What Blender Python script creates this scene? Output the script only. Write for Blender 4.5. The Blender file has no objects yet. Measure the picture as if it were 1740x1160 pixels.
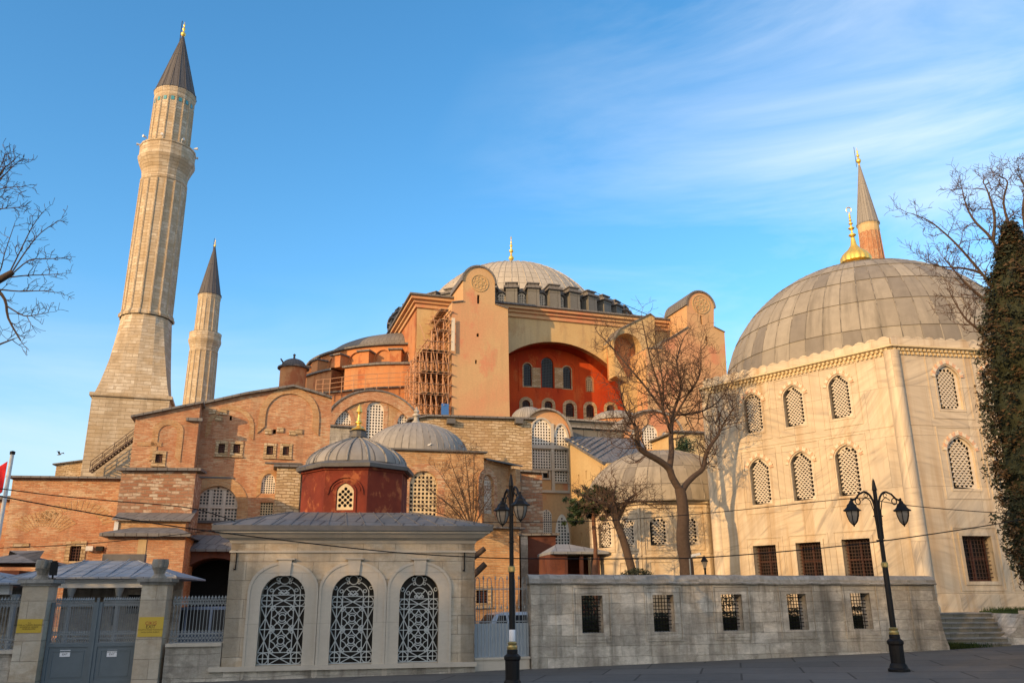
import bpy, math, random
import numpy as np
from mathutils import Vector, Matrix
from mathutils.geometry import tessellate_polygon
R = math.radians; PI = math.pi
random.seed(7)
sc = bpy.context.scene
# ------------------------------------------------------------------ camera
FPX, CX, CY = 1402.0, 870.0, 580.0            # focal length in photo pixels
TH = math.atan(432 / FPX); PH = math.atan(-40 / 4552.0); EYE = 2.1
r0 = Vector((1, 0, 0)); u0 = Vector((0, -math.sin(TH), math.cos(TH))); FW = Vector((0, math.cos(TH), math.sin(TH)))
CR = math.cos(PH) * r0 + math.sin(PH) * u0; CU = -math.sin(PH) * r0 + math.cos(PH) * u0
camd = bpy.data.cameras.new('camera'); cam = bpy.data.objects.new('camera', camd)
sc.collection.objects.link(cam); sc.camera = cam
camd.sensor_width = 36.0; camd.lens = FPX / 1740 * 36.0; camd.clip_start = 0.1; camd.clip_end = 6000
m = Matrix.Identity(4)
for i in range(3):
    m[i][0] = CR[i]; m[i][1] = CU[i]; m[i][2] = -FW[i]
m[2][3] = EYE
cam.matrix_world = m
# ------------------------------------------------------------------ sun and sky
SUN_AZ, SUN_EL = 41.0, 15.0                   # sun stands behind the camera, 41 degrees to the left
S = Vector((-math.sin(R(SUN_AZ)) * math.cos(R(SUN_EL)), -math.cos(R(SUN_AZ)) * math.cos(R(SUN_EL)), math.sin(R(SUN_EL))))
ld = bpy.data.lights.new('sun', 'SUN'); ld.energy = 2.45; ld.angle = R(0.5); ld.color = (1.0, 0.62, 0.27)
lo = bpy.data.objects.new('sun', ld); sc.collection.objects.link(lo); lo.location = S * 200
lo.rotation_euler = S.to_track_quat('Z', 'Y').to_euler()
sc.view_settings.view_transform = 'Standard'; sc.view_settings.look = 'None'
sc.view_settings.exposure = 0.9; sc.view_settings.gamma = 1.0
wd = bpy.data.worlds.new('World'); sc.world = wd; wd.use_nodes = True
# ------------------------------------------------------------------ node helper
class NT:
    def __init__(s, nt):
        s.t = nt; nt.nodes.clear()
    def __call__(s, typ, outp=0, **kw):
        n = s.t.nodes.new('ShaderNode' + typ)
        for k, v in kw.items():
            if k[0] == '_': setattr(n, k[1:], v); continue
            k2 = int(k[1:]) if k[0] == 'i' and k[1:].isdigit() else k.replace('_', ' ')
            if isinstance(v, bpy.types.NodeSocket): s.t.links.new(v, n.inputs[k2])
            else:
                if isinstance(v, (tuple, list)) and len(v) == 3 and n.inputs[k2].type == 'RGBA': v = (*v, 1)
                n.inputs[k2].default_value = v
        return n.outputs[outp]
    def mix(s, f, a, b, mode='MIX'):
        n = s.t.nodes.new('ShaderNodeMix'); n.data_type = 'RGBA'; n.blend_type = mode; n.clamp_factor = True
        for k, v in ((0, f), (6, a), (7, b)):
            if isinstance(v, bpy.types.NodeSocket): s.t.links.new(v, n.inputs[k])
            else: n.inputs[k].default_value = (*v, 1) if isinstance(v, (tuple, list)) else v
        return n.outputs[2]
    def math(s, op, a, b=0.0, c=0.0):
        n = s.t.nodes.new('ShaderNodeMath'); n.operation = op
        for k, v in enumerate((a, b, c)):
            if isinstance(v, bpy.types.NodeSocket): s.t.links.new(v, n.inputs[k])
            else: n.inputs[k].default_value = v
        return n.outputs[0]
    def vmul(s, a, v):
        n = s.t.nodes.new('ShaderNodeVectorMath'); n.operation = 'MULTIPLY'
        s.t.links.new(a, n.inputs[0]); n.inputs[1].default_value = v; return n.outputs[0]
    def vadd(s, a, b):
        n = s.t.nodes.new('ShaderNodeVectorMath'); n.operation = 'ADD'
        for k, v in enumerate((a, b)):
            if isinstance(v, bpy.types.NodeSocket): s.t.links.new(v, n.inputs[k])
            else: n.inputs[k].default_value = v
        return n.outputs[0]
    def ramp(s, f, a, b):            # linear step from a to b
        n = s.t.nodes.new('ShaderNodeMapRange'); n.clamp = True
        s.t.links.new(f, n.inputs[0]); n.inputs[1].default_value = a; n.inputs[2].default_value = b
        return n.outputs[0]
w = NT(wd.node_tree)
tc = w('TexCoord', 0)
skyn = wd.node_tree.nodes.new('ShaderNodeTexSky'); skyn.sky_type = 'NISHITA'; skyn.sun_disc = False
skyn.sun_elevation = R(SUN_EL); skyn.sun_rotation = R(180 + SUN_AZ); skyn.altitude = 50; skyn.air_density = 1.0; skyn.dust_density = 0.6; skyn.ozone_density = 2.5
SKYN = skyn
# thin cirrus: long streaks low on the right, faint veil toward the horizon
mp = w('Mapping', Vector=tc, Rotation=(0, R(31), 0), Scale=(1.5, 1.2, 6.5))
n1 = w('TexNoise', Vector=mp, Scale=1.1, Detail=7, Roughness=0.58, Distortion=0.7)
n2 = w('TexNoise', Vector=tc, Scale=1.7, Detail=2)
sx = w('SeparateXYZ', 0, Vector=tc); sz = w('SeparateXYZ', 2, Vector=tc)
east = w.ramp(w.math('MULTIPLY_ADD', n2, 0.5, sx), 0.25, 0.75); lowv = w.ramp(w.math('MULTIPLY_ADD', n2, -0.35, sz), 0.16, -0.04)
cl = w.math('MULTIPLY', w.ramp(n1, 0.42, 0.72), w.math('MAXIMUM', east, w.math('MULTIPLY', lowv, 0.8)))
skyc = w('Gamma', Color=w('HueSaturation', Color=skyn.outputs[0], Hue=0.494, Saturation=1.24, Value=1.12), Gamma=1.0)
WCLOUD = w.mix(w.math('MULTIPLY', cl, 0.62), skyc, (4.3, 4.5, 4.7))
WCLOUD = w.mix(w.math('MULTIPLY', w.ramp(sz, 0.34, 0.0), 0.8), WCLOUD, (1.95, 2.55, 3.0))
# warm glow added to the unseen western sky to fill the shaded walls
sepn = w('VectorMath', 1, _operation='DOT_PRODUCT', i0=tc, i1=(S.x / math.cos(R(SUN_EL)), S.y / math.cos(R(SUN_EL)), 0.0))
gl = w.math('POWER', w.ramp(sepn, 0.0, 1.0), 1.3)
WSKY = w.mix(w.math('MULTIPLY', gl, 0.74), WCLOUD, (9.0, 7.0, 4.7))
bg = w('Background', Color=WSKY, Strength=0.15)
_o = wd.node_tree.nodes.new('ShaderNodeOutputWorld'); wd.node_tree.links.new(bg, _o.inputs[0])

# ------------------------------------------------------------------ photo pixel -> ray
def ray(px, py):
    return FW + CR * ((px - CX) / FPX) + CU * ((CY - py) / FPX)
def at(px, py, Y):
    d = ray(px, py); t = Y / d.y; return Vector((d.x * t, Y, EYE + d.z * t))
def gz(x):                                   # the square climbs gently to the right
    return 0.022 * max(0, min(x, 40)) + 0.012 * min(0, max(x, -40))
def gnd(px, py):
    d = ray(px, py); t = 10
    for _ in range(40): t = (EYE - gz(d.x * t)) / -d.z
    return Vector((d.x * t, d.y * t, EYE + d.z * t))
def lean(x, y, y2):                          # follow the vertical through (x, y) to row y2
    return x + (x - 830) * (y2 - y) / (y + 3972)

# ------------------------------------------------------------------ mesh builder
COL = sc.collection
class MB:
    def __init__(s): s.v = []; s.f = []; s.u = []; s.m = []
    def poly(s, pts, uv=None, mi=0):
        i = len(s.v); s.v += [tuple(p) for p in pts]; s.f.append(tuple(range(i, i + len(pts)))); s.u.append(uv); s.m.append(mi)
    def grid(s, rows, uvs=None, mi=0):
        i0 = len(s.v); n = len(rows[0])
        for r_ in rows: s.v += [tuple(p) for p in r_]
        for a in range(len(rows) - 1):
            for b in range(n - 1):
                q = ((a, b), (a, b + 1), (a + 1, b + 1), (a + 1, b))
                s.f.append(tuple(i0 + x * n + y for x, y in q))
                s.u.append([uvs[x][y] for x, y in q] if uvs else None); s.m.append(mi)
    def box(s, o, ax, ay, az, mi=0):         # o = corner, three edge vectors
        o = Vector(o); ax = Vector(ax); ay = Vector(ay); az = Vector(az)
        if ax.cross(ay).dot(az) < 0: ax, ay = ay, ax
        p = [o, o + ax, o + ax + ay, o + ay]; q = [a + az for a in p]
        s.poly(p[::-1], mi=mi); s.poly(q, mi=mi)
        for i in range(4):
            j = (i + 1) % 4; s.poly([p[i], p[j], q[j], q[i]], mi=mi)
    def cbox(s, c, sx, sy, sz, rz=0.0, mi=0):   # centre of the BOTTOM face
        t = Vector((math.cos(rz), math.sin(rz), 0)); n = Vector((-t.y, t.x, 0)); c = Vector(c)
        s.box(c - t * sx / 2 - n * sy / 2, t * sx, n * sy, Vector((0, 0, sz)), mi)
    def tube(s, pts, rad, n=6, mi=0, cap=True):
        pts = [Vector(p) for p in pts]; k = len(pts)
        rad = rad if isinstance(rad, (list, tuple)) else [rad] * k
        i0 = len(s.v); ref = None
        for i in range(k):
            d = (pts[min(i + 1, k - 1)] - pts[max(i - 1, 0)])
            if d.length < 1e-9: d = Vector((0, 0, 1))
            d.normalize()
            if ref is None: ref = d.orthogonal().normalized()
            a = (ref - d * ref.dot(d))
            a = a.normalized() if a.length > 1e-6 else d.orthogonal().normalized(); ref = a; b = d.cross(a)
            for j in range(n):
                t = 2 * PI * j / n; s.v.append(tuple(pts[i] + (a * math.cos(t) + b * math.sin(t)) * rad[i]))
        for i in range(k - 1):
            for j in range(n):
                j2 = (j + 1) % n
                s.f.append((i0 + i * n + j, i0 + i * n + j2, i0 + (i + 1) * n + j2, i0 + (i + 1) * n + j)); s.u.append(None); s.m.append(mi)
        if cap:
            s.f.append(tuple(i0 + j for j in range(n))[::-1]); s.u.append(None); s.m.append(mi)
            s.f.append(tuple(i0 + (k - 1) * n + j for j in range(n))); s.u.append(None); s.m.append(mi)
    def lathe(s, c, prof, n=32, a0=0.0, a1=2 * PI, flute=None, mi=0, us=None, vs=1.0):
        c = Vector(c); rm = max(p[0] for p in prof); us = us if us else rm
        rows = []; uvs = []; L = 0; pr = None
        for (r_, z) in prof:
            if pr: L += math.hypot(r_ - pr[0], z - pr[1])
            pr = (r_, z); row = []; ur = []
            for i in range(n + 1):
                a = a0 + (a1 - a0) * i / n; k = r_ * (flute(i, z) if flute else 1.0)
                row.append(c + Vector((k * math.cos(a), k * math.sin(a), z))); ur.append((a * us, L * vs))
            rows.append(row); uvs.append(ur)
        s.grid(rows, uvs, mi)
    def build(s, name, mats, parent=None, org=None, smooth=None):
        me = bpy.data.meshes.new(name)
        o_ = worg(parent) if parent else Vector(org if org else (0, 0, 0))
        V = np.array(s.v, dtype=np.float64).reshape(-1, 3)
        me.from_pydata((V - np.array(o_)).tolist(), [], s.f); me.update()
        nl = len(me.loops); uv = np.zeros((nl, 2), dtype=np.float32)
        npol = len(me.polygons); nr = np.zeros(npol * 3, dtype=np.float32); me.polygons.foreach_get('normal', nr); nr = nr.reshape(-1, 3)
        li = np.zeros(nl, dtype=np.int32); me.loops.foreach_get('vertex_index', li)
        lt = np.zeros(npol, dtype=np.int32); me.polygons.foreach_get('loop_total', lt)
        pi_ = np.repeat(np.arange(npol), lt); P = V[li]; N = nr[pi_]
        hl = np.hypot(N[:, 0], N[:, 1]) + 1e-9; vert = np.abs(N[:, 2]) < 0.8
        uv[:, 0] = np.where(vert, (-N[:, 1] * P[:, 0] + N[:, 0] * P[:, 1]) / hl, P[:, 0])
        uv[:, 1] = np.where(vert, P[:, 2], P[:, 1])
        k = 0
        for q, f in zip(s.u, s.f):
            if q is not None:
                for j in range(len(f)): uv[k + j] = q[j]
            k += len(f)
        ul = me.uv_layers.new(name='UVMap'); ul.data.foreach_set('uv', uv.ravel())
        for m_ in (mats if isinstance(mats, (list, tuple)) else [mats]): me.materials.append(m_)
        me.polygons.foreach_set('material_index', np.array(s.m, dtype=np.int32))
        if smooth:
            me.polygons.foreach_set('use_smooth', np.ones(npol, dtype=bool)); me.set_sharp_from_angle(angle=R(smooth))
        me.update()
        ob = bpy.data.objects.new(name, me); COL.objects.link(ob)
        if parent: ob.parent = parent
        else: ob.location = o_
        return ob
def worg(o):
    v = Vector((0, 0, 0))
    while o: v += o.location; o = o.parent
    return v
def thing(name, label, cat, loc, group=None, rz=0.0):
    o = bpy.data.objects.new(name, None); COL.objects.link(o); o.location = loc; o.rotation_euler = (0, 0, rz); o.empty_display_size = 0.3
    return tag(o, label, cat, group)
def tag(o, label, cat, group=None):
    o['label'] = label; o['category'] = cat
    if group: o['group'] = group
    return o
def struct(o, kind='structure'):
    o['kind'] = kind; return o
def copy_tree(o, parent=None):
    c = o.copy(); COL.objects.link(c)
    if parent: c.parent = parent
    for ch in list(o.children): copy_tree(ch, c)
    return c

# ------------------------------------------------------------------ vertical planes
class Wall:
    def __init__(s, A, B):
        s.o = Vector((A[0], A[1], 0)); d = Vector((B[0], B[1], 0)) - s.o; s.L = d.length; s.t = d / s.L; s.n = Vector((s.t.y, -s.t.x, 0))
    def P(s, u, z, d=0.0): return s.o + s.t * u + s.n * d + Vector((0, 0, z))
    def px(s, x, y, d=0.0):
        r_ = ray(x, y); q = s.o + s.n * d; t = (q - Vector((0, 0, EYE))).dot(s.n) / r_.dot(s.n); p = Vector((0, 0, EYE)) + r_ * t
        return ((p - s.o).dot(s.t), p.z)
    def off(s, d, u0=0.0): 
        a = s.P(u0, 0, d); return Wall(a, a + s.t)
    def rect(s, xl, xr, yt, yb, d=0.0):
        ym = (yt + yb) / 2; xm = (xl + xr) / 2
        return (s.px(xl, ym, d)[0], s.px(xr, ym, d)[0], s.px(lean(xm, ym, yb), yb, d)[1], s.px(lean(xm, ym, yt), yt, d)[1])
def WA(px, py, Y, beta):
    p = at(px, py, Y); return Wall(p, p + Vector((math.cos(R(beta)), math.sin(R(beta)), 0)))
def side_wall(w, u, right=True, D=1.0, d=0.0):   # plane at right angles to w, going back from u
    a = w.P(u, 0, d)
    return Wall(a, a - w.n) if right else Wall(a - w.n * D, a)
def area(p): return sum(p[i][0] * p[(i + 1) % len(p)][1] - p[(i + 1) % len(p)][0] * p[i][1] for i in range(len(p))) / 2
def sheet(mb, w, out, holes=(), d=0.0, mi=0, back=False):
    rings = [out] + list(holes); vv = [[Vector((a, b, 0)) for a, b in r_] for r_ in rings]; fl = [q for r_ in rings for q in r_]
    for t in tessellate_polygon(vv):
        q = [fl[i] for i in t]
        A = area(q)
        if abs(A) < 1e-9: continue
        if (A < 0) != back: q = q[::-1]
        mb.poly([w.P(a, b, d) for a, b in q], mi=mi)
def slab(mb, w, out, holes=(), d=0.0, th=0.4, rev=None, mi=0, back=True, rmi=None):
    if area(out) < 0: out = out[::-1]
    holes = [h if area(h) > 0 else h[::-1] for h in holes]
    sheet(mb, w, out, holes, d, mi)
    n = len(out)
    for i in range(n):
        a, b = out[i], out[(i + 1) % n]; mb.poly([w.P(*a, d), w.P(*a, d - th), w.P(*b, d - th), w.P(*b, d)], mi=mi)
    rv = rev if rev else th
    for h in holes:
        for i in range(len(h)):
            a, b = h[i], h[(i + 1) % len(h)]; mb.poly([w.P(*a, d), w.P(*b, d), w.P(*b, d - rv), w.P(*a, d - rv)], mi=mi if rmi is None else rmi)
    if back: sheet(mb, w, out, holes, d - th, mi, back=True)
def wbox(mb, w, u0, u1, z0, z1, d0, d1, mi=0):
    mb.box(w.P(u0, z0, d0), w.t * (u1 - u0), w.n * (d1 - d0), Vector((0, 0, z1 - z0)), mi)
def rectp(u0, u1, z0, z1): return [(u0, z0), (u1, z0), (u1, z1), (u0, z1)]
def archp(u0, u1, z0, z1, kind='round', rise=None, n=14):
    c = (u0 + u1) / 2; h = (u1 - u0) / 2; rise = rise if rise else min(h, z1 - z0); zs = z1 - rise
    pts = [(u0, z0), (u1, z0)]
    for i in range(n + 1):
        x = math.cos(PI * i / n)
        y = math.sqrt(max(0, 1 - x * x))
        if kind == 'ogee': y = 0.72 * y + 0.28 * (1 - abs(x)) ** 0.9
        pts.append((c + h * x, zs + rise * y))
    return pts
def grow(out, e):                            # offset an arch/rect outline outward from its centre line
    us = [p[0] for p in out]; zs = [p[1] for p in out]; c = (min(us) + max(us)) / 2; h = (max(us) - min(us)) / 2; z0 = min(zs); z1 = max(zs)
    return [(c + (u - c) * (h + e) / h, z0 - e + (z - z0) * (z1 - z0 + 2 * e) / (z1 - z0)) for u, z in out]
def ring(mb, w, inn, out, d, th=0.06, mi=0, skip_bottom=False):
    n = len(inn)
    for i in range(n):
        if skip_bottom and i == 0: continue
        j = (i + 1) % n; a, b, c, e = out[i], out[j], inn[j], inn[i]
        mb.poly([w.P(*a, d), w.P(*b, d), w.P(*c, d), w.P(*e, d)], mi=mi)
        mb.poly([w.P(*b, d), w.P(*a, d), w.P(*a, d - th), w.P(*b, d - th)], mi=mi)
        mb.poly([w.P(*e, d), w.P(*c, d), w.P(*c, d - th), w.P(*e, d - th)], mi=mi)
def inside(p, poly):
    x, y = p; r_ = False; n = len(poly)
    for i in range(n):
        (x1, y1), (x2, y2) = poly[i], poly[(i + 1) % n]
        if (y1 > y) != (y2 > y) and x < (x2 - x1) * (y - y1) / (y2 - y1) + x1: r_ = not r_
    return r_
def lattice(mb, w, out, d, kind, nx, th=0.07, fill=0.62, mi=0, ratio=1.0):
    us = [p[0] for p in out]; zs = [p[1] for p in out]; a, b, z0, z1 = min(us), max(us), min(zs), max(zs)
    p = (b - a) / nx; lim = grow(out, -p * 0.09); holes = []
    if kind == 'hex':
        rz = p * 0.5; rows = int((z1 - z0) / rz)
        for j in range(rows + 1):
            for i in range(nx + 1):
                c = (a + p * (i + (0.5 if j % 2 else 0.0)), z0 + rz * (j + 0.6)); rr = p * 0.5 * fill
                if a + rr < c[0] < b - rr and all(inside((c[0] + rr * math.cos(t * PI / 3), c[1] + rr * math.sin(t * PI / 3)), lim) for t in range(6)):
                    holes.append([(c[0] + rr * math.cos(t * PI / 4), c[1] + rr * math.sin(t * PI / 4)) for t in range(8)])
    else:
        pz = p * ratio; rows = int((z1 - z0) / pz + 0.5); pz = (z1 - z0) / max(1, rows)
        for j in range(rows):
            for i in range(nx):
                c = (a + p * (i + 0.5), z0 + pz * (j + 0.5)); e = p * 0.5 * fill; ez = pz * 0.5 * fill
                h = rectp(c[0] - e, c[0] + e, c[1] - ez, c[1] + ez)
                if all(inside(q, lim) for q in h): holes.append(h)
    slab(mb, w, out, holes, d, th, mi=mi, back=False)
def window(parent, w, out, d, kind='sq', nx=6, mat=None, pane=None, fill=0.62, rec=0.12, frame=None, fw=0.12, fp=0.05, label=None, th=0.07, ratio=1.0, framekind='full'):
    mb = MB(); lattice(mb, w, out, d - rec, kind, nx, th, fill, ratio=ratio); o = mb.build('window', mat, parent)
    if label: o['label'] = label
    mb = MB(); sheet(mb, w, grow(out, 0.06 + (rec + th) * 0.5), d=d - rec - th - 0.09); mb.build('pane', pane or MAT['glass'], o)
    if frame:
        mb = MB(); ring(mb, w, out, grow(out, fw), d + fp, fp + 0.1); mb.build('window_frame', frame, o)
    return o
# ------------------------------------------------------------------ materials
MAT = {}
def newmat(name):
    m_ = bpy.data.materials.new(name); m_.use_nodes = True; g = NT(m_.node_tree); MAT[name] = m_; return m_, g
def finish(m_, g, col, rough=0.85, bump=None, bd=0.02, metal=0.0, spec=0.3, trans=None):
    kw = dict(Base_Color=col, Roughness=rough, Metallic=metal)
    b = g.t.nodes.new('ShaderNodeBsdfPrincipled')
    for k, v in (('Base Color', col), ('Roughness', rough), ('Metallic', metal), ('Specular IOR Level', spec)):
        if isinstance(v, bpy.types.NodeSocket): g.t.links.new(v, b.inputs[k])
        else: b.inputs[k].default_value = (*v, 1) if isinstance(v, (tuple, list)) else v
    if trans: b.inputs['Transmission Weight'].default_value = trans
    if bump is not None:
        bn = g.t.nodes.new('ShaderNodeBump'); bn.inputs['Strength'].default_value = 1.0; bn.inputs['Distance'].default_value = bd
        g.t.links.new(bump, bn.inputs['Height']); g.t.links.new(bn.outputs[0], b.inputs['Normal'])
    o = g.t.nodes.new('ShaderNodeOutputMaterial'); g.t.links.new(b.outputs[0], o.inputs[0]); return m_
def K(c, k=0.86): return tuple(x * k for x in c) if c else c
def stains(g, uv, col, dirt, amt, sx=1.3, sy=0.12, lo=0.5, hi=0.75):
    f = g.ramp(g('TexNoise', Vector=g.vmul(uv, (sx, sy, 1)), Scale=1.0, Detail=5, Roughness=0.6), lo, hi)
    return g.mix(g.math('MULTIPLY', f, amt), col, dirt)
def masonry(name, c1, c2, mortar, bw, bh, ms=0.012, c3=None, a3=0.5, s3=0.25, c4=None, a4=0.6, s4=0.5, dirt=(0.12, 0.1, 0.08), ad=0.35, warp=0.03, rough=0.9, bd=0.02, fine=0.35, mottle=0.5, off=0.5, grime=0.0):
    c1, c2, mortar = K(c1), K(c2), K(mortar); c3 = K(c3); c4 = K(c4)
    m_, g = newmat(name); uv = g('UVMap')
    wn = g('TexNoise', 1, Vector=uv, Scale=0.9, Detail=3); wv = g.vmul(g.vadd(wn, (-0.5, -0.5, -0.5)), (warp * 2, warp * 2, 0))
    uw = g.vadd(uv, wv)
    bt = dict(Vector=uw, Scale=1.0, Mortar_Size=ms, Mortar_Smooth=0.4, Bias=0.0, Brick_Width=bw, Row_Height=bh, _offset=off)
    col = g('TexBrick', 0, Color1=c1, Color2=c2, Mortar=mortar, **bt); fac = g('TexBrick', 1, Color1=c1, Color2=c2, Mortar=mortar, **bt)
    nz = g('TexNoise', Vector=g.vmul(uv, (1, 1.6, 1)), Scale=6.0, Detail=9, Roughness=0.78)
    if c4:   # odd stones: single blocks of another colour
        rnd = g('TexBrick', 0, Color1=(0, 0, 0), Color2=(1, 1, 1), Mortar=(0.3, 0.3, 0.3), **bt)
        big = g('TexNoise', Vector=g.vmul(uv, (1.2, 1.9, 1)), Scale=s4, Detail=6, Roughness=0.7)
        f4 = g.ramp(g.math('MULTIPLY_ADD', rnd, 0.22, big), 0.62, 0.72)
        col = g.mix(g.math('MULTIPLY', f4, a4), col, c4)
    if c3:
        f3 = g.ramp(g('TexNoise', Vector=uv, Scale=s3, Detail=6, Roughness=0.62), 0.42, 0.62)
        col = g.mix(g.math('MULTIPLY', f3, a3), col, c3)
    v = g.math('MULTIPLY_ADD', nz, mottle, 1 - mottle * 0.5); col = g.mix(1.0, col, g('CombineColor', Red=v, Green=v, Blue=v), 'MULTIPLY')
    col = stains(g, uv, col, dirt, ad)
    col = g.mix(g.math('MULTIPLY', g.ramp(g('TexNoise', Vector=uv, Scale=0.45, Detail=8, Roughness=0.7), 0.55, 0.75), ad), col, dirt)
    if grime:
        f5 = g.ramp(g('TexNoise', Vector=g.vadd(g.vmul(uv, (2.6, 0.22, 1)), (5.0, 3.0, 0)), Scale=1.0, Detail=7, Roughness=0.7), 0.54, 0.70)
        f6 = g.ramp(g('TexNoise', Vector=g.vadd(uv, (21.0, 9.0, 0)), Scale=2.2, Detail=9, Roughness=0.8, Distortion=0.6), 0.56, 0.68)
        col = g.mix(g.math('MULTIPLY', f5, grime), col, (0.13, 0.115, 0.09)); col = g.mix(g.math('MULTIPLY', f6, grime * 0.8), col, (0.17, 0.15, 0.115))
        f7 = g.ramp(g('TexNoise', Vector=g.vadd(uv, (3.0, 29.0, 0)), Scale=1.6, Detail=8, Roughness=0.75), 0.58, 0.7); col = g.mix(g.math('MULTIPLY', f7, grime * 0.7), col, (0.62, 0.56, 0.46))
    h = g.math('MULTIPLY_ADD', fac, -0.35 if grime > 0.5 else -1.0, g.math('MULTIPLY', nz, fine * 2))
    return finish(m_, g, col, rough, h, bd)
def plaster(name, c1, c2, c3, s=0.3, dirt=(0.15, 0.1, 0.06), ad=0.4, bd=0.012, a3=0.7, sy=0.12):
    c1, c2, c3 = K(c1), K(c2), K(c3)
    m_, g = newmat(name); uv = g('UVMap')
    f = g.ramp(g('TexNoise', Vector=uv, Scale=s, Detail=7, Roughness=0.6, Distortion=0.4), 0.42, 0.6)
    col = g.mix(f, c1, c2)
    f2 = g.ramp(g('TexNoise', Vector=g.vadd(g.vmul(uv, (1.0, 0.6, 1)), (13.0, 7.0, 0)), Scale=s * 2.1, Detail=9, Roughness=0.7), 0.53, 0.6)
    col = g.mix(g.math('MULTIPLY', f2, a3), col, c3)
    nz = g('TexNoise', Vector=uv, Scale=5.0, Detail=8, Roughness=0.7); v = g.math('MULTIPLY_ADD', nz, 0.5, 0.75)
    col = g.mix(1.0, col, g('CombineColor', Red=v, Green=v, Blue=v), 'MULTIPLY')
    col = stains(g, uv, col, dirt, ad, sy=sy)
    return finish(m_, g, col, 0.92, nz, bd)
def lead(name, c1, c2, pw, ph, seam=0.03, off=0.0, patch=(0.2, 0.2, 0.21), ap=0.5, streak=0.4, bd=0.02):
    m_, g = newmat(name); uv = g('UVMap')
    bt = dict(Vector=uv, Scale=1.0, Mortar_Size=seam, Mortar_Smooth=0.3, Brick_Width=pw, Row_Height=ph, _offset=off)
    col = g('TexBrick', 0, Color1=c1, Color2=c2, Mortar=tuple(x * 0.55 for x in c1), **bt); fac = g('TexBrick', 1, Color1=c1, Color2=c2, Mortar=c1, **bt)
    rnd = g('TexBrick', 0, Color1=(0, 0, 0), Color2=(1, 1, 1), Mortar=(0.5, 0.5, 0.5), **bt)
    col = g.mix(g.math('MULTIPLY', g.ramp(rnd, 0.72, 0.82), ap), col, patch)
    nz = g('TexNoise', Vector=uv, Scale=2.5, Detail=8, Roughness=0.65); v = g.math('MULTIPLY_ADD', nz, 0.6, 0.7)
    col = g.mix(1.0, col, g('CombineColor', Red=v, Green=v, Blue=v), 'MULTIPLY')
    col = stains(g, uv, col, (0.62 * c1[0], 0.62 * c1[1], 0.62 * c1[2]), streak, sx=2.2, sy=0.25)
    return finish(m_, g, col, 0.68, g.math('MULTIPLY_ADD', fac, 1.0, g.math('MULTIPLY', nz, 0.5)), bd, spec=0.12)
def flat(name, col, rough=0.6, metal=0.0, var=0.3, ns=4.0, spec=0.4, bd=0.004):
    m_, g = newmat(name); oc = g('TexCoord', 3)
    nz = g('TexNoise', Vector=oc, Scale=ns, Detail=6, Roughness=0.65); v = g.math('MULTIPLY_ADD', nz, var * 2, 1 - var)
    c = g.mix(1.0, col, g('CombineColor', Red=v, Green=v, Blue=v), 'MULTIPLY')
    return finish(m_, g, c, rough, nz, bd, metal, spec)
# masonry (base colours are what the stone is, not what the evening sun makes of it)
masonry('brick', (0.56, 0.235, 0.11), (0.82, 0.47, 0.255), (0.62, 0.42, 0.26), 0.36, 0.11, 0.018, c3=(0.50, 0.20, 0.10), a3=0.62, s3=0.27, c4=(0.74, 0.54, 0.34), a4=0.85, s4=0.6, dirt=(0.24, 0.12, 0.07), ad=0.5, warp=0.08, mottle=1.0, bd=0.035)
masonry('brick_gold', (0.52, 0.26, 0.105), (0.76, 0.46, 0.225), (0.58, 0.41, 0.25), 0.40, 0.12, 0.02, c3=(0.54, 0.28, 0.125), a3=0.5, s3=0.3, c4=(0.70, 0.50, 0.28), a4=0.6, s4=0.8, dirt=(0.22, 0.13, 0.07), ad=0.45, warp=0.05, mottle=0.9, bd=0.03)
masonry('rubble', (0.40, 0.17, 0.09), (0.58, 0.33, 0.19), (0.42, 0.28, 0.18), 0.5, 0.2, 0.03, c3=(0.40, 0.25, 0.17), a3=0.4, c4=(0.72, 0.60, 0.45), a4=0.95, s4=1.0, dirt=(0.22, 0.14, 0.08), ad=0.45, warp=0.13, mottle=0.9, bd=0.05)
masonry('stone_gold', (0.50, 0.36, 0.19), (0.74, 0.58, 0.37), (0.36, 0.24, 0.13), 0.55, 0.21, 0.03, c3=(0.52, 0.33, 0.17), a3=0.5, s3=0.4, c4=(0.78, 0.64, 0.44), a4=0.7, s4=1.0, dirt=(0.26, 0.17, 0.09), ad=0.45, warp=0.16, mottle=0.95, bd=0.06)
masonry('minaret_stone', (0.55, 0.44, 0.30), (0.62, 0.52, 0.38), (0.36, 0.27, 0.17), 1.3, 0.40, 0.018, c3=(0.50, 0.36, 0.20), a3=0.65, s3=0.35, c4=(0.76, 0.66, 0.5), a4=0.75, s4=0.7, dirt=(0.28, 0.21, 0.13), ad=0.6, warp=0.03, mottle=0.75, bd=0.03)
masonry('ashlar', (0.50, 0.43, 0.335), (0.70, 0.63, 0.51), (0.28, 0.24, 0.19), 0.95, 0.52, 0.006, c3=(0.52, 0.41, 0.28), a3=0.65, s3=0.7, c4=(0.46, 0.36, 0.25), a4=0.75, s4=0.6, dirt=(0.27, 0.21, 0.14), ad=0.6, warp=0.012, mottle=0.75, bd=0.016, rough=0.75, grime=0.38)
masonry('wall_stone', (0.44, 0.405, 0.34), (0.64, 0.59, 0.50), (0.40, 0.36, 0.3), 0.93, 0.31, 0.006, c3=(0.36, 0.325, 0.275), a3=0.75, s3=1.3, c4=(0.76, 0.70, 0.60), a4=0.8, s4=0.9, dirt=(0.11, 0.095, 0.075), ad=0.9, warp=0.07, mottle=1.25, bd=0.045, grime=0.75)
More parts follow.
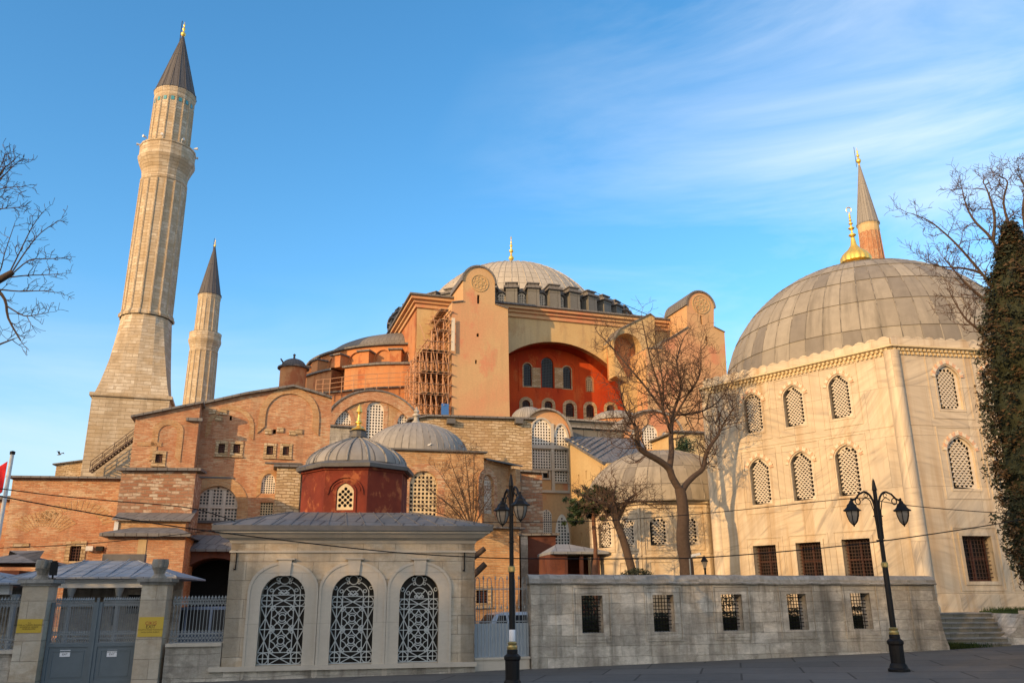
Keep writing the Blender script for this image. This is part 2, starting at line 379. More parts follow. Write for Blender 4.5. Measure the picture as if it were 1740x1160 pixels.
masonry('steps_stone', (0.22, 0.20, 0.145), (0.31, 0.28, 0.21), (0.15, 0.13, 0.1), 1.1, 0.3, 0.01, c3=(0.26, 0.23, 0.18), a3=0.7, s3=0.8, dirt=(0.10, 0.10, 0.06), ad=0.7, warp=0.04, mottle=0.7, bd=0.03)  # stone darkened so the risers look shaded
masonry('trim_stone', (0.58, 0.52, 0.43), (0.62, 0.56, 0.47), (0.4, 0.35, 0.28), 2.2, 1.4, 0.004, c3=(0.52, 0.46, 0.38), a3=0.5, s3=0.8, dirt=(0.3, 0.26, 0.2), ad=0.4, warp=0.0, mottle=0.35, bd=0.004, rough=0.7)
masonry('coping_stone', (0.34, 0.32, 0.29), (0.44, 0.42, 0.38), (0.2, 0.18, 0.16), 1.6, 2.0, 0.006, c3=(0.2, 0.19, 0.17), a3=0.7, s3=1.2, dirt=(0.08, 0.08, 0.07), ad=0.7, warp=0.01, mottle=1.1, bd=0.03, grime=0.7)
plaster('plaster_pink', (0.64, 0.41, 0.21), (0.65, 0.34, 0.18), (0.66, 0.265, 0.15), s=0.085, a3=0.8, ad=0.5, dirt=(0.42, 0.29, 0.15))
plaster('plaster_orange', (0.60, 0.25, 0.10), (0.56, 0.28, 0.13), (0.42, 0.13, 0.055), s=0.16, a3=0.85, ad=0.55, dirt=(0.3, 0.12, 0.06))
plaster('plaster_ochre', (0.60, 0.42, 0.20), (0.62, 0.46, 0.25), (0.50, 0.31, 0.15), s=0.16, a3=0.6, ad=0.6, dirt=(0.33, 0.23, 0.13))
plaster('plaster_cream', (0.66, 0.50, 0.27), (0.64, 0.46, 0.24), (0.58, 0.4, 0.2), s=0.3, a3=0.4, ad=0.3, dirt=(0.4, 0.28, 0.15))
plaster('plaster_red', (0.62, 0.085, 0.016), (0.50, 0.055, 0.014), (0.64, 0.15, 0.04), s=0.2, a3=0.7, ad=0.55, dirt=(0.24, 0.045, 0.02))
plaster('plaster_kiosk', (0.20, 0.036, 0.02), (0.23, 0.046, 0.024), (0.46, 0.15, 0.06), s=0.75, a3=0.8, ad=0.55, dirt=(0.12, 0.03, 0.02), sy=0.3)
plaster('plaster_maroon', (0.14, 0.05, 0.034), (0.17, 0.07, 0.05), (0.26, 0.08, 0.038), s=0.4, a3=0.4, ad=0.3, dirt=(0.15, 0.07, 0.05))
# marble of the large tomb: big slabs, each with its own run of grey veins
m_, g = newmat('marble'); uv = g('UVMap')
bt = dict(Vector=uv, Scale=1.0, Mortar_Size=0.004, Mortar_Smooth=0.3, Brick_Width=1.7, Row_Height=2.05, _offset=0.37)
rnd = g('TexBrick', 0, Color1=(0, 0, 0), Color2=(1, 1, 1), Mortar=(0.5, 0.5, 0.5), **bt)
vv = g.vadd(uv, g('CombineXYZ', X=g.math('MULTIPLY', rnd, 31.0), Y=g.math('MULTIPLY', rnd, 17.0)))
rot = g('VectorRotate', Vector=vv, _rotation_type='Z_AXIS', Angle=g.math('MULTIPLY_ADD', rnd, 1.9, -1.3))
wv = g('TexNoise', Vector=g.vmul(rot, (0.35, 3.2, 1)), Scale=1.0, Detail=6, Roughness=0.62, Distortion=0.9)
col = g.mix(g.ramp(wv, 0.40, 0.62), (0.62, 0.53, 0.395), (0.475, 0.395, 0.29))
col = g.mix(g.math('MULTIPLY', g.ramp(wv, 0.58, 0.63), 0.7), col, (0.33, 0.29, 0.24))
col = g.mix(g.math('MULTIPLY', rnd, 0.25), col, (0.60, 0.48, 0.32))
col = stains(g, uv, col, (0.40, 0.27, 0.14), 0.8, sx=1.6, sy=0.10, lo=0.5, hi=0.7)
fac = g('TexBrick', 1, Color1=(0, 0, 0), Color2=(1, 1, 1), Mortar=(0.5, 0.5, 0.5), **bt)
col = g.mix(g.math('MULTIPLY', g.ramp(rnd, 0.55, 0.9), 0.3), col, (0.42, 0.365, 0.29))
col = g.mix(g.math('MULTIPLY', fac, 0.8), col, (0.26, 0.2, 0.13))
finish(m_, g, col, 0.5, g.math('MULTIPLY', fac, -1.0), 0.01, spec=0.4)
# lead roofs
lead('lead_tomb', (0.26, 0.232, 0.19), (0.37, 0.332, 0.27), 0.72, 1.22, 0.022, off=0.0, patch=(0.17, 0.155, 0.138), ap=0.8, streak=0.9)
lead('lead_dome', (0.40, 0.355, 0.285), (0.48, 0.43, 0.35), 0.9, 1.5, 0.05, off=0.0, patch=(0.42, 0.37, 0.3), ap=0.35, streak=0.3)
lead('lead_grey', (0.25, 0.235, 0.215), (0.31, 0.29, 0.26), 0.45, 9.0, 0.03, ap=0.25, patch=(0.28, 0.27, 0.26))
lead('lead_dark', (0.17, 0.16, 0.155), (0.21, 0.2, 0.19), 0.6, 1.7, 0.03, off=0.5, ap=0.4, patch=(0.12, 0.115, 0.11))
lead('lead_pier', (0.16, 0.155, 0.14), (0.2, 0.19, 0.17), 1.3, 2.5, 0.04, ap=0.4, patch=(0.12, 0.115, 0.11), streak=0.7)
lead('lead_blue', (0.25, 0.27, 0.30), (0.30, 0.32, 0.35), 0.75, 0.62, 0.02, ap=0.4, patch=(0.2, 0.22, 0.25))
lead('lead_spire', (0.11, 0.105, 0.11), (0.13, 0.125, 0.125), 0.5, 6.0, 0.03, ap=0.2, patch=(0.09, 0.09, 0.09))
flat('lead_edge', (0.12, 0.115, 0.11), 0.6, var=0.35)
flat('lattice', (0.62, 0.55, 0.45), 0.8, var=0.2)
flat('lattice_white', (0.72, 0.67, 0.58), 0.8, var=0.15)
flat('lattice_gold', (0.62, 0.5, 0.31), 0.8, var=0.2)
flat('voussoir', (0.62, 0.38, 0.25), 0.8, var=0.35, ns=9)
flat('cream', (0.66, 0.58, 0.45), 0.8, var=0.15)
flat('glass', (0.012, 0.011, 0.011), 0.3, var=0.3, spec=0.18)
flat('glass_grey', (0.06, 0.062, 0.062), 0.35, var=0.3, spec=0.5)
flat('void', (0.012, 0.011, 0.011), 0.9, var=0.2)
flat('iron', (0.007, 0.006, 0.006), 0.55, metal=0.0, spec=0.25, var=0.3, ns=12)
flat('iron_brown', (0.055, 0.028, 0.02), 0.6, var=0.3, ns=12)
flat('iron_red', (0.10, 0.035, 0.022), 0.6, var=0.3, ns=12)
flat('grille_paint', (0.42, 0.45, 0.45), 0.45, var=0.2, ns=10)
flat('fence_paint', (0.20, 0.225, 0.24), 0.5, var=0.25, ns=8)
flat('gate_paint', (0.115, 0.145, 0.165), 0.5, var=0.2, ns=2.5)
flat('sheet_metal', (0.26, 0.30, 0.335), 0.45, var=0.15, ns=3)
flat('gold', (0.92, 0.62, 0.14), 0.34, metal=0.65, var=0.08, ns=6)
flat('brass', (0.5, 0.36, 0.13), 0.35, metal=0.8, var=0.2)
flat('steel', (0.55, 0.56, 0.58), 0.35, metal=0.5, var=0.1)
flat('rust_pipe', (0.46, 0.25, 0.14), 0.7, var=0.4, ns=2)
flat('board', (0.30, 0.20, 0.12), 0.85, var=0.4, ns=3)
flat('tarp_blue', (0.05, 0.16, 0.42), 0.6, var=0.2)
flat('white_paint', (0.62, 0.63, 0.62), 0.6, var=0.12)
flat('paper', (0.78, 0.78, 0.80), 0.8, var=0.05)
flat('plaque_yellow', (0.56, 0.38, 0.045), 0.4, var=0.1)
flat('ink', (0.03, 0.02, 0.015), 0.8, var=0.0)
flat('ink_red', (0.38, 0.06, 0.03), 0.8, var=0.0)
flat('flag_red', (0.62, 0.012, 0.02), 0.8, var=0.1)
flat('flag_white', (0.8, 0.8, 0.8), 0.8, var=0.03)
flat('lamp_glass', (0.20, 0.18, 0.155), 0.3, var=0.15)
flat('bark', (0.075, 0.05, 0.036), 0.95, var=0.5, ns=9, bd=0.03)
flat('bark_red', (0.16, 0.075, 0.045), 0.95, var=0.5, ns=9, bd=0.02)
flat('twig', (0.085, 0.052, 0.036), 0.95, var=0.4, ns=6)
flat('leaf_pine', (0.035, 0.06, 0.022), 0.8, var=0.5, ns=3)
flat('leaf_pine_light', (0.07, 0.10, 0.035), 0.8, var=0.5, ns=3)
flat('leaf_dark', (0.028, 0.034, 0.014), 0.8, var=0.5, ns=3)
flat('leaf_rust', (0.075, 0.045, 0.018), 0.85, var=0.5, ns=3)
flat('car_blue', (0.10, 0.13, 0.19), 0.25, metal=0.3, var=0.05)
flat('car_silver', (0.42, 0.43, 0.45), 0.25, metal=0.4, var=0.05)
flat('rubber', (0.02, 0.02, 0.02), 0.9, var=0.2)
flat('bird_white', (0.7, 0.7, 0.68), 0.8, var=0.2)
flat('bird_grey', (0.16, 0.16, 0.18), 0.8, var=0.2)
flat('tile_blue', (0.06, 0.30, 0.36), 0.35, var=0.2)
flat('shop_wall', (0.42, 0.36, 0.3), 0.9, var=0.2)
# paving and grass
m_, g = newmat('paving'); oc = g('TexCoord', 3)
rt = g('VectorRotate', Vector=oc, _rotation_type='Z_AXIS', Angle=0.25)
bt = dict(Vector=rt, Scale=1.0, Mortar_Size=0.035, Mortar_Smooth=0.5, Brick_Width=2.6, Row_Height=1.7, _offset=0.4)
c = g('TexBrick', 0, Color1=(0.098, 0.094, 0.088), Color2=(0.122, 0.116, 0.108), Mortar=(0.048, 0.046, 0.044), **bt); fc = g('TexBrick', 1, Color1=(0, 0, 0), Color2=(0, 0, 0), Mortar=(1, 1, 1), **bt)
nz = g('TexNoise', Vector=oc, Scale=3.5, Detail=10, Roughness=0.75); nb = g('TexNoise', Vector=oc, Scale=0.35, Detail=5)
v = g.math('ADD', g.math('MULTIPLY_ADD', nz, 0.7, 0.3), g.math('MULTIPLY', nb, 0.7))
c = g.mix(1.0, c, g('CombineColor', Red=v, Green=v, Blue=v), 'MULTIPLY')
finish(m_, g, c, 0.8, g.math('MULTIPLY_ADD', fc, -1.0, nz), 0.006)
m_, g = newmat('lawn'); oc = g('TexCoord', 3)
nz = g('TexNoise', Vector=oc, Scale=14, Detail=8, Roughness=0.8); nb = g('TexNoise', Vector=oc, Scale=0.5, Detail=4)
c = g.mix(nz, (0.02, 0.045, 0.010), (0.07, 0.105, 0.028)); c = g.mix(g.math('MULTIPLY', g.ramp(nb, 0.45, 0.7), 0.6), c, (0.10, 0.085, 0.04))
finish(m_, g, c, 0.95, nz, 0.05)
# ------------------------------------------------------------------ ground
mb = MB(); xs = [-2500, -300, -40, -20, -8, 0, 8, 20, 40, 300, 2500]
mb.grid([[(x, y, gz(x)) for x in xs] for y in (-2500, -200, -20, 0, 10, 20, 40, 80, 200, 3000)])
struct(mb.build('ground', MAT['paving']))
# facades of the street line
A0 = gnd(360, 1157); WF = Wall(A0, A0 + Vector((math.cos(R(9)), math.sin(R(9)), 0)))
B0 = gnd(903, 1136); WW = Wall(B0, B0 + Vector((math.cos(R(9)), math.sin(R(9)), 0)))
zg = lambda w, u: gz(w.P(u, 0).x)
# lawn behind the boundary wall
mb = MB(); a = WW.P(-0.6, 0, -0.9); e = WW.P(13.6, 0, -0.9)
mb.poly([(a.x, a.y, gz(a.x) + 0.03), (e.x, e.y, gz(e.x) + 0.03), (e.x + 1, e.y + 9, gz(e.x) + 0.03), (a.x + 1, a.y + 20, gz(a.x) + 0.03)])
struct(mb.build('lawn', MAT['lawn']))

# ------------------------------------------------------------------ the fountain kiosk (sebil)
def sebil():
    w = WF; uL = w.px(384, 1030)[0]; uR = w.px(806, 1030)[0]
    zl = w.px(590, 1128)[1]; zc = w.px(600, 917)[1]; zt = w.px(600, 905, 0.3)[1]
    th = thing('fountain_kiosk', 'pale stone fountain kiosk with three arched grille windows and a red domed drum', 'kiosk', w.P((uL + uR) / 2, zg(w, 4), 0))
    wins = [w.rect(440.5, 516.5, 976, 1124), w.rect(562, 634, 975, 1121), w.rect(678, 745, 975, 1119)]
    wins = [archp(a, b, zl + 0.01, d) for a, b, c, d in wins]
    mb = MB(); slab(mb, w, rectp(uL, uR, zl, zc), wins, 0, 0.42)
    D = 7.2
    for u, rt in ((uR, True), (uL, False)):
        sw = side_wall(w, u, rt, D); slab(mb, sw, rectp(0.0, D, zl, zc), [], -0.003, 0.4)
    wbox(mb, w, uL, uR, zl, zc, -D, -D - 0.3)
    mb.build('wall', MAT['ashlar'], th)
    mb = MB(); wbox(mb, w, uL - 0.35, uR + 0.02, -1, zl - 0.12, -D, 0.06); mb.build('plinth', MAT['wall_stone'], th)
    mb = MB(); wbox(mb, w, uL - 0.3, uR + 0.06, zl - 0.12, zl, -D, 0.16); mb.build('ledge', MAT['trim_stone'], th)
    mb = MB()
    for o in wins:
        ring(mb, w, grow(o, 0.0), grow(o, 0.30), 0.05, 0.1, skip_bottom=True)
        ring(mb, w, grow(o, 0.30), grow(o, 0.37), 0.075, 0.1, skip_bottom=True)
        us = [p[0] for p in o]; c = (min(us) + max(us)) / 2; zt_ = max(p[1] for p in o)
        slab(mb, w, [(c - 0.15, zt_ - 0.03), (c + 0.15, zt_ - 0.03), (c + 0.19, zt_ + 0.42), (c - 0.19, zt_ + 0.42)], [], 0.11, 0.12)
        wbox(mb, w, c - 0.27, c + 0.27, zt_ + 0.42, zt_ + 0.46, 0, 0.15)
    mb.build('window_surround', MAT['trim_stone'], th)
    za = w.px(600, 936)[1]
    mb = MB(); wbox(mb, w, uL - 0.03, uR + 0.03, za - 0.04, za + 0.02, -D, 0.05)
    pr = [(0.02, zc - 0.10), (0.06, zc - 0.02), (0.16, zc + 0.04), (0.22, zc + 0.05), (0.36, zc + 0.17), (0.42, zc + 0.18), (0.42, zc + 0.24)]
    corners = lambda e: [w.P(uL - e, 0, e), w.P(uR + e, 0, e), w.P(uR + e, 0, -D - e), w.P(uL - e, 0, -D - e)]
    for (e0, z0), (e1, z1) in zip(pr, pr[1:]):
        p, q = corners(e0), corners(e1)
        for i in range(4):
            j = (i + 1) % 4; mb.poly([p[i] + Vector((0, 0, z0)), p[j] + Vector((0, 0, z0)), q[j] + Vector((0, 0, z1)), q[i] + Vector((0, 0, z1))])
    mb.build('cornice', MAT['trim_stone'], th)
    # lead roof: fascia + hips up to the drum
    ze = zc + 0.24; e = 0.50; ce = corners(e); cu, cd = (uL + uR) / 2 - 0.2, -4.0
    mb = MB(); zf = ze + 0.15
    for i in range(4):
        j = (i + 1) % 4; mb.poly([ce[i] + Vector((0, 0, ze)), ce[j] + Vector((0, 0, ze)), ce[j] + Vector((0, 0, zf)), ce[i] + Vector((0, 0, zf))])
    mb.poly([p + Vector((0, 0, ze)) for p in ce][::-1])
    mb.build('fascia', MAT['lead_edge'], th)
    top = [w.P(cu - 1.9, zf + 0.62, cd + 1.9), w.P(cu + 1.9, zf + 0.62, cd + 1.9), w.P(cu + 1.9, zf + 0.62, cd - 1.9), w.P(cu - 1.9, zf + 0.62, cd - 1.9)]
    mb = MB()
    for i in range(4):
        j = (i + 1) % 4; mb.poly([ce[i] + Vector((0, 0, zf)), ce[j] + Vector((0, 0, zf)), top[j], top[i]])
    mb.poly(top)
    for i in range(4):   # standing seams
        j = (i + 1) % 4; A, B, T0, T1 = ce[i] + Vector((0, 0, zf)), ce[j] + Vector((0, 0, zf)), top[i], top[j]
        mb.tube([A, T0], 0.035, 5)
        for k in range(1, 15):
            f = k / 15.0; p = A.lerp(B, f)
            q = T0.lerp(T1, min(1, max(0, (f - 0.5) * 1.75 + 0.5))) if 0.2 < f < 0.8 else (A.lerp(T0, min(1, f / 0.21)) if f <= 0.2 else B.lerp(T1, min(1, (1 - f) / 0.21)))
            if 0.2 < f < 0.8: pass
            mb.tube([p, q], 0.022, 5)
    mb.build('roof', MAT['lead_dark'], th)
    # wrought grilles, glass behind
    for o in wins:
        us = [p[0] for p in o]; a, b = min(us), max(us); W = b - a; z0 = min(p[1] for p in o); d = -0.14
        Hh = (max(p[1] for p in o) - z0) / W
        P = lambda x, y: w.P(a + x * W, z0 + min(y, 1.525) * W + max(0, y - 1.525) * W * ((Hh - 1.525) / 0.545), d)
        mb = MB(); rr = 0.017
        def ln(*p, r_=rr): mb.tube([P(*q) for q in p], r_, 4, cap=False)
        def arc(cx, cy, r_, a0=0, a1=360, n=16, sy=1.0): ln(*[(cx + r_ * math.cos(R(a0 + (a1 - a0) * i / n)), cy + sy * r_ * math.sin(R(a0 + (a1 - a0) * i / n))) for i in range(n + 1)])
        def bez(p, c, q, n=8): ln(*[tuple((1 - t) ** 2 * p[k] + 2 * t * (1 - t) * c[k] + t * t * q[k] for k in (0, 1)) for t in [i / n for i in range(n + 1)]])
        for y in (0.015, 0.14, 0.27, 0.77, 1.27, 1.40, 1.525): ln((0, y), (1, y))
        for x in (0.125, 0.255, 0.745, 0.875): ln((x, 0), (x, 1.525))
        for x in (0.125, 0.875):
            for y in (0.14, 1.40): arc(x, y, 0.118)
        for y0, y1 in ((0.015, 0.27), (1.27, 1.525)): ln((0.255, y0), (0.745, y1)); ln((0.255, y1), (0.745, y0))
        for y0, y1 in ((0.27, 0.77), (0.77, 1.27)):
            for x0, x1 in ((0, 0.255), (0.745, 1)): ln((x0, y0), (x1, y1)); ln((x0, y1), (x1, y0))
            cy = (y0 + y1) / 2; s_ = 0.052
            for sx in (-1, 1):
                for sy in (-1, 1):
                    ln((0.5 + sx * 0.245, cy + sy * 0.25), (0.5 + sx * s_, cy + sy * s_))
                    bez((0.5, cy + sy * 0.25), (0.5 + sx * 0.045, cy + sy * 0.12), (0.5 + sx * 0.12, cy + sy * 0.12)); bez((0.5 + sx * 0.245, cy), (0.5 + sx * 0.12, cy + sy * 0.04), (0.5 + sx * 0.12, cy + sy * 0.12))
                    arc(0.5 + sx * 0.19, cy + sy * 0.235, 0.032, n=8); arc(0.5 + sx * 0.235, cy + sy * 0.19, 0.032, n=8)
            arc(0.5, cy, 0.075, n=10); arc(0.5, cy + 0.0, 0.12, 45, 135, 6); arc(0.5, cy, 0.12, 225, 315, 6)
        arc(0.5, 1.525, 0.25, 0, 180); arc(0.5, 1.525, 0.39, 15, 62, 8); arc(0.5, 1.525, 0.39, 118, 165, 8)
        arc(0.5, 1.93, 0.11); ln((0.5, 1.56), (0.34, 1.715)); ln((0.5, 1.56), (0.66, 1.715))
        for sx in (-1, 1):
            ln((0.5 + sx * 0.375, 1.525), (0.5 + sx * 0.37, 1.68)); arc(0.5 + sx * 0.425, 1.735, 0.04, n=8); arc(0.5 + sx * 0.28, 1.655, 0.04, n=8)
            arc(0.5 + sx * 0.15, 1.96, 0.035, n=8); arc(0.5 + sx * 0.13, 1.865, 0.03, n=8); arc(0.5 + sx * 0.09, 1.575, 0.025, n=8); arc(0.5 + sx * 0.035, 1.62, 0.038, 0, 180, 6); bez((0.5 + sx * 0.075, 1.62), (0.5 + sx * 0.06, 1.57), (0.5, 1.545))
        gr = mb.build('window', MAT['grille_paint'], th)
        mb = MB(); sheet(mb, w, grow(o, 0.03), d=-0.36); mb.build('pane', MAT['glass'], gr)
    # iron ties with short hooks near the corners, drum and dome
    for x, y0, y1 in ((403, 934, 966), (789, 936, 968)):
        mb = MB(); u, z1 = w.px(x, y0); z0 = w.px(lean(x, y0, y1), y1)[1]; mb.tube([w.P(u, z1, 0.03), w.P(u, z0, 0.03)], 0.018, 5); mb.tube([w.P(u - 0.05, z0, 0.03), w.P(u + 0.02, z0 - 0.02, 0.03)], 0.018, 5); mb.build('iron_tie', MAT['iron'], th)
    # octagonal drum
    c = w.P(cu, 0, cd); c.z = 0; zb = zf + 0.1; Rr = 1.86; ang = PI / 8
    zE = at(600, 792, c.y - 1.75).z
    vs = [Vector((c.x + Rr * math.cos(ang + k * PI / 4), c.y + Rr * math.sin(ang + k * PI / 4), 0)) for k in range(8)]
    mb = MB(); fr = None
    for k in range(8):
        p, q = vs[(k + 1) % 8], vs[k]; fw_ = Wall(p, q) if False else Wall(q, p)
        if fw_.n.dot(q - c) < 0: fw_ = Wall(p, q)
        L = fw_.L
        if fw_.n.y < -0.95:
            fr = fw_; slab(mb, fw_, rectp(0, L, zb, zE), [archp(L / 2 - 0.27, L / 2 + 0.27, zb + 0.62, zb + 1.48, 'ogee', 0.28)], 0, 0.2, back=False)
        else: sheet(mb, fw_, rectp(0, L, zb, zE))
    dr = mb.build('drum', MAT['plaster_kiosk'], th)
    L = fr.L; o = archp(L / 2 - 0.27, L / 2 + 0.27, zb + 0.62, zb + 1.48, 'ogee', 0.28)
    window(th, fr, o, 0, 'hex', 3, MAT['lattice_gold'], fill=0.66, rec=0.0, th=0.06)
    mb = MB(); big = archp(L / 2 - 0.60, L / 2 + 0.60, zb + 1.12, zb + 1.72, 'round')
    ring(mb, fr, grow(big, -0.05), big, 0.05, 0.06, skip_bottom=True); ring(mb, fr, grow(big, -0.16), grow(big, -0.11), 0.03, 0.04, skip_bottom=True)
    ring(mb, fr, grow(o, 0.03), grow(o, 0.09), 0.04, 0.06); wbox(mb, fr, L / 2 - 0.38, L / 2 + 0.38, zb + 0.47, zb + 0.54, 0, 0.07)
    mb.build('drum_moulding', MAT['plaster_kiosk'], dr)
    mb = MB()
    for z0, z1, e in ((zb, zb + 0.28, 0.06), (zE - 0.1, zE, 0.06)):
        rr_ = Rr + e; mb.lathe(c, [(rr_ - 0.02, z0), (rr_, z0), (rr_, z1), (rr_ - 0.1, z1 + 0.03)], 8, ang, ang + 2 * PI)
    mb.build('drum_band', MAT['plaster_kiosk'], dr)
    mb = MB(); re = Rr + 0.22
    mb.lathe(c, [(Rr, zE), (re, zE - 0.02), (re + 0.02, zE + 0.1), (Rr - 0.15, zE + 0.27)], 8, ang, ang + 2 * PI); mb.build('eaves', MAT['lead_edge'], th)
    zD = zE + 0.2; rD = Rr - 0.1; zA = at(600, 742, c.y).z
    prof = [(rD * math.cos(t) ** 1.9 if t < 1.3 else 0.26, zD + (zA - zD) * math.sin(t)) for t in [PI / 2 * i / 12 for i in range(12)]] + [(0.26, zA)]
    prof = [(max(r_, 0.26), z) for r_, z in prof]
    mb = MB(); mb.lathe(c, prof, 32, us=1.8)
    for k in range(16):
        a = ang + k * PI / 8; mb.tube([c + Vector((r_ * math.cos(a) * 1.005, r_ * math.sin(a) * 1.005, z + 0.01)) for r_, z in prof], 0.03, 5)
    dm = mb.build('dome', MAT['lead_grey'], th, smooth=30)
    zF = at(604, 686, c.y).z; h = zF - zA
    mb = MB(); mb.lathe(c, [(0.33, zA - 0.05), (0.34, zA + 0.02), (0.29, zA + 0.05), (0.29, zA + 0.17), (0.33, zA + 0.19), (0.1, zA + 0.24)], 12); mb.build('finial_base', MAT['lead_edge'], dm)
    k = h / 1.0
    pr = [(0.24, .20), (0.25, .23), (0.15, .29), (0.07, .34), (0.06, .38), (0.13, .42), (0.13, .44), (0.06, .48), (0.045, .6), (0.035, .68), (0.05, .69), (0.035, .71)]
    mb = MB(); mb.lathe(c, [(r_, zA + z * h) for r_, z in pr], 14)
    zz = zA + .71 * h; mb.lathe(c, [(0.03, zz), (0.125, zz + 0.03 * h), (0.1, zz + .08 * h), (0.0, zA + h)], 10); mb.build('finial', MAT['gold'], dm, smooth=40)
    return th
SEBIL = sebil()

# ------------------------------------------------------------------ boundary wall with five barred openings
def boundary():
    w = WW; uL = w.px(902, 1060)[0]; uR = w.px(1594, 1040)[0]; zL = w.px(902, 990)[1]; zR = w.px(1588, 992)[1]
    zt = lambda u: zL + (zR - zL) * (u - uL) / (uR - uL)
    th = thing('boundary_wall', 'weathered grey stone boundary wall with five barred window openings and dark coping', 'wall', w.P(uL, gz(w.P(uL, 0).x), 0))
    px = [(988.5, 1024.5, 1011, 1075), (1110, 1145.7, 1010, 1073), (1226.5, 1262, 1009, 1071), (1338.7, 1371.5, 1008.5, 1069.5), (1447, 1480.5, 1007, 1068)]
    ho = [w.rect(*q) for q in px]; T = 0.55
    mb = MB(); out = [(uL, -0.6), (uR + 0.22, -0.6), (uR + 0.22, 0.42), (uR + 0.16, 0.62), (uR + 0.1, 0.9), (uR, zt(uR)), (uL, zL)]
    slab(mb, w, out, [rectp(*h) for h in ho], 0, T); mb.build('wall', MAT['wall_stone'], th)
    mb = MB()
    n = 40
    prof = [(0.1, -0.02), (0.12, 0.02), (0.08, 0.05), (0.07, 0.13), (-0.05, 0.24), (-T / 2, 0.27), (-T + 0.05, 0.24), (-T - 0.1, 0.05), (-T - 0.1, -0.02)]
    rows = []; ux = [uL - 0.05 + (uR + 0.08 - uL) * i / n for i in range(n + 1)]
    wob = [random.uniform(-0.014, 0.014) for _ in ux]
    for d, z in prof: rows.append([w.P(u, zt(u) + z + wb, d + wb) for u, wb in zip(ux, wob)])
    mb.grid(rows); mb.poly([r_[0] for r_ in rows]); mb.poly([r_[-1] for r_ in rows][::-1]); mb.build('coping', MAT['coping_stone'], th, smooth=40)
    mb = MB()
    for a, b, z0, z1 in ho:
        h = rectp(a, b, z0, z1); W = b - a
        ring(mb, w, h, grow(h, 0.19), 0.02, 0.06); ring(mb, w, grow(h, 0.225), grow(h, 0.265), 0.035, 0.06)
    mb.build('opening_surround', MAT['wall_stone'], th)
    mb = MB()
    for x in (947, 1554):
        u = w.px(x, 1060)[0]; wbox(mb, w, u - 0.04, u + 0.04, 0.2, zt(u) - 0.05, 0, 0.03)
    wbox(mb, w, uL - 0.0, uL + 0.3, 0.0, zt(uL) - 0.06, 0, 0.035); wbox(mb, w, uL, uR, -0.4, 0.30, 0, 0.05)
    mb.build('pilaster', MAT['wall_stone'], th)
    for a, b, z0, z1 in ho:
        mb = MB(); d = -0.3
        for i in range(1, 7): mb.tube([w.P(a + (b - a) * i / 7, z0, d), w.P(a + (b - a) * i / 7, z1, d)], 0.013, 5)
        for i in range(1, 10): mb.tube([w.P(a, z0 + (z1 - z0) * i / 10, d + 0.02), w.P(b, z0 + (z1 - z0) * i / 10, d + 0.02)], 0.013, 5)
        mb.build('window_bars', MAT['iron'], th)
    return th
boundary()

# ------------------------------------------------------------------ iron fence pieces
def lace_fence(mb, w, u0, u1, z0, z1, d, n, low=True):
    h = z1 - z0; st = (u1 - u0) / n; r_ = 0.011
    for k in (0.0, 0.86, 0.93) + ((0.10, 0.2) if low else ()): mb.tube([w.P(u0, z0 + h * k, d), w.P(u1, z0 + h * k, d)], 0.014, 4)
    for i in range(n):
        u = u0 + st * (i + 0.5); mb.tube([w.P(u, z0 + h * 0.15, d), w.P(u, z0 + h * 0.93, d)], r_, 4)
        mb.lathe(w.P(u, z0 + h * 0.93, d), [(0.012, 0), (0.03, 0.02), (0.042, 0.05), (0.02, 0.085), (0.004, 0.12)], 6)
        for sg in (-1, 1):
            mb.tube([w.P(u, z0 + h * 0.80, d), w.P(u + sg * st * 0.38, z0 + h * 0.84, d), w.P(u + sg * st * 0.5, z0 + h * 0.90, d), w.P(u, z0 + h * 0.95, d)], r_, 4)
            if low:
                mb.tube([w.P(u - sg * st / 2, z0, d), w.P(u + sg * st / 2, z0 + h * 0.1, d), w.P(u - sg * st / 2, z0 + h * 0.2, d)], r_, 4)
                mb.tube([w.P(u, z0 + h * 0.2, d), w.P(u + sg * st * 0.3, z0 + h * 0.24, d), w.P(u, z0 + h * 0.28, d)], r_, 4)
def low_wall(name, label, u0, u1, zt, lab_fence, n, group=None):
    w = WF; th = thing(name, label, 'wall', w.P((u0 + u1) / 2, zg(w, u0), -0.1))
    mb = MB(); wbox(mb, w, u0, u1, -0.8, zt - 0.09, -0.5, 0.0); mb.build('wall', MAT['wall_stone'], th)
    mb = MB(); wbox(mb, w, u0, u1, zt - 0.09, zt, -0.55, 0.07); mb.build('coping', MAT['trim_stone'], th)
uF0 = WF.px(281, 1090)[0]; uF1 = WF.px(379, 1090)[0] - 0.02; zF = WF.px(320, 1092)[1]; zFt = WF.px(325, 1013)[1]
low_wall('low_wall', 'low stone wall between the yellow EXIT pillar and the fountain kiosk', uF0 + 0.02, uF1 - 0.01, zF, '', 16)
mb = MB(); lace_fence(mb, WF, uF0 + 0.05, uF1, zF, zFt, -0.2, 16)
tag(mb.build('iron_fence', MAT['fence_paint'], org=WF.P(uF0, zF, -0.2)), 'grey iron fence with lacy top on the low wall beside the kiosk', 'fence')
uG0 = WF.px(-60, 1110)[0]; uG1 = WF.px(27, 1100)[0]; zG = WF.px(10, 1104)[1]; zGt = WF.px(15, 1015)[1]
low_wall('low_wall', 'low stone wall left of the gate, cut by the photo edge', uG0, uG1 + 0.05, zG, '', 12)
mb = MB(); lace_fence(mb, WF, uG0, uG1, zG, zGt, -0.2, 15)
tag(mb.build('iron_fence', MAT['fence_paint'], org=WF.P(uG0, zG, -0.2)), 'grey iron fence left of the pillar with the small-print plaque', 'fence')

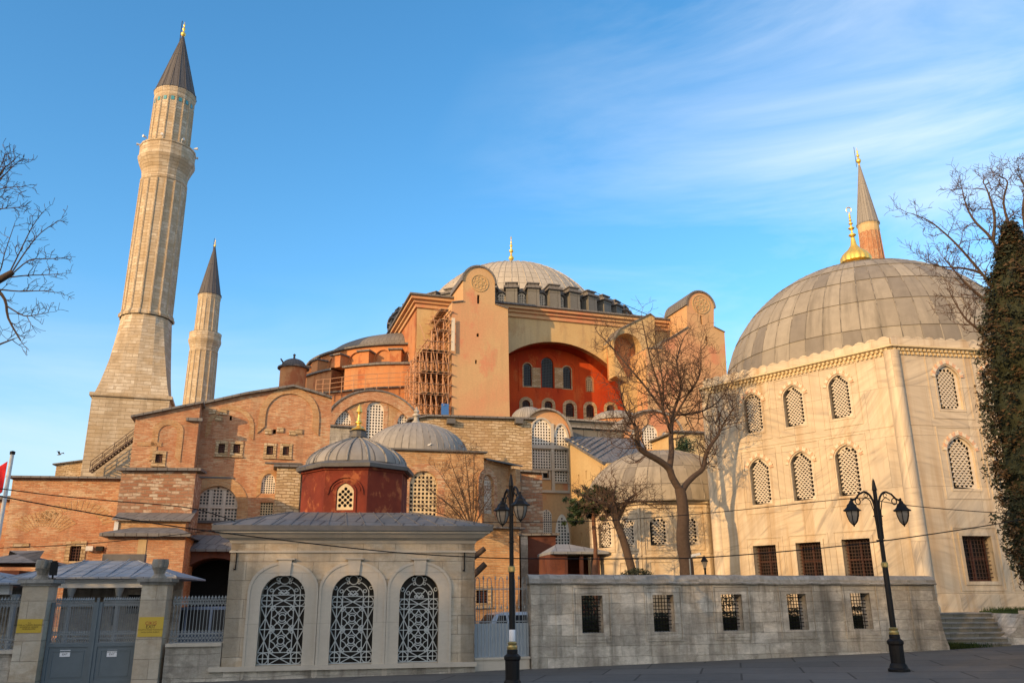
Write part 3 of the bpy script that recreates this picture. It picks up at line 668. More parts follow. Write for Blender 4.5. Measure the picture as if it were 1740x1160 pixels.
# ------------------------------------------------------------------ text
def text_mesh(name, s, size, w, u, z, d, mat, parent, align='CENTER', tall=1.0):
    c = bpy.data.curves.new(name, 'FONT'); c.body = s; c.size = size; c.align_x = align; c.align_y = 'CENTER'; c.extrude = 0.0
    o = bpy.data.objects.new(name, c); COL.objects.link(o)
    dg = bpy.context.evaluated_depsgraph_get(); me = bpy.data.meshes.new_from_object(o.evaluated_get(dg)); COL.objects.unlink(o); bpy.data.objects.remove(o)
    org = worg(parent)
    for v in me.vertices: v.co = w.P(u + v.co.x, z + v.co.y * tall, d) - org
    me.materials.clear(); me.materials.append(mat); me.name = name
    ob = bpy.data.objects.new(name, me); COL.objects.link(ob); ob.parent = parent; return ob
# ------------------------------------------------------------------ gate pillars
def pillar(xl, xr, ytop, label):
    w = WF; d0 = 0.12; a, z = w.px(xl, 1040, d0); b = w.px(xr, 1040, d0)[0]; zt = w.px((xl + xr) / 2, ytop, d0)[1]; g0 = zg(w, a); W = b - a; c = (a + b) / 2
    th = thing('gate_pillar', label, 'pillar', w.P(c, g0, d0 - W / 2), 'stone pillars flanking the gate')
    mb = MB(); wbox(mb, w, a, b, g0 - 0.2, zt - 0.17, d0 - W, d0); mb.build('shaft', MAT['ashlar'], th)
    mb = MB(); wbox(mb, w, a - 0.05, b + 0.05, zt - 0.17, zt - 0.1, d0 - W - 0.05, d0 + 0.05); wbox(mb, w, a - 0.12, b + 0.12, zt - 0.1, zt, d0 - W - 0.12, d0 + 0.12); mb.build('cap', MAT['coping_stone'], th)
    mb = MB(); p = w.P(c, zt, d0 - W / 2)
    mb.lathe(p, [(0.24, 0), (0.2, 0.06), (0.14, 0.12), (0.16, 0.2), (0.22, 0.3)], 12)
    mb.lathe(p + Vector((0, 0, 0.3)), [(0.2, 0), (0.22, 0.12), (0.2, 0.24), (0.13, 0.2), (0.0, 0.19)], 24, flute=lambda i, z: 1 + 0.13 * math.cos(i * PI / 2))
    mb.build('finial', MAT['wall_stone'], th, smooth=40)
    return th, w, c, d0
P1, w1, c1, dp = pillar(32, 77, 984, 'left gate pillar with yellow plaque and dark floodlight on its cap')
P2, _, c2, _ = pillar(236, 280, 982, 'right gate pillar carrying the yellow EXIT plaque')
def plaque(xl, xr, yt, yb, lines, label):
    w = WF; d = dp + 0.02; a, b, z0, z1 = w.rect(xl, xr, yt, yb, d)
    th = thing('plaque', label, 'sign', w.P((a + b) / 2, z0, d))
    mb = MB(); wbox(mb, w, a, b, z0, z1, dp + 0.004, d); mb.build('panel', MAT['plaque_yellow'], th)
    for s, fz, sz, mt in lines: text_mesh('lettering', s, sz * (z1 - z0), w, (a + b) / 2, z0 + fz * (z1 - z0), d + 0.004, mt, th)
plaque(28.5, 71, 1051, 1074.5, [('T.C.', .70, .15, MAT['ink']), ('K\u00dcLT\u00dcR ve TUR\u0130ZM BAKANLI\u011eI', .56, .15, MAT['ink']), ('AYASOFYA M\u00dcZES\u0130', .41, .15, MAT['ink']), ('M\u00dcD\u00dcRL\u00dc\u011e\u00dc', .27, .15, MAT['ink'])], 'small yellow plaque with three lines of dark print on the left gate pillar')
plaque(235, 277, 1047.5, 1081, [('\u00c7IKI\u015e', .68, .24, MAT['ink_red']), ('EXIT', .50, .24, MAT['ink']), ('AYASOFYA M\u00dcZES\u0130 M\u00dcD\u00dcRL\u00dc\u011e\u00dc', .35, .085, MAT['ink']), ('HAGIA SOPHIA MUSEUM', .23, .085, MAT['ink'])], 'yellow plaque reading EXIT in large letters on the right gate pillar')
# floodlight on the left pillar cap
p = WF.P(c1 + 0.33, WF.px(85, 983)[1], -0.05); th = thing('floodlight', 'small dark green floodlight sitting on the left gate pillar', 'light', p)
mb = MB(); mb.cbox(p + Vector((0, 0, 0.1)), 0.2, 0.26, 0.34, 0.5); mb.cbox(p + Vector((0, 0.0, 0.44)), 0.14, 0.2, 0.05, 0.5); mb.build('housing', MAT['iron'], th)
mb = MB(); mb.cbox(p, 0.14, 0.14, 0.02); mb.tube([p + Vector((0, 0, 0.02)), p + Vector((0, 0, 0.12))], 0.025, 6); mb.build('bracket', MAT['iron'], th)
# ------------------------------------------------------------------ gate, two leaves
def gate():
    w = WF; d = -0.25; a = c1 + 0.36; b = c2 - 0.36; mid = (a + b) / 2 + 0.02; zt = w.px(160, 1016, d)[1]; zb = w.px(160, 1078, d)[1]; zp = w.px(155, 1094, d)[1]; z0 = zg(w, a) + 0.03
    th = thing('iron_gate', 'blue grey double gate with solid lower panels and lacy bars between the pillars', 'gate', w.P(mid, z0, d))
    for u0, u1 in ((a, mid - 0.03), (mid + 0.03, b)):
        mb = MB()
        for x in (u0, u1 - 0.09): wbox(mb, w, x, x + 0.09, z0, zt - 0.1, d - 0.04, d + 0.04)
        for z in (z0, zp - 0.06): wbox(mb, w, u0 + 0.09, u1 - 0.09, z, z + 0.1, d - 0.035, d + 0.035)
        lf = mb.build('leaf', MAT['gate_paint'], th)
        mb = MB(); q = rectp(u0 + 0.09, u1 - 0.09, z0 + 0.1, zp - 0.06); wbox(mb, w, u0 + 0.09, u1 - 0.09, z0 + 0.1, zp - 0.06, d - 0.015, d + 0.005)
        ring(mb, w, grow(q, -0.12), grow(q, -0.09), d + 0.02, 0.02); mb.build('panel', MAT['gate_paint'], lf)
        mb = MB(); lace_fence(mb, w, u0 + 0.09, u1 - 0.09, zp + 0.04, zt, d, 16)
        for i in range(33): mb.tube([w.P(u0 + 0.09 + (u1 - u0 - 0.18) * i / 32, zb, d), w.P(u0 + 0.09 + (u1 - u0 - 0.18) * i / 32, zt - 0.28, d)], 0.006, 4)
        mb.build('bars', MAT['fence_paint'], lf)
    mb = MB(); wbox(mb, w, mid - 0.035, mid + 0.035, z0, zt + 0.02, d + 0.042, d + 0.075); mb.build('centre_stile', MAT['gate_paint'], th)
    for (xl, xr, yt, yb), lb in zip(((101.5, 119, 1103.5, 1115), (181.5, 198.5, 1103, 1115)), ('left', 'right')):
        u0, u1, z0_, z1_ = w.rect(xl, xr, yt, yb, d + 0.02)
        t = thing('paper_notice', f'white paper notice reading EXIT on the {lb} gate leaf', 'sign', w.P((u0 + u1) / 2, z0_, d + 0.02))
        mb = MB(); wbox(mb, w, u0, u1, z0_, z1_, d + 0.008, d + 0.014); mb.build('sheet', MAT['paper'], t)
        text_mesh('lettering', '\u00c7IKI\u015e KAPISI', 0.047, w, (u0 + u1) / 2, z0_ + 0.66 * (z1_ - z0_), d + 0.017, MAT['ink'], t); text_mesh('lettering', 'EXIT', 0.07, w, (u0 + u1) / 2, z0_ + 0.34 * (z1_ - z0_), d + 0.017, MAT['ink'], t)
gate()
# ------------------------------------------------------------------ fence in the gap between kiosk and wall
def gap_fence():
    a = WF.P(WF.px(808, 1110)[0], 0, -0.35); b = WW.P(WW.px(901, 1110)[0] - 0.02, 0, -0.2); w = Wall(a, b); L = w.L
    zl = w.px(850, 1119)[1]; zs = w.px(850, 1058)[1]; zt = w.px(850, 981)[1]; zh = w.px(850, 1033)[1]
    th = thing('gap_fence', 'white hooped iron fence with corrugated sheet below between kiosk and long wall', 'fence', w.P(L / 2, gz(w.P(L / 2, 0).x), 0))
    mb = MB(); wbox(mb, w, 0, L, -0.5, zl, -0.2, 0.12); wbox(mb, w, -0.02, L + 0.02, zl, zl + 0.06, -0.22, 0.16); mb.build('kerb', MAT['trim_stone'], th)
    mb = MB(); n = 60; rows = [[w.P(L * i / n, z, 0.03 + 0.02 * math.sin(i * PI / 2 + 0.7)) for i in range(n + 1)] for z in (zl + 0.06, zs)]; mb.grid(rows); mb.grid([[p - w.n * 0.012 for p in r_] for r_ in rows[::-1]]); mb.build('corrugated_sheet', MAT['sheet_metal'], th)
    mb = MB(); k = 9; st = L / k
    for z in (zs + 0.05, w.px(850, 1000)[1]): wbox(mb, w, 0, L, z - 0.015, z + 0.015, -0.03, 0)
    for i in range(k):
        u = st * (i + 0.5)
        if i % 2 == 0:
            mb.tube([w.P(u - st * .36, zs, -0.015), w.P(u - st * .36, zt - 0.12, -0.015), w.P(u - st * .25, zt - 0.02, -0.015), w.P(u, zt + 0.02, -0.015), w.P(u + st * .25, zt - 0.02, -0.015), w.P(u + st * .36, zt - 0.12, -0.015), w.P(u + st * .36, zs, -0.015)], 0.013, 5)
        else:
            mb.tube([w.P(u, zs, -0.015), w.P(u, zt - 0.05, -0.015)], 0.012, 5); mb.lathe(w.P(u, zt - 0.06, -0.015), [(0.012, 0), (0.035, 0.03), (0.0, 0.15)], 5)
        mb.tube([w.P(u, zs, -0.015), w.P(u, zh, -0.015)], 0.011, 5); mb.lathe(w.P(u, zh - 0.02, -0.015), [(0.012, 0), (0.035, 0.03), (0.0, 0.15)], 5)
    mb.build('bars', MAT['fence_paint'], th)
gap_fence()

# ------------------------------------------------------------------ stairs, landing and grass at the far right
def stairs():
    e = WW.P(WW.px(1594, 1040)[0], 0, -0.2); A = gnd(1604, 1106); A = Vector((e.x + 0.25, e.y + 0.25, 0)); w = Wall(A, A + Vector((math.cos(R(9)), math.sin(R(9)), 0))); g0 = gz(A.x)
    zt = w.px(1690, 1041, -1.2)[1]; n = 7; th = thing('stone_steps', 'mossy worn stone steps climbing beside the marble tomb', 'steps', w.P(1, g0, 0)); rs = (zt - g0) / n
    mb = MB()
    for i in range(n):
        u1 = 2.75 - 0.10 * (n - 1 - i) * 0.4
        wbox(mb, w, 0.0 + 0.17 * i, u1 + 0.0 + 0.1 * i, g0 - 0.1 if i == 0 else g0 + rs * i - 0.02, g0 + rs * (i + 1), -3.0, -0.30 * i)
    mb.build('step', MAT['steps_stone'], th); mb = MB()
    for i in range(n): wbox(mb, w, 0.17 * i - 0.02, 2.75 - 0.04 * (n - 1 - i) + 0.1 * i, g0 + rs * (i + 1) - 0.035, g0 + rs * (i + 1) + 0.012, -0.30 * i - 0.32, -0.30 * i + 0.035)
    mb.build('tread', MAT['coping_stone'], th)  # treads paler than the darkened steps, imitating lit edges over shaded risers
    t2 = thing('retaining_wall', 'stained stone retaining wall right of the mossy steps', 'wall', w.P(5, g0, -0.4))
    mb = MB(); slab(mb, w, [(2.5, g0 - 0.3), (12, g0 - 0.3), (12, zt - 0.02), (3.5, zt - 0.02), (3.0, zt * 0.6), (2.6, g0 + 0.3)], [], -0.32, 2.6); mb.build('wall', MAT['wall_stone'], t2)
    mb = MB(); wbox(mb, w, 3.55, 12, zt - 0.02, zt + 0.09, -0.7, -0.25); mb.build('coping', MAT['trim_stone'], t2)
    mb = MB(); rg = random.Random(4)
    def blade(p, h):
        a = rg.uniform(0, 6.28); q = Vector((math.cos(a), math.sin(a), 0)) * 0.012; l = Vector((rg.uniform(-.5, .5), rg.uniform(-.5, .5), 1)) * h
        mb.poly([p - q, p + q, p + l])
    for _ in range(4200): blade(w.P(rg.uniform(3.65, 11.5), zt + 0.04, rg.uniform(-2.8, -0.75)), rg.uniform(0.05, 0.2))
    for _ in range(3000):
        u = abs(rg.gauss(0, 0.3)); blade(w.P(-0.28 + u * 2.2, g0 + rg.random() * 0.12, 0.06 + rg.uniform(0, 0.26) * (1 - min(1, u))), rg.uniform(0.05, 0.14))
    mb.cbox(w.P(7.75, zt - 0.1, -1.8), 8.2, 2.0, 0.14, R(9))
    o = mb.build('grass', MAT['lawn']); o['kind'] = 'stuff'
stairs()
# ------------------------------------------------------------------ large six-sided marble tomb on the right
def big_tomb():
    w0 = WA(1531, 705, 33.0, -49); Lf = -w0.px(1210, 830)[0]; K = w0.P(0, 0)
    t = w0.t; TL = Wall(K - t * Lf, K); TR = Wall(K, K + Vector((math.cos(R(11)), math.sin(R(11)), 0)) * Lf)
    out = (TL.n + TR.n).normalized(); c = K - out * Lf; c.z = 0
    th = thing('domed_tomb', 'large pale marble six-sided tomb with grey lead dome and gold finial', 'tomb', Vector((c.x, c.y, gz(c.x))))
    a0 = math.atan2(out.y, out.x); hexv = [c + Vector((math.cos(a0 + k * PI / 3), math.sin(a0 + k * PI / 3), 0)) * Lf for k in range(6)]
    zT = TL.px(1505, 597)[1]; zD = TL.px(1507, 573)[1]; z0 = gz(c.x) - 0.5
    L = Lf
    lw = [(1264, 1295, 668.6, 734), (1331.5, 1366, 655, 723), (1409, 1445, 637, 709), (1275, 1309, 778, 856), (1345, 1382.5, 767, 849), (1421, 1461.5, 755.5, 841)]
    rw = [(1593.5, 1632, 620.5, 695), (1614, 1658, 741.5, 830), (1672, 1709, 624, 700), (1693, 1738, 745, 834)]
    lb = [(1282.5, 1321.5, 926, 982), (1355.5, 1398.5, 921, 984), (1434.5, 1483, 915, 986)]; rb = [(1639, 1689, 910, 987), (1727, 1778, 908, 986)]
    arL = [archp(*TL.rect(*q), 'ogee', rise=(TL.rect(*q)[1] - TL.rect(*q)[0]) * 0.5) for q in lw]; arR = [archp(*TR.rect(*q), 'ogee', rise=(TR.rect(*q)[1] - TR.rect(*q)[0]) * 0.5) for q in rw]
    boL = [TL.rect(*q) for q in lb]; boR = [TR.rect(*q) for q in rb]
    mb = MB(); slab(mb, TL, rectp(0, L, z0, zT), arL + [rectp(*b) for b in boL], 0, 0.5, back=False); slab(mb, TR, rectp(0, L, z0, zT), arR + [rectp(*b) for b in boR], 0, 0.5, back=False)
    for k in range(1, 5): sheet(mb, Wall(hexv[k], hexv[k + 1 if k < 5 else 0]) if Wall(hexv[k], hexv[(k + 1) % 6]).n.dot(hexv[k] - c) > 0 else Wall(hexv[(k + 1) % 6], hexv[k]), rectp(0, L, z0, zT))
    mb.build('wall', MAT['marble'], th)
    # corner columns, string courses, shallow panels
    for v in hexv: mb = MB(); mb.lathe(v - (v - c).normalized() * 0.16, [(0.36, z0), (0.36, 1.6), (0.31, 1.7), (0.31, zT - 0.2), (0.34, zT)], 16, us=0.4); mb.build('corner_column', MAT['marble'], th, smooth=40)
    mb = MB(); zs = TL.px(1400, 742)[1]
    for wl, ar, bo in ((TL, arL, boL), (TR, arR, boR)):
        for i, o in enumerate(ar):
            e = rectp(min(p[0] for p in o), max(p[0] for p in o), min(p[1] for p in o), max(p[1] for p in o)); ring(mb, wl, grow(e, 0.36), grow(e, 0.41), 0.025, 0.04)
            ring(mb, wl, grow(o, 0.06), grow(o, 0.1), 0.02, 0.04)
        for b in bo: ring(mb, wl, rectp(*b), grow(rectp(*b), 0.13), 0.05, 0.1); ring(mb, wl, grow(rectp(*b), 0.3), grow(rectp(*b), 0.36), 0.03, 0.05)
        for z, d in ((zs, 0.018), (1.95, 0.05), (1.35, 0.09)): wbox(mb, wl, 0, L, z0 if d > 0.04 else z, z + 0.05, 0, d)
    mb.build('panel_moulding', MAT['marble'], th)
    # cresting over the windows
    for wl, ar in ((TL, arL), (TR, arR)):
        for o in ar:
            window(th, wl, o, 0, 'hex', 6 if wl is TL else 6, MAT['lattice'], fill=0.88, rec=0.12, th=0.04)
            mb = MB(); top = o[2:]; big = grow(o, 0.24)[2:]; us = [p[0] for p in o]; cu = (min(us) + max(us)) / 2; zc_ = top[0][1]
            n = len(top); m_ = []
            for i in range(n * 2 - 1):
                k = i // 2; f = 0.5 if i % 2 else 0; a = (top[k][0] * (1 - f) + top[min(k + 1, n - 1)][0] * f, top[k][1] * (1 - f) + top[min(k + 1, n - 1)][1] * f)
                e_ = 0.25 if i % 2 == 0 else 0.18; dx, dz = a[0] - cu, a[1] - zc_ + 0.08; l = math.hypot(dx, dz) + 1e-6
                m_.append((a, (a[0] + dx / l * 0.07, a[1] + dz / l * 0.07), (a[0] + dx / l * e_, a[1] + dz / l * e_)))
            for i in range(len(m_) - 1):
                p, q = m_[i], m_[i + 1]; mi = (i // 2) % 2
                mb.poly([wl.P(*p[1], 0.045), wl.P(*p[2], 0.045), wl.P(*q[2], 0.045), wl.P(*q[1], 0.045)], mi=mi)
                mb.poly([wl.P(*p[2], 0.045), wl.P(*p[2], 0), wl.P(*q[2], 0), wl.P(*q[2], 0.045)], mi=mi); mb.poly([wl.P(*q[1], 0.045), wl.P(*q[1], 0), wl.P(*p[1], 0), wl.P(*p[1], 0.045)], mi=mi)
            mb.build('window_arch', [MAT['voussoir'], MAT['cream']], th)
        for b in (boL if wl is TL else boR):
            mb = MB(); a, e, z_, y_ = b; d = -0.22
            for i in range(1, 9): mb.tube([wl.P(a + (e - a) * i / 9, z_, d), wl.P(a + (e - a) * i / 9, y_, d)], 0.016, 5)
            nb = int((y_ - z_) / ((e - a) / 9))
            for i in range(1, nb): mb.tube([wl.P(a, z_ + (y_ - z_) * i / nb, d + 0.02), wl.P(e, z_ + (y_ - z_) * i / nb, d + 0.02)], 0.016, 5)
            o = mb.build('barred_window', MAT['iron_brown'], th)
            mb = MB(); d = -0.40; cu = (a + e) / 2
            for x0, x1 in ((a, a + 0.08), (e - 0.08, e), (cu - 0.05, cu + 0.05)): wbox(mb, wl, x0, x1, z_, y_, d, d + 0.05)
            for z in (z_, (z_ + y_) / 2 - 0.03, y_ - 0.08): wbox(mb, wl, a, e, z, z + 0.08, d - 0.01, d + 0.04)
            mb.build('shutter_frame', MAT['iron_red'], o); mb = MB(); sheet(mb, wl, rectp(a, e, z_, y_), d=-0.44); mb.build('pane', MAT['glass'], o)
    # dentil frieze, parapet with cresting
    mb = MB()
    pr = [(0.0, zT - 0.12), (0.03, zT - 0.1), (0.03, zT), (0.06, zT + 0.02), (0.16, zT + 0.10), (0.26, zT + 0.12), (0.26, zT + 0.18), (0.12, zT + 0.21)]
    prf = [(L + e * 1.1547, z) for e, z in pr]; mb.lathe(c, prf, 6, a0, a0 + 2 * PI)
    for k in range(6):
        A, B = hexv[k], hexv[(k + 1) % 6]; wl = Wall(B, A) if Wall(B, A).n.dot(A - c) > 0 else Wall(A, B)
        n = int(L / 0.2)
        for i in range(n): wbox(mb, wl, L * i / n, L * i / n + 0.10, zT - 0.02, zT + 0.10, 0.0, 0.16); wbox(mb, wl, L * (i + .5) / n, L * (i + .5) / n + 0.09, zT - 0.16, zT - 0.04, 0.0, 0.09)
    mb.build('cornice', MAT['lattice_gold'], th)
    mb = MB(); zP = zD - 0.06
    for k in range(6):
        A, B = hexv[k], hexv[(k + 1) % 6]; wl = Wall(B, A) if Wall(B, A).n.dot(A - c) > 0 else Wall(A, B)
        n = 18; top = []
        for i in range(n * 4 + 1): top.append((L * i / (n * 4), zP + 0.12 * abs(math.sin(PI * i / 4))))
        slab(mb, wl, [(0, zT + 0.19), (L, zT + 0.19)] + top[::-1], [], 0.06, 0.2)
    mb.build('parapet', MAT['marble'], th)
    # dome
    rD = 0; px_l = at(1245, 612, c.y)
    rD = 0.795 * L; zS = zT + 0.1; zA = zS + 6
    Dc = math.hypot(c.x, c.y); ry_ = ray(1478, 440); goal = ry_.z / math.hypot(ry_.x, ry_.y)
    for _ in range(60):
        mx = max((zS + (zA - zS) * math.sin(t_) - EYE) / (Dc - rD * math.cos(t_) ** 0.96) for t_ in [PI / 2 * i / 60 for i in range(61)]); zA += (goal - mx) * Dc * 0.6
    H_ = zA - zS
    prof = []
    for i in range(25):
        t_ = PI / 2 * i / 24; prof.append((max(0.02, rD * math.cos(t_) ** 0.96), zS + H_ * math.sin(t_)))
    mb = MB()
    # lead sheets laid in rings: each course laps the one below by a small step
    ny = 7; rows = []; uvs = []; n = 96
    for j in range(ny):
        for s_ in range(7):
            t_ = PI / 2 * (j + s_ / 6) / ny; r_ = max(0.02, rD * math.cos(t_) ** 0.96); z = zS + H_ * math.sin(t_); e = 0.035 * (1 - s_ / 6)
            rows.append([c + Vector(((r_ + e * math.cos(t_)) * math.cos(2 * PI * i / n), (r_ + e * math.cos(t_)) * math.sin(2 * PI * i / n), z + e * math.sin(t_))) for i in range(n + 1)])
            uvs.append([(i * 0.72 * 56 / n + j * 0.0, 1.22 * (j + 0.02 + s_ / 6 * 0.96)) for i in range(n + 1)])
    mb.grid(rows, uvs); mb.lathe(c, [(rD + 0.5, zS - 0.3), (rD + 0.4, zS + 0.1), (rD, zS + 0.25)], 48)
    nr = 56
    for i in range(nr):
        a = 2 * PI * i / nr; mb.tube([c + Vector(((p[0] + 0.01) * math.cos(a), (p[0] + 0.01) * math.sin(a), p[1] + 0.01)) for p in prof[:23:2]], 0.03, 4)
    dm = mb.build('dome', MAT['lead_tomb'], th, smooth=25)
    # gilded ribbed bulb and stacked knobs
    zt = max(zA - 0.1, at(1458, 446, c.y).z); zb = at(1456, 402, c.y).z; tip = at(1443, 352, c.y).z; k = (zb - zt)
    hb = at(1458, 418, c.y).z - zt
    mb = MB(); rb_ = 0.78; mb.lathe(c, [(0.5, zA - 0.2), (0.5, zt + 0.02)], 24)
    mb.lathe(c, [(0.1, zt - 0.05), (rb_, zt), (rb_ * 0.98, zt + hb * .25), (rb_ * 0.8, zt + hb * .5), (rb_ * 0.42, zt + hb * .78), (0.16, zt + hb * 1.05), (0.1, zt + hb * 1.5)], 64, flute=lambda i, z: 1 + 0.06 * abs(math.sin(i * PI / 4)))
    z = zt + hb * 1.5; H2 = tip - z
    for f, rr_ in ((0.02, 0.2), (0.25, 0.17), (0.42, 0.12), (0.54, 0.09), (0.64, 0.075), (0.72, 0.06)):
        zz = z + H2 * f; mb.lathe(c, [(0.05, zz - 0.02), (rr_, zz + rr_ * 0.5), (rr_, zz + rr_ * 0.7), (0.05, zz + rr_ * 1.3)], 14)
    mb.tube([c + Vector((0, 0, z - 0.1)), c + Vector((0, 0, z + H2 * 0.82))], [0.06, 0.03], 8)
    cr = [c + Vector((0.14 * math.sin(a_), 0, z + H2 * 0.9 - 0.17 * math.cos(a_))) for a_ in [R(20 + 16 * i) for i in range(21)]]
    mb.tube(cr, [0.012 + 0.02 * math.sin(PI * i / 20) for i in range(21)], 5); mb.build('finial', MAT['gold'], dm, smooth=40)
    return th, TL, TR, c, L
TOMB, TL, TR, TC, TLEN = big_tomb()

# ------------------------------------------------------------------ small tomb of marble with lead dome, left of the large one
def small_tomb():
    c = at(1128, 900, 47.5); c.z = 0; f = Wall((c.x - 1, 42.6), (c.x + 1, 43.0)); ap = 4.1; Rr = ap / math.cos(PI / 8); a0 = math.atan2(f.n.y, f.n.x) + PI / 8 - R(14)
    zE = at(1125, 851, 43.2).z; zA = at(1128, 764, 46.8).z
    th = thing('domed_tomb', 'small marble tomb with low lead dome behind the twisted bare tree', 'tomb', Vector((c.x, c.y, gz(c.x))))
    vs = [c + Vector((math.cos(a0 + k * PI / 4), math.sin(a0 + k * PI / 4), 0)) * Rr for k in range(8)]
    mb = MB(); mo = MB(); wins = []
    zw0 = at(1140, 925, 43).z; zw1 = at(1140, 875, 43).z; zb1 = at(1140, 945, 43).z
    for k in range(8):
        p, q = vs[k], vs[(k + 1) % 8]; wl = Wall(q, p)
        if wl.n.dot(p - c) < 0: wl = Wall(p, q)
        L = wl.L; ho = []
        if wl.n.y < -0.2:
            for u in (L * 0.27, L * 0.73):
                o = archp(u - 0.46, u + 0.46, zw0, zw1, 'ogee', 0.42); ho.append(o); wins.append((wl, o)); e = rectp(u - 0.46, u + 0.46, zw0, zw1)
                ring(mo, wl, grow(e, 0.18), grow(e, 0.25), 0.04, 0.06); ring(mo, wl, rectp(u - 0.55, u + 0.55, 0.9, zb1 - 0.25), grow(rectp(u - 0.55, u + 0.55, 0.9, zb1 - 0.25), 0.09), 0.05, 0.07)
            wbox(mo, wl, 0, L, zb1 + 0.0, zb1 + 0.1, 0, 0.09); wbox(mo, wl, 0, 0.16, -0.3, zE - 0.3, 0, 0.06); wbox(mo, wl, L - 0.16, L, -0.3, zE - 0.3, 0, 0.06)
        slab(mb, wl, rectp(0, L, -0.3, zE - 0.02), ho, 0, 0.3, back=False)
        wbox(mo, wl, -0.05, L + 0.05, zE - 0.32, zE - 0.22, 0, 0.08); wbox(mo, wl, -0.08, L + 0.08, zE - 0.12, zE, -0.1, 0.16)
    mb.build('wall', MAT['marble'], th); mo.build('moulding', MAT['marble'], th)
    for wl, o in wins: window(th, wl, o, 0, 'hex', 5, MAT['lattice'], fill=0.88, rec=0.08, th=0.04)
    mb = MB(); rD = Rr * 0.985; prof = [(Rr + 0.25, zE), (Rr + 0.27, zE + 0.06), (rD, zE + 0.12)] + [(max(0.03, rD * math.cos(t) ** 0.92), zE + 0.12 + (zA - zE - 0.12) * math.sin(t)) for t in [PI / 2 * i / 16 for i in range(17)]]
    mb.lathe(c, prof, 64, us=0.72 * 36 / (2 * PI))
    for i in range(36):
        a = 2 * PI * i / 36; mb.tube([c + Vector((p[0] * math.cos(a), p[0] * math.sin(a), p[1] + 0.01)) for p in prof[2:19:2]], 0.03, 4)
    mb.build('dome', MAT['lead_tomb'], th, smooth=30)
small_tomb()

# ------------------------------------------------------------------ old baptistery: brick walls, shallow lead dome
def baptistery():
    w = WA(822, 800, 50.0, 15); u0 = w.px(560, 800)[0]; zT = w.px(720, 766)[1]; zb = -0.5; u1 = 0.0
    th = thing('brick_baptistery', 'low brick hall with one big lattice window and a shallow grey lead dome', 'building', w.P((u0 + u1) / 2, 0, -5))
    o = archp(*w.rect(696, 743, 800, 876)); L = u1 - u0
    ch = Wall(w.P(0, 0), w.P(0, 0) + Vector((math.cos(R(60)), math.sin(R(60)), 0))); cl = ch.px(868, 820)[0]; o2 = archp(*ch.rect(819, 839, 806, 872))
    mb = MB(); slab(mb, w, rectp(u0, u1, zb, zT), [o], 0, 0.4, back=False); slab(mb, ch, rectp(0, cl, zb, zT - 0.35), [o2], 0, 0.4, back=False)
    sl = side_wall(w, u0, False, 10); sheet(mb, sl, rectp(0, 10, zb, zT)); e = ch.P(cl, 0); sr = Wall(e, e - w.n); sheet(mb, sr, rectp(0, 8, zb, zT - 0.35))
    mb.build('wall', MAT['brick_gold'], th)
    window(th, w, o, 0, 'sq', 7, MAT['lattice_gold'], fill=0.6, rec=0.16); window(th, ch, o2, 0, 'sq', 7, MAT['lattice'], fill=0.6, rec=0.16)
    mb = MB(); ring(mb, w, grow(o, 0.02), grow(o, 0.45), 0.02, 0.05, skip_bottom=True); mb.build('brick_arch', MAT['brick'], th); mb = MB(); ring(mb, ch, grow(o2, 0.02), grow(o2, 0.4), 0.02, 0.05, skip_bottom=True); mb.build('brick_arch', MAT['brick'], th)
    mb = MB(); wbox(mb, ch, cl - 0.25, cl + 0.35, zb, zT - 0.6, -0.3, 0.5); mb.build('buttress', MAT['brick_gold'], th)
    mb = MB(); wbox(mb, w, u0 - 0.2, u1 + 0.2, zT, zT + 0.1, -0.3, 0.2)
    mb.poly([w.P(u0 - .2, zT + .1, .2), w.P(u1 + .2, zT + .1, .2), w.P(u1 + .2, zT + .35, -10), w.P(u0 - .2, zT + .35, -10)])
    mb.poly([ch.P(-.1, zT - .33, .25), ch.P(cl + .5, zT - .33, .6), ch.P(cl + .5, zT - .05, -6), ch.P(-.1, zT + .0, -3)]); mb.poly([ch.P(-.1, zT - .42, .25), ch.P(cl + .5, zT - .42, .6), ch.P(cl + .5, zT - .33, .6), ch.P(-.1, zT - .33, .25)])
    mb.build('roof_edge', MAT['lead_edge'], th)
    p = at(706, 760, 54.6); c = Vector((p.x, p.y, 0)); zS = at(706, 764, 50.6).z; zA = at(706, 720, 54.6).z; rD = at(797, 762, 54.6).x - c.x
    prof = [(rD + 0.1, zS - 0.3)] + [(max(0.03, rD * math.cos(t)), zS + (zA - zS) * math.sin(t)) for t in [PI / 2 * i / 14 for i in range(15)]]
    mb = MB(); mb.lathe(c, prof, 64, us=0.45 * 48 / (2 * PI))
    for i in range(48):
        a = 2 * PI * i / 48; mb.tube([c + Vector((q[0] * math.cos(a), q[0] * math.sin(a), q[1])) for q in prof[1:14:2]], 0.028, 4)
    dm = mb.build('dome', MAT['lead_grey'], th, smooth=40)
    hF = at(706, 690, 54.6).z - zA; mb = MB(); mb.lathe(c, [(a, zA - 0.05 + b * hF) for a, b in ((0.42, 0), (0.3, .12), (0.17, .25), (0.14, .42), (0.26, .5), (0.26, .56), (0.12, .64), (0.2, .72), (0.16, .8), (0.08, .86), (0.06, 1.0))], 14); mb.build('finial', MAT['wall_stone'], dm, smooth=40)
    # pigeon resting on the dome
    pp = at(729, 757, 50.8); q = c + (pp - c).normalized() * 0
    return th, c, rD, zS, zA, w
BAP = baptistery()
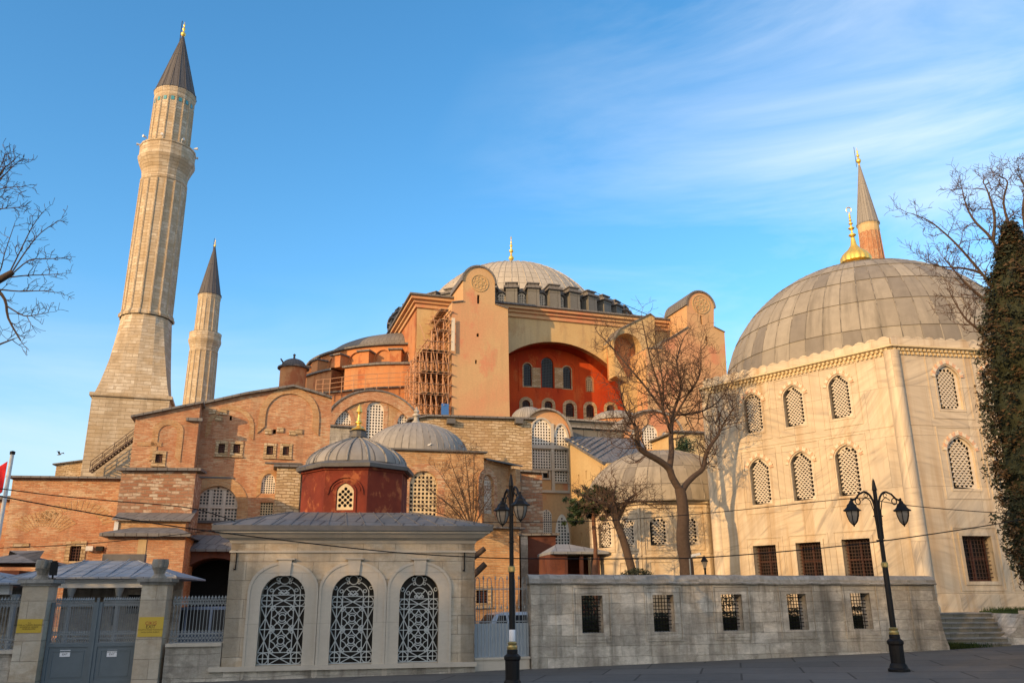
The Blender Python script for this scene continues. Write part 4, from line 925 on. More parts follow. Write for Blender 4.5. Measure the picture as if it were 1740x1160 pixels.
# ------------------------------------------------------------------ the great domed church
BE = 18.0
DC = Vector((0.0, 127.0, 0.0)); DT = Vector((math.cos(R(BE)), math.sin(R(BE)), 0)); DN = Vector((DT.y, -DT.x, 0))
W0 = DC + DN * 21.5; AW = Wall(W0, W0 + DT)
def pp(w, pts, d=0.0): return [w.px(x, y, d) for x, y in pts]
def capstrip(mb, w, pts, th=0.22, d0=0.25, d1=-3.0, mi=0):
    th *= 0.6
    for (a, b) in zip(pts, pts[1:]):
        q = [a, b, (b[0], b[1] + th), (a[0], a[1] + th)]
        if b[0] < a[0]: q = q[::-1]
        slab(mb, w, q, [], d0, d0 - d1, mi=mi)
def scale_at(z, Y): return FPX / (Y * math.cos(TH) + (z - EYE) * math.sin(TH))
def church():
    th = thing('domed_church', 'huge orange plastered domed church with red arched wall and buttress towers', 'church', DC)
    zC = AW.px(955, 531)[1]; zA0 = AW.px(760, 514)[1]; uL = AW.px(708, 560)[0]; uR = 21.0; zb = 8.0
    # south wall with the great arch
    uc, za_ = AW.px(946, 581); ur, zs_ = AW.px(1080, 716); ha = ur - uc
    ar = [(uc + ha, zs_ - 8.0)] + [(uc + ha * math.cos(PI * i / 36), zs_ + (za_ - zs_) * math.sin(PI * i / 36)) for i in range(37)] + [(uc - ha, zs_ - 8.0)]
    mb = MB(); slab(mb, AW, rectp(uL, uR, zb, zC), [ar], 0, 1.0, back=False)
    mb.build('arch_wall', MAT['plaster_ochre'], th)
    mb = MB()
    for i in range(len(ar)):
        a, b = ar[i], ar[(i + 1) % len(ar)]; mb.poly([AW.P(*a, -0.02), AW.P(*b, -0.02), AW.P(*b, -3.4), AW.P(*a, -3.4)])
        mb.poly([AW.P(*a, -0.02), AW.P(*a, -3.4), AW.P(*b, -3.4), AW.P(*b, -0.02)])
    mb.build('arch_soffit', MAT['plaster_red'], th)
    ww = side_wall(AW, uL, False, 43.0); ew = side_wall(AW, uR, True)
    mb = MB(); sheet(mb, ww, rectp(0, 43, zb, zC)); sheet(mb, ew, rectp(0, 43, zb, zC)); mb.poly([AW.P(uL, zC, 0), AW.P(uR, zC, 0), AW.P(uR, zC, -43), AW.P(uL, zC, -43)]); mb.build('side_wall', MAT['plaster_orange'], th)
    mb = MB(); rM = MAT['plaster_ochre']
    for e0, h0, h1 in ((0.25, -1.3, -0.75), (0.55, -0.75, -0.35), (0.95, -0.35, 0.05)):
        wbox(mb, AW, uL - e0, uR + e0, zC + h0, zC + h1, -43 - e0, e0)
    mb.build('cornice', MAT['plaster_pink'], th)
    mb = MB(); wbox(mb, AW, uL - 1.2, uR + 1.2, zC + 0.05, zC + 0.3, -44, 1.2); mb.build('roof', MAT['lead_dark'], th)
    # tympanum, set back under the arch
    d = -3.2
    big = [(965, 1018, 685, 835, 0), (1083, 1162, 645, 845, 0), (1225, 1278, 705, 850, 0), (1378, 1422, 772, 868, 1)]
    low = [(957, 1008, 925, 990), (1103, 1155, 932, 1005), (1242, 1297, 945, 1035), (1377, 1429, 955, 1040), (1512, 1566, 957, 1040)]
    Z = lambda q: (q[0] / 3.867 + 640, q[1] / 3.867 + 640, q[2] / 3.867 + 440, q[3] / 3.867 + 440)
    ob = [archp(*AW.rect(*Z(q), d)) for q in big]; ol = [archp(*AW.rect(*Z(q), d)) for q in low]
    mb = MB(); slab(mb, AW, rectp(AW.px(790, 700, d)[0], AW.px(1110, 700, d)[0], zb, AW.px(945, 565, d)[1]), ob + ol, d, 0.6, back=False); mb.build('tympanum', MAT['plaster_red'], th)
    for i, o in enumerate(ob):
        if i < 3: window(th, AW, o, d, 'sq', 8 if i == 1 else 5, MAT['glass_grey'], fill=0.75, rec=0.25, frame=MAT['stone_gold'] if i != 1 else None, fw=0.14, fp=0.02)
        else: window(th, AW, o, d, 'sq', 4, MAT['lattice_gold'], fill=0.6, rec=0.15, frame=MAT['plaster_orange'], fw=0.12, fp=0.02)
    for o in ol: window(th, AW, o, d, 'sq', 4, MAT['iron_brown'], fill=0.72, rec=0.3, frame=MAT['stone_gold'], fw=0.42, fp=0.04)
    for q in ((1018, 1083, 715, 845), (1162, 1225, 715, 850)):
        a, b, z0, z1 = AW.rect(*Z(q), d); mb = MB(); wbox(mb, AW, a + 0.15, b - 0.15, z0, z1, d, d + 0.12); mb.build('pier_panel', MAT['stone_gold'], th)
    mb = MB(); z = AW.px(900, 629, d)[1]; u0, u1 = AW.px(870, 629, d)[0], AW.px(1015, 629, d)[0]
    for o in ob[:3]: ring(mb, AW, grow(o, 0.55), grow(o, 0.75), d + 0.08, 0.08, skip_bottom=True)
    mb.build('tympanum_moulding', MAT['plaster_red'], th)
    # ---- dome on its ring of forty piers
    zr = zC + 0.3; zp = at(865, 483, 127 - 19.9).z; rI = 16.6; rO = 19.7
    mb = MB(); mb.lathe(DC, [(rO + 0.1, zr - 0.2), (rO + 0.1, zr + 0.15), (rI, zr + 0.2), (rI, zp - 0.2)], 80); mb.build('drum', MAT['lead_pier'], th, smooth=30)
    mb = MB(); x0, x1, hw = rI - 0.2, rO, 0.80
    c0 = DC
    def bx(m_, x0, x1, y, z0, z1): m_.box(DC + Vector((x0, -y, z0)), (x1 - x0, 0, 0), (0, 2 * y, 0), (0, 0, z1 - z0))
    bx(mb, x0, x1, hw, zr, zp - 0.45); pier0 = mb.build('buttress_pier', MAT['lead_pier'], th)
    mc = MB(); bx(mc, x0, x1 + 0.3, hw + 0.3, zp - 0.45, zp - 0.15); bx(mc, x0, x1 - 0.3, hw - 0.1, zp - 0.15, zp + 0.35); bx(mc, x0, x1 - 0.1, hw + 0.1, zp + 0.35, zp + 0.5); mc.build('pier_cap', MAT['lead_dark'], pier0)
    wz0, wz1 = zr + 0.4, zp - 0.6; wl = Wall(DC + Vector((rI + 1.5, 0.62, 0)), DC + Vector((rI + 1.5, -0.62, 0)))
    if wl.n.x < 0: wl = Wall(DC + Vector((rI + 1.5, -0.62, 0)), DC + Vector((rI + 1.5, 0.62, 0)))
    o = archp(0.1, 1.14, wz0, wz1); win0 = window(th, wl, o, 0, 'sq', 4, MAT['lattice_white'], fill=0.6, rec=0.0)
    mb = MB(); slab(mb, wl, archp(-0.5, 1.74, zr, zp - 0.05), [archp(0.0, 1.24, zr + 0.35, zp - 0.55)], 0.35, 0.6); ar0 = mb.build('window_arch', MAT['lead_dark'], th)
    for k in range(40):
        a = R(BE) + 2 * PI * k / 40; aw = a + PI / 40
        if math.sin(a) > 0.5: continue
        for src, ang in ((pier0, a), (win0, aw), (ar0, aw)):
            c_ = src if (src.rotation_euler.z == 0 and src.get('_u') is None) else copy_tree(src)
            if c_ is not src: c_.parent = th
            src['_u'] = 1; c_.rotation_euler = (0, 0, ang)
    for ob_ in list(bpy.data.objects):
        if '_u' in ob_.keys(): del ob_['_u']
    zs = zp - 0.15; Rs = 16.3; ry_ = ray(866, 443); goal = ry_.z / math.hypot(ry_.x, ry_.y); zA = 54.0
    for _ in range(60): zA += (goal - max((zA - Rs + Rs * math.sin(t_) - EYE) / (127 - Rs * math.cos(t_)) for t_ in [PI / 2 * i / 90 for i in range(91)])) * 70
    zc = zA - Rs; t0 = math.asin(min(0.95, max(0.02, (zs - zc) / Rs)))
    rows = []; uvs = []; n = 160
    for j in range(33):
        t_ = t0 + (PI / 2 - t0) * j / 32; r_ = max(0.05, Rs * math.cos(t_))
        rows.append([DC + Vector((r_ * math.cos(2 * PI * i / n), r_ * math.sin(2 * PI * i / n), zc + Rs * math.sin(t_))) for i in range(n + 1)]); uvs.append([(i * 0.9 * 80 / n, Rs * (t_ - t0)) for i in range(n + 1)])
    mb = MB(); mb.grid(rows, uvs); mb.lathe(DC, [(rI + 0.9, zs - 0.4), (rI + 0.9, zs), (Rs * math.cos(t0), zs + 0.15)], 80)
    for i in range(40):
        a = 2 * PI * i / 40 + R(BE); mb.tube([DC + Vector((Rs * math.cos(t_) * math.cos(a), Rs * math.cos(t_) * math.sin(a), zc + Rs * math.sin(t_) + 0.02)) for t_ in [t0 + (PI / 2 - t0) * j / 12 for j in range(12)]], 0.09, 4)
    dm = mb.build('dome', MAT['lead_dome'], th, smooth=40)
    hf = at(866, 400, 127).z - zA; mb = MB()
    mb.lathe(DC, [(a, zA - 0.1 + b * hf) for a, b in ((0.9, 0), (0.55, .06), (0.3, .16), (0.2, .25), (0.45, .3), (0.45, .34), (0.16, .4), (0.14, .48), (0.36, .52), (0.36, .56), (0.13, .6), (0.12, .66), (0.24, .69), (0.22, .72), (0.08, .76), (0.16, .8), (0.05, .85), (0.05, .9), (0.13, .93), (0.0, 1.0))], 14)
    mb.build('finial', MAT['gold'], dm, smooth=40)
    # ---- buttress towers
    def tower(px_pts, cxy, rad_px, dT, name_mat, roundel, slits, depth):
        P_ = pp(AW, px_pts, dT); c = AW.px(*cxy, dT); r_ = AW.px(cxy[0] + rad_px, cxy[1], dT)[0] - c[0]
        i0 = [i for i, p in enumerate(px_pts) if p == 'arc']
        return P_, c, r_
    for (lft, rgt, cxy, rad, dT, depth, rx, slits) in (
        ([(769, 790), (768, 514), (787, 512)], [(841, 517), (863, 525), (869, 790)], (814, 480), 27, 5.8, 6.2, (815, 481, 15), [(813, 501, 516, 2.4), (812, 566, 572, 2.4), (809, 611, 618, 1.8)]),
        ([(1098, 790), (1098, 592), (1122, 592), (1122, 582), (1143, 572), (1168, 556)], [(1213, 556), (1231, 565), (1240, 790)], (1190, 521), 23, 5.8, 6.2, (1191, 517, 15), [(1191, 536, 551, 2.0), (1200, 571, 580, 2.0)])):
        c = AW.px(*cxy, dT); r_ = (AW.px(cxy[0] + rad, cxy[1], dT)[0] - AW.px(cxy[0] - rad, cxy[1], dT)[0]) / 2
        L_ = pp(AW, lft, dT); R_ = pp(AW, rgt, dT)
        arc = [(c[0] + r_ * math.cos(a), c[1] + r_ * math.sin(a)) for a in [PI * i / 18 for i in range(19)]]
        out = [R_[-1]] + R_[:-1][::-1] + arc + L_[1:][::-1] + [L_[0]]
        out = [(u, z if z > 3 else 3) for u, z in out]; out[0] = (out[0][0], 6.0); out[-1] = (out[-1][0], 6.0)
        rt = th
        mb = MB(); slits_ = []
        for x, y0, y1, hw_ in slits:
            u, z1 = AW.px(x, y0, dT); z0 = AW.px(x, y1, dT)[1]; w_ = hw_ * 0.07; slits_.append(archp(u - w_, u + w_, z0, z1) if y1 - y0 < 8 else rectp(u - w_, u + w_, z0, z1))
        slab(mb, AW, out, slits_, dT, depth, rev=0.6, back=False); tw = mb.build('buttress_tower', MAT['plaster_pink'], rt)
        mb = MB()
        for s_ in slits_: sheet(mb, AW, grow(s_, 0.1), d=dT - 0.5)
        mb.build('slit', MAT['void'], tw)
        # lead over the rounded top and the shoulders
        mb = MB(); a2 = [(c[0] + (r_ + 0.22) * math.cos(a), c[1] + (r_ + 0.22) * math.sin(a)) for a in [PI * i / 18 for i in range(19)]]
        for i in range(18): slab(mb, AW, [arc[i], a2[i], a2[i + 1], arc[i + 1]], [], dT + 0.2, depth)
        sh = [R_[0], R_[1]]; capstrip(mb, AW, sh, 0.18, dT + 0.2, dT - depth)
        Lsh = L_[1:]; capstrip(mb, AW, [(p[0], p[1]) for p in Lsh], 0.18, dT + 0.2, dT - depth)
        mb.build('lead_cap', MAT['lead_dark'], tw)
        # medallion
        m0 = AW.px(rx[0], rx[1], dT); rm = (AW.px(rx[0] + rx[2], rx[1], dT)[0] - m0[0]); mb = MB()
        cir = lambda cu, cz, q, n=28: [(cu + q * math.cos(2 * PI * i / n), cz + q * math.sin(2 * PI * i / n)) for i in range(n)]
        ring(mb, AW, cir(*m0, rm * .9), cir(*m0, rm), dT + 0.08, 0.1)
        for k in range(8): a = 2 * PI * k / 8; q = (m0[0] + rm * .56 * math.cos(a), m0[1] + rm * .56 * math.sin(a)); ring(mb, AW, cir(*q, rm * .15, 12), cir(*q, rm * .24, 12), dT + 0.06, 0.08)
        ring(mb, AW, cir(*m0, rm * .16, 12), cir(*m0, rm * .28, 12), dT + 0.06, 0.08); mb.build('medallion', MAT['plaster_ochre'], tw)
    # flying buttress beside the right tower, with its own small arch
    dF = 3.0; out = pp(AW, [(1112, 790), (1112, 540), (1104, 534), (1052, 560), (1041, 577), (1043, 600), (1058, 625), (1072, 655), (1083, 700), (1086, 790)], dF)
    a, b, z0, z1 = AW.rect(1044, 1091, 566, 640, dF); o = archp(a, b, z0, z1); out[0] = (out[0][0], 6); out[-1] = (out[-1][0], 6)
    mb = MB(); slab(mb, AW, out, [o], dF, 3.2, rev=2.2, back=False); mb.build('flying_buttress', MAT['plaster_ochre'], th)
    mb = MB(); sheet(mb, AW, grow(o, 0.2), d=dF - 2.0); mb.build('niche', MAT['plaster_orange'], th)
    mb = MB(); capstrip(mb, AW, [out[3], out[2], out[1]], 0.25, dF + 0.2, dF - 3.2); capstrip(mb, AW, [out[4], out[3]], 0.2, dF + 0.5, dF - 3); mb.build('lead_cap', MAT['lead_dark'], th)
    # stepped plaster mass under the right tower
    mb = MB(); q = pp(AW, [(1075, 800), (1075, 700), (1090, 690), (1125, 640), (1160, 620), (1235, 640), (1242, 800)], 11.5)
    # ---- west half dome on a buttressed drum
    cs = DC - DT * 15.5; R2 = 16.0; yF = cs.y - R2; zE = at(640, 589, yF + 1).z; zM = at(600, 622, yF + 1).z; zB = at(600, 690, yF).z
    pa = lambda a, r_, z: Vector((cs.x + r_ * math.cos(a), cs.y + r_ * math.sin(a), z))
    a_lo, a_hi = R(165), R(305)
    mb = MB(); mb.lathe(cs, [(R2, zB - 6), (R2, zE)], 56, a_lo, a_hi, us=R2); mb.build('apse_drum', MAT['plaster_orange'], th, smooth=30)
    mb = MB(); za = at(628, 577, cs.y - 4).z
    mb.lathe(cs, [(R2 + 0.45, zE - 0.1), (R2 + 0.5, zE + 0.15), (R2 - 1.8, zE + 0.45)] + [((R2 - 1.8) * math.cos(t), zE + 0.45 + (za - zE) * math.sin(t)) for t in [PI / 2 * i / 10 for i in range(1, 10)]], 60, a_lo, R(330), us=14); mb.build('half_dome', MAT['lead_dark'], th, smooth=30)
    mb = MB(); ml = MB(); mw = []
    angs = [R(170 + 14.0 * k) for k in range(10)]
    for k, a in enumerate(angs):       # upper row of piers, arches between
        q = pa(a, R2 + 0.7, zM - 0.3); mb.cbox(q, 2.4, 1.5, (zE - zM) * 0.62, a); ml.cbox(pa(a, R2 + 0.75, zM - 0.3 + (zE - zM) * 0.62), 2.9, 1.9, 0.2, a)
        a2 = a + R(7); p0 = pa(a2 - R(4.8), R2 + 0.02, 0); p1 = pa(a2 + R(4.8), R2 + 0.02, 0); wl = Wall(p0, p1)
        if wl.n.dot(p0 - cs) < 0: wl = Wall(p1, p0)
        o = archp(0.25, wl.L - 0.25, zM + 0.1, zE - 0.75); mw.append((wl, o))
    for k, (a, b) in enumerate(((172, 199), (202, 239), (246, 278), (282, 304))):   # lower blocks
        a, b = R(a), R(b); n = 10; rr_ = R2 + 2.3
        mb.grid([[pa(a + (b - a) * i / n, rr_, z) for i in range(n + 1)] for z in (zB - 6, zM - 0.6)])
        for e in (a, b): mb.poly([pa(e, R2, zB - 6), pa(e, rr_, zB - 6), pa(e, rr_, zM - 0.6), pa(e, R2, zM - 0.6)]); mb.poly([pa(e, R2, zB - 6), pa(e, R2, zM - .6), pa(e, rr_, zM - 0.6), pa(e, rr_, zB - 6)])
        ml.grid([[pa(a - R(.6) + (b - a + R(1.2)) * i / n, r_, z) for i in range(n + 1)] for r_, z in ((rr_ + 0.35, zM - 0.75), (rr_ + 0.35, zM - 0.5), (R2 - 0.2, zM + 0.45))])
    mb.build('apse_buttress', MAT['plaster_orange'], th); ml.build('lead_cap', MAT['lead_dark'], th)
    for wl, o in mw: mb = MB(); ring(mb, wl, o, grow(o, 0.28), 0.3, 0.4, skip_bottom=True); mb.build('apse_arch', MAT['plaster_orange'], th)
    p0, p1 = pa(R(240.5), R2 + 0.15, 0), pa(R(244.8), R2 + 0.15, 0); wl = Wall(p0, p1)
    window(th, wl, archp(0.05, wl.L - 0.05, at(632, 636, yF).z, at(632, 613, yF).z, rise=0.4), 0, 'sq', 4, MAT['lattice_gold'], fill=0.55, rec=0.0)
    # stair turret
    Y = 104; p = at(497, 650, Y); c = Vector((p.x, p.y, 0)); s_ = scale_at(p.z, Y); zt0 = at(497, 626, Y).z; r_ = 22.0 / s_
    mb = MB(); mb.lathe(c, [(r_, 8), (r_, zt0)], 32); mb.build('turret', MAT['plaster_orange'], th, smooth=30)
    zt1 = at(497, 611, Y).z; mb = MB(); mb.lathe(c, [(r_, zt0 - 0.1), (r_ + 0.35, zt0 - 0.1), (r_ + 0.35, zt0 + 0.1)] + [((r_ - 0.05) * math.cos(t), zt0 + 0.1 + (zt1 - zt0) * math.sin(t)) for t in [PI / 2 * i / 8 for i in range(8)]] + [(0.15, zt1 + 0.15), (0.12, zt1 + 0.5), (0.2, zt1 + 0.65), (0.05, zt1 + 0.8), (0.03, at(499, 603, Y).z)], 24); mb.build('turret_cap', MAT['lead_spire'], th, smooth=30)
    mb = MB(); mb.tube([at(485, 622, Y - 2), at(477, 609, Y - 2.5)], [0.14, 0.1], 6); mb.build('spout', MAT['lead_spire'], th)
    return th, zC
CH, ZC = church()

# ------------------------------------------------------------------ scaffold against the left tower
def scaffold():
    d1 = 5.8; uT = AW.px(769, 620, d1)[0]; z0 = AW.px(740, 712, d1)[1] - 3; z1 = AW.px(745, 516, d1)[1]
    th = thing('scaffold', 'rusty pole scaffold with plank decks on the left side of the plastered tower', 'scaffold', AW.P(uT - 2, z0, 4))
    rg = random.Random(3); us = [uT - 0.5, uT - 1.2, uT - 1.9, uT - 2.6, uT - 3.3, uT - 4.0, uT - 4.7]; ds = [5.9, 3.6, 2.0, 0.6]
    top = lambda i, j: z1 - (0.5 if i == 0 else 0.0) - i * 1.15 - rg.uniform(0, 1.0)
    mb = MB()
    for i, u in enumerate(us):
        for j, d in enumerate(ds): mb.tube([AW.P(u + rg.uniform(-.06, .06), z0, d), AW.P(u + rg.uniform(-.06, .06), top(i, j), d)], 0.085, 5)
    mb.build('pole', MAT['rust_pipe'], th)
    mb = MB(); z = z0 + 0.6; lv = []
    while z < z1 - 0.3: lv.append(z); z += 1.32
    for k, z in enumerate(lv):
        m_ = len(us) if z < z1 - 7 else (5 if z < z1 - 4 else 3)
        for d in ds: mb.tube([AW.P(us[0] + 0.6, z, d + .08), AW.P(us[m_ - 1] - 0.5, z + rg.uniform(-.08, .08), d + .08)], 0.06, 4)
        for u in us[:m_]: mb.tube([AW.P(u + .08, z + 0.1, ds[0] + 0.5), AW.P(u + .08, z + 0.1, ds[-1] - 0.5)], 0.06, 4)
        if k % 3 == 0 and k + 3 < len(lv):
            for i in range(0, m_ - 1, 2): mb.tube([AW.P(us[i], z, 6.05), AW.P(us[i + 1], z + 3.4, 6.05)], 0.05, 4)
            mb.tube([AW.P(us[m_ - 1] - .1, z, ds[0]), AW.P(us[m_ - 1] - .1, z + 3.4, ds[2])], 0.05, 4)
    mb.build('ledger', MAT['rust_pipe'], th)
    mb = MB()
    for k, z in enumerate(lv):
        if k % 2 == 0 or rg.random() < 0.3:
            m_ = 4 if z < z1 - 4 else 1
            for i in range(m_): mb.box(AW.P(us[i] - 0.15, z + 0.16, ds[0] + 0.3), AW.t * -1.0, AW.n * -(ds[0] - ds[-1] + .5), Vector((0, 0, 0.08)))
    mb.build('deck', MAT['board'], th)
    mb = MB(); mb.box(AW.P(us[0] + 0.2, z1 - 6.0, 6.2), AW.t * 0.42, AW.n * 0.05, Vector((0, 0, 4.2))); mb.build('tarpaulin', MAT['cream'], th)
    mb = MB(); mb.box(AW.P(us[1] - 0.2, AW.px(735, 704, 5.8)[1] - .6, 6.2), AW.t * 0.9, AW.n * 0.05, Vector((0, 0, 1.9))); mb.build('tarpaulin', MAT['tarp_blue'], th)['label'] = 'blue tarpaulin at the scaffold foot'
scaffold()

# ------------------------------------------------------------------ minarets
def minaret(name, label, Y, tip, low, prof, fin, stone, square=None, ngon=16, tiles=True, rot=BE):
    # axis through two photo points; widths as half widths in photo pixels
    ax = lambda y: tip[0] + (low[0] - tip[0]) * (y - tip[1]) / (low[1] - tip[1])
    zz = lambda y: at(ax(y), y, Y).z
    c = at(*low, Y); c = Vector((at(tip[0], tip[1], Y).x * 0.5 + c.x * 0.5, Y, 0))
    rad = lambda y, h: h / scale_at(zz(y), Y)
    th = thing(name, label, 'minaret', Vector((c.x, c.y, 0.0)))
    a0 = R(rot) + PI / ngon
    for part, mat_, pts, sm in prof:
        mb = MB(); mb.lathe(c, [(rad(y, h), zz(y)) for y, h in pts], ngon, a0, a0 + 2 * PI)
        if part in ('shaft', 'upper_shaft', 'spire'):
            for k in range(ngon):
                a = a0 + 2 * PI * k / ngon; e = 0.3 * rad(pts[0][0], pts[0][1]) / 2.0
                mb.tube([c + Vector((rad(y, h) * math.cos(a), rad(y, h) * math.sin(a), zz(y))) for y, h in pts], [max(0.02, (0.045 if part != 'spire' else 0.02) * rad(y, h)) for y, h in pts], 5)
        mb.build(part, MAT[mat_], th, smooth=sm)
    y0, y1 = fin; H_ = zz(y0) - zz(y1); zb = zz(y1); mb = MB(); k = H_ / 4.0
    mb.lathe(c, [(a * k, zb - 0.2 + b * (H_ + .2)) for a, b in ((0.2, 0), (0.16, .1), (0.42, .18), (0.5, .25), (0.4, .32), (0.16, .38), (0.14, .45), (0.3, .5), (0.3, .56), (0.12, .62), (0.1, .68), (0.2, .72), (0.18, .77), (0.06, .82), (0.05, .9), (0.0, 1.0))], 12); mb.build('finial', MAT['gold'], th, smooth=40)
    mb = MB(); mb.tube([c + Vector((-0.55 * k, 0, zb - 0.5)), c + Vector((-0.55 * k, 0, zb + H_))], 0.05, 4); mb.build('lightning_rod', MAT['iron'], th)
    return th, c, ax, zz, rad
S_ = 'minaret_stone'
th, c, ax, zz, rad = minaret('minaret', 'tallest pale stone minaret with dark pointed cap and broad flaring base', 90, (311, 62), (249, 545),
    [('shaft', S_, [(545, 42.5), (541, 43), (536, 39.5), (532, 39), (318, 36)], None),
     ('balcony', S_, [(318, 36), (316, 37.5), (313, 37.5), (310, 36), (300, 37), (290, 41), (283, 44.5), (280, 45.5), (276, 45.5), (275, 44), (261, 44), (260, 45), (258, 45), (258, 42), (262, 42), (268, 31)], None),
     ('upper_shaft', S_, [(272, 32.5), (180, 31)], None), ('collar', S_, [(181, 31), (178, 32.5), (172, 32), (168, 33.5), (164, 33.5)], 20),
     ('spire', 'lead_spire', [(166, 33), (163, 34), (161, 32), (62, 1.5)], None)], (36, 64), S_)
mb = MB(); r_ = rad(185, 31)
for k in range(16):
    a = R(BE) + 2 * PI * (k + 0.0) / 16 + PI / 8; z = zz(184); q = c + Vector((math.cos(a), math.sin(a), 0)) * (r_ * 0.985); q.z = zz(186); mb.cbox(q, 0.12, 0.36, zz(180) - zz(186), a)
mb.build('tile_band', MAT['tile_blue'], th)
for k in range(6):
    mb = MB(); a = R(200 + 40 * k); q = c + Vector((math.cos(a), math.sin(a), 0)) * rad(258, 43); q.z = zz(259); mb.tube([q, q + Vector((0, 0, 0.35))], 0.05, 5); e = Vector((math.cos(a), math.sin(a), 0)); mb.tube([q + Vector((0, 0, .45)), q + Vector((0, 0, .45)) + e * 0.5], [0.06, 0.17], 10)
    mb.build('loudspeaker', MAT['white_paint'], th)
# flaring pedestal from square to round, then the square base
zr_, zs_ = zz(546), zz(690); rt = rad(548, 40.5); fw_ = WA(285, 690, 85.7, BE); u0 = fw_.px(157, 690)[0]; sq = [fw_.P(u0, 0), fw_.P(0, 0), fw_.P(0, 0, u0), fw_.P(u0, 0, u0)]
bc = (sq[0] + sq[2]) / 2
ring0 = []
for k in range(4):
    for j in range(4): ring0.append(sq[k].lerp(sq[(k + 1) % 4], j / 4.0))
ring0.append(ring0[0].copy())
a_ = [math.atan2(q.y - bc.y, q.x - bc.x) for q in ring0]
rows = []
for t in [i / 8 for i in range(9)]:
    e = t ** 0.85; rows.append([Vector((*(q.lerp(c + Vector((rt * math.cos(a), rt * math.sin(a), 0)), e)).xy, zs_ + (zr_ - zs_) * t)) for q, a in zip(ring0, a_)])
mb = MB(); mb.grid(rows); mb.build('pedestal', MAT[S_], th)
mb = MB()
for x, y in ((238, 565), (233, 613), (229, 648)):
    u, z = fw_.px(x, y, -0.8); f = (y - 545) / 145.0; q = at(x, y, 85.3 + (1 - f) * 2.6); mb.cbox(q - Vector((0, 0, .3)), 0.16, 0.6, 0.95, R(BE))
mb.build('slit', MAT['void'], th)
W_ = -u0; mb = MB(); wbox(mb, fw_, u0 - 0.15, 0.15, -0.5, zs_ - 0.35, u0 - 0.15, 0.15); mb.build('base', MAT[S_], th)
mb = MB(); wbox(mb, fw_, u0 - 0.4, 0.4, zs_ - 0.35, zs_, u0 - 0.4, 0.4); mb.build('base_ledge', MAT[S_], th)
minaret('minaret', 'slimmer second stone minaret rising behind the gabled brick hall roof', 135, (364, 418), (343, 640),
    [('shaft', S_, [(720, 24.5), (600, 22.5)], None), ('balcony', S_, [(601, 22.5), (599, 23.5), (597, 22.5), (590, 24), (583, 26.5), (580, 27), (578, 26), (569, 26), (568, 26.5), (568, 24), (570, 18)], None),
     ('upper_shaft', S_, [(572, 18.5), (512, 17.3)], None), ('collar', S_, [(513, 17.3), (509, 18.5), (503, 19)], 20), ('spire', 'lead_spire', [(504, 19), (502, 19.5), (501, 18), (418, 0.8)], None)], (405, 420), S_)
minaret('minaret', 'red brick minaret with grey cone cap peeping over the large tomb dome', 150, (1459, 278), (1484, 440),
    [('shaft', 'brick', [(560, 20), (440, 18), (396, 16.5)], None), ('collar', 'plaster_cream', [(397, 16.6), (393, 17.5), (386, 17), (382, 18.5)], 20), ('spire', 'lead_grey', [(383, 18.5), (381, 19), (380, 17.5), (278, 0.8)], None)], (250, 280), 'brick')
# ------------------------------------------------------------------ brick halls around the church
ZB = -0.6
def prism(mb, w, pts, depth, d=0.0, holes=(), rev=0.4): slab(mb, w, pts, list(holes), d, depth, rev=rev, back=True)
def down(w, x, pts): return pts
def small_window(th, w, px, fw=0.22):
    a, b, z0, z1 = w.rect(*px); q = rectp(a, b, z0, z1)
    mb = MB()
    for i in range(1, 4): mb.tube([w.P(a + (b - a) * i / 4, z0, -0.12), w.P(a + (b - a) * i / 4, z1, -0.12)], 0.025, 4)
    for i in range(1, 5): mb.tube([w.P(a, z0 + (z1 - z0) * i / 5, -0.1), w.P(b, z0 + (z1 - z0) * i / 5, -0.1)], 0.025, 4)
    o = mb.build('window', MAT['iron_red'], th)
    mb = MB(); sheet(mb, w, grow(q, 0.03), d=-0.3); mb.build('pane', MAT['glass'], o)
    mb = MB(); ring(mb, w, q, grow(q, fw), 0.06, 0.2); wbox(mb, w, a - fw - 0.05, b + fw + 0.05, z0 - fw - 0.07, z0 - fw, 0, 0.14); mb.build('window_frame', MAT['stone_gold'], o)
    return q
BK = 16.0
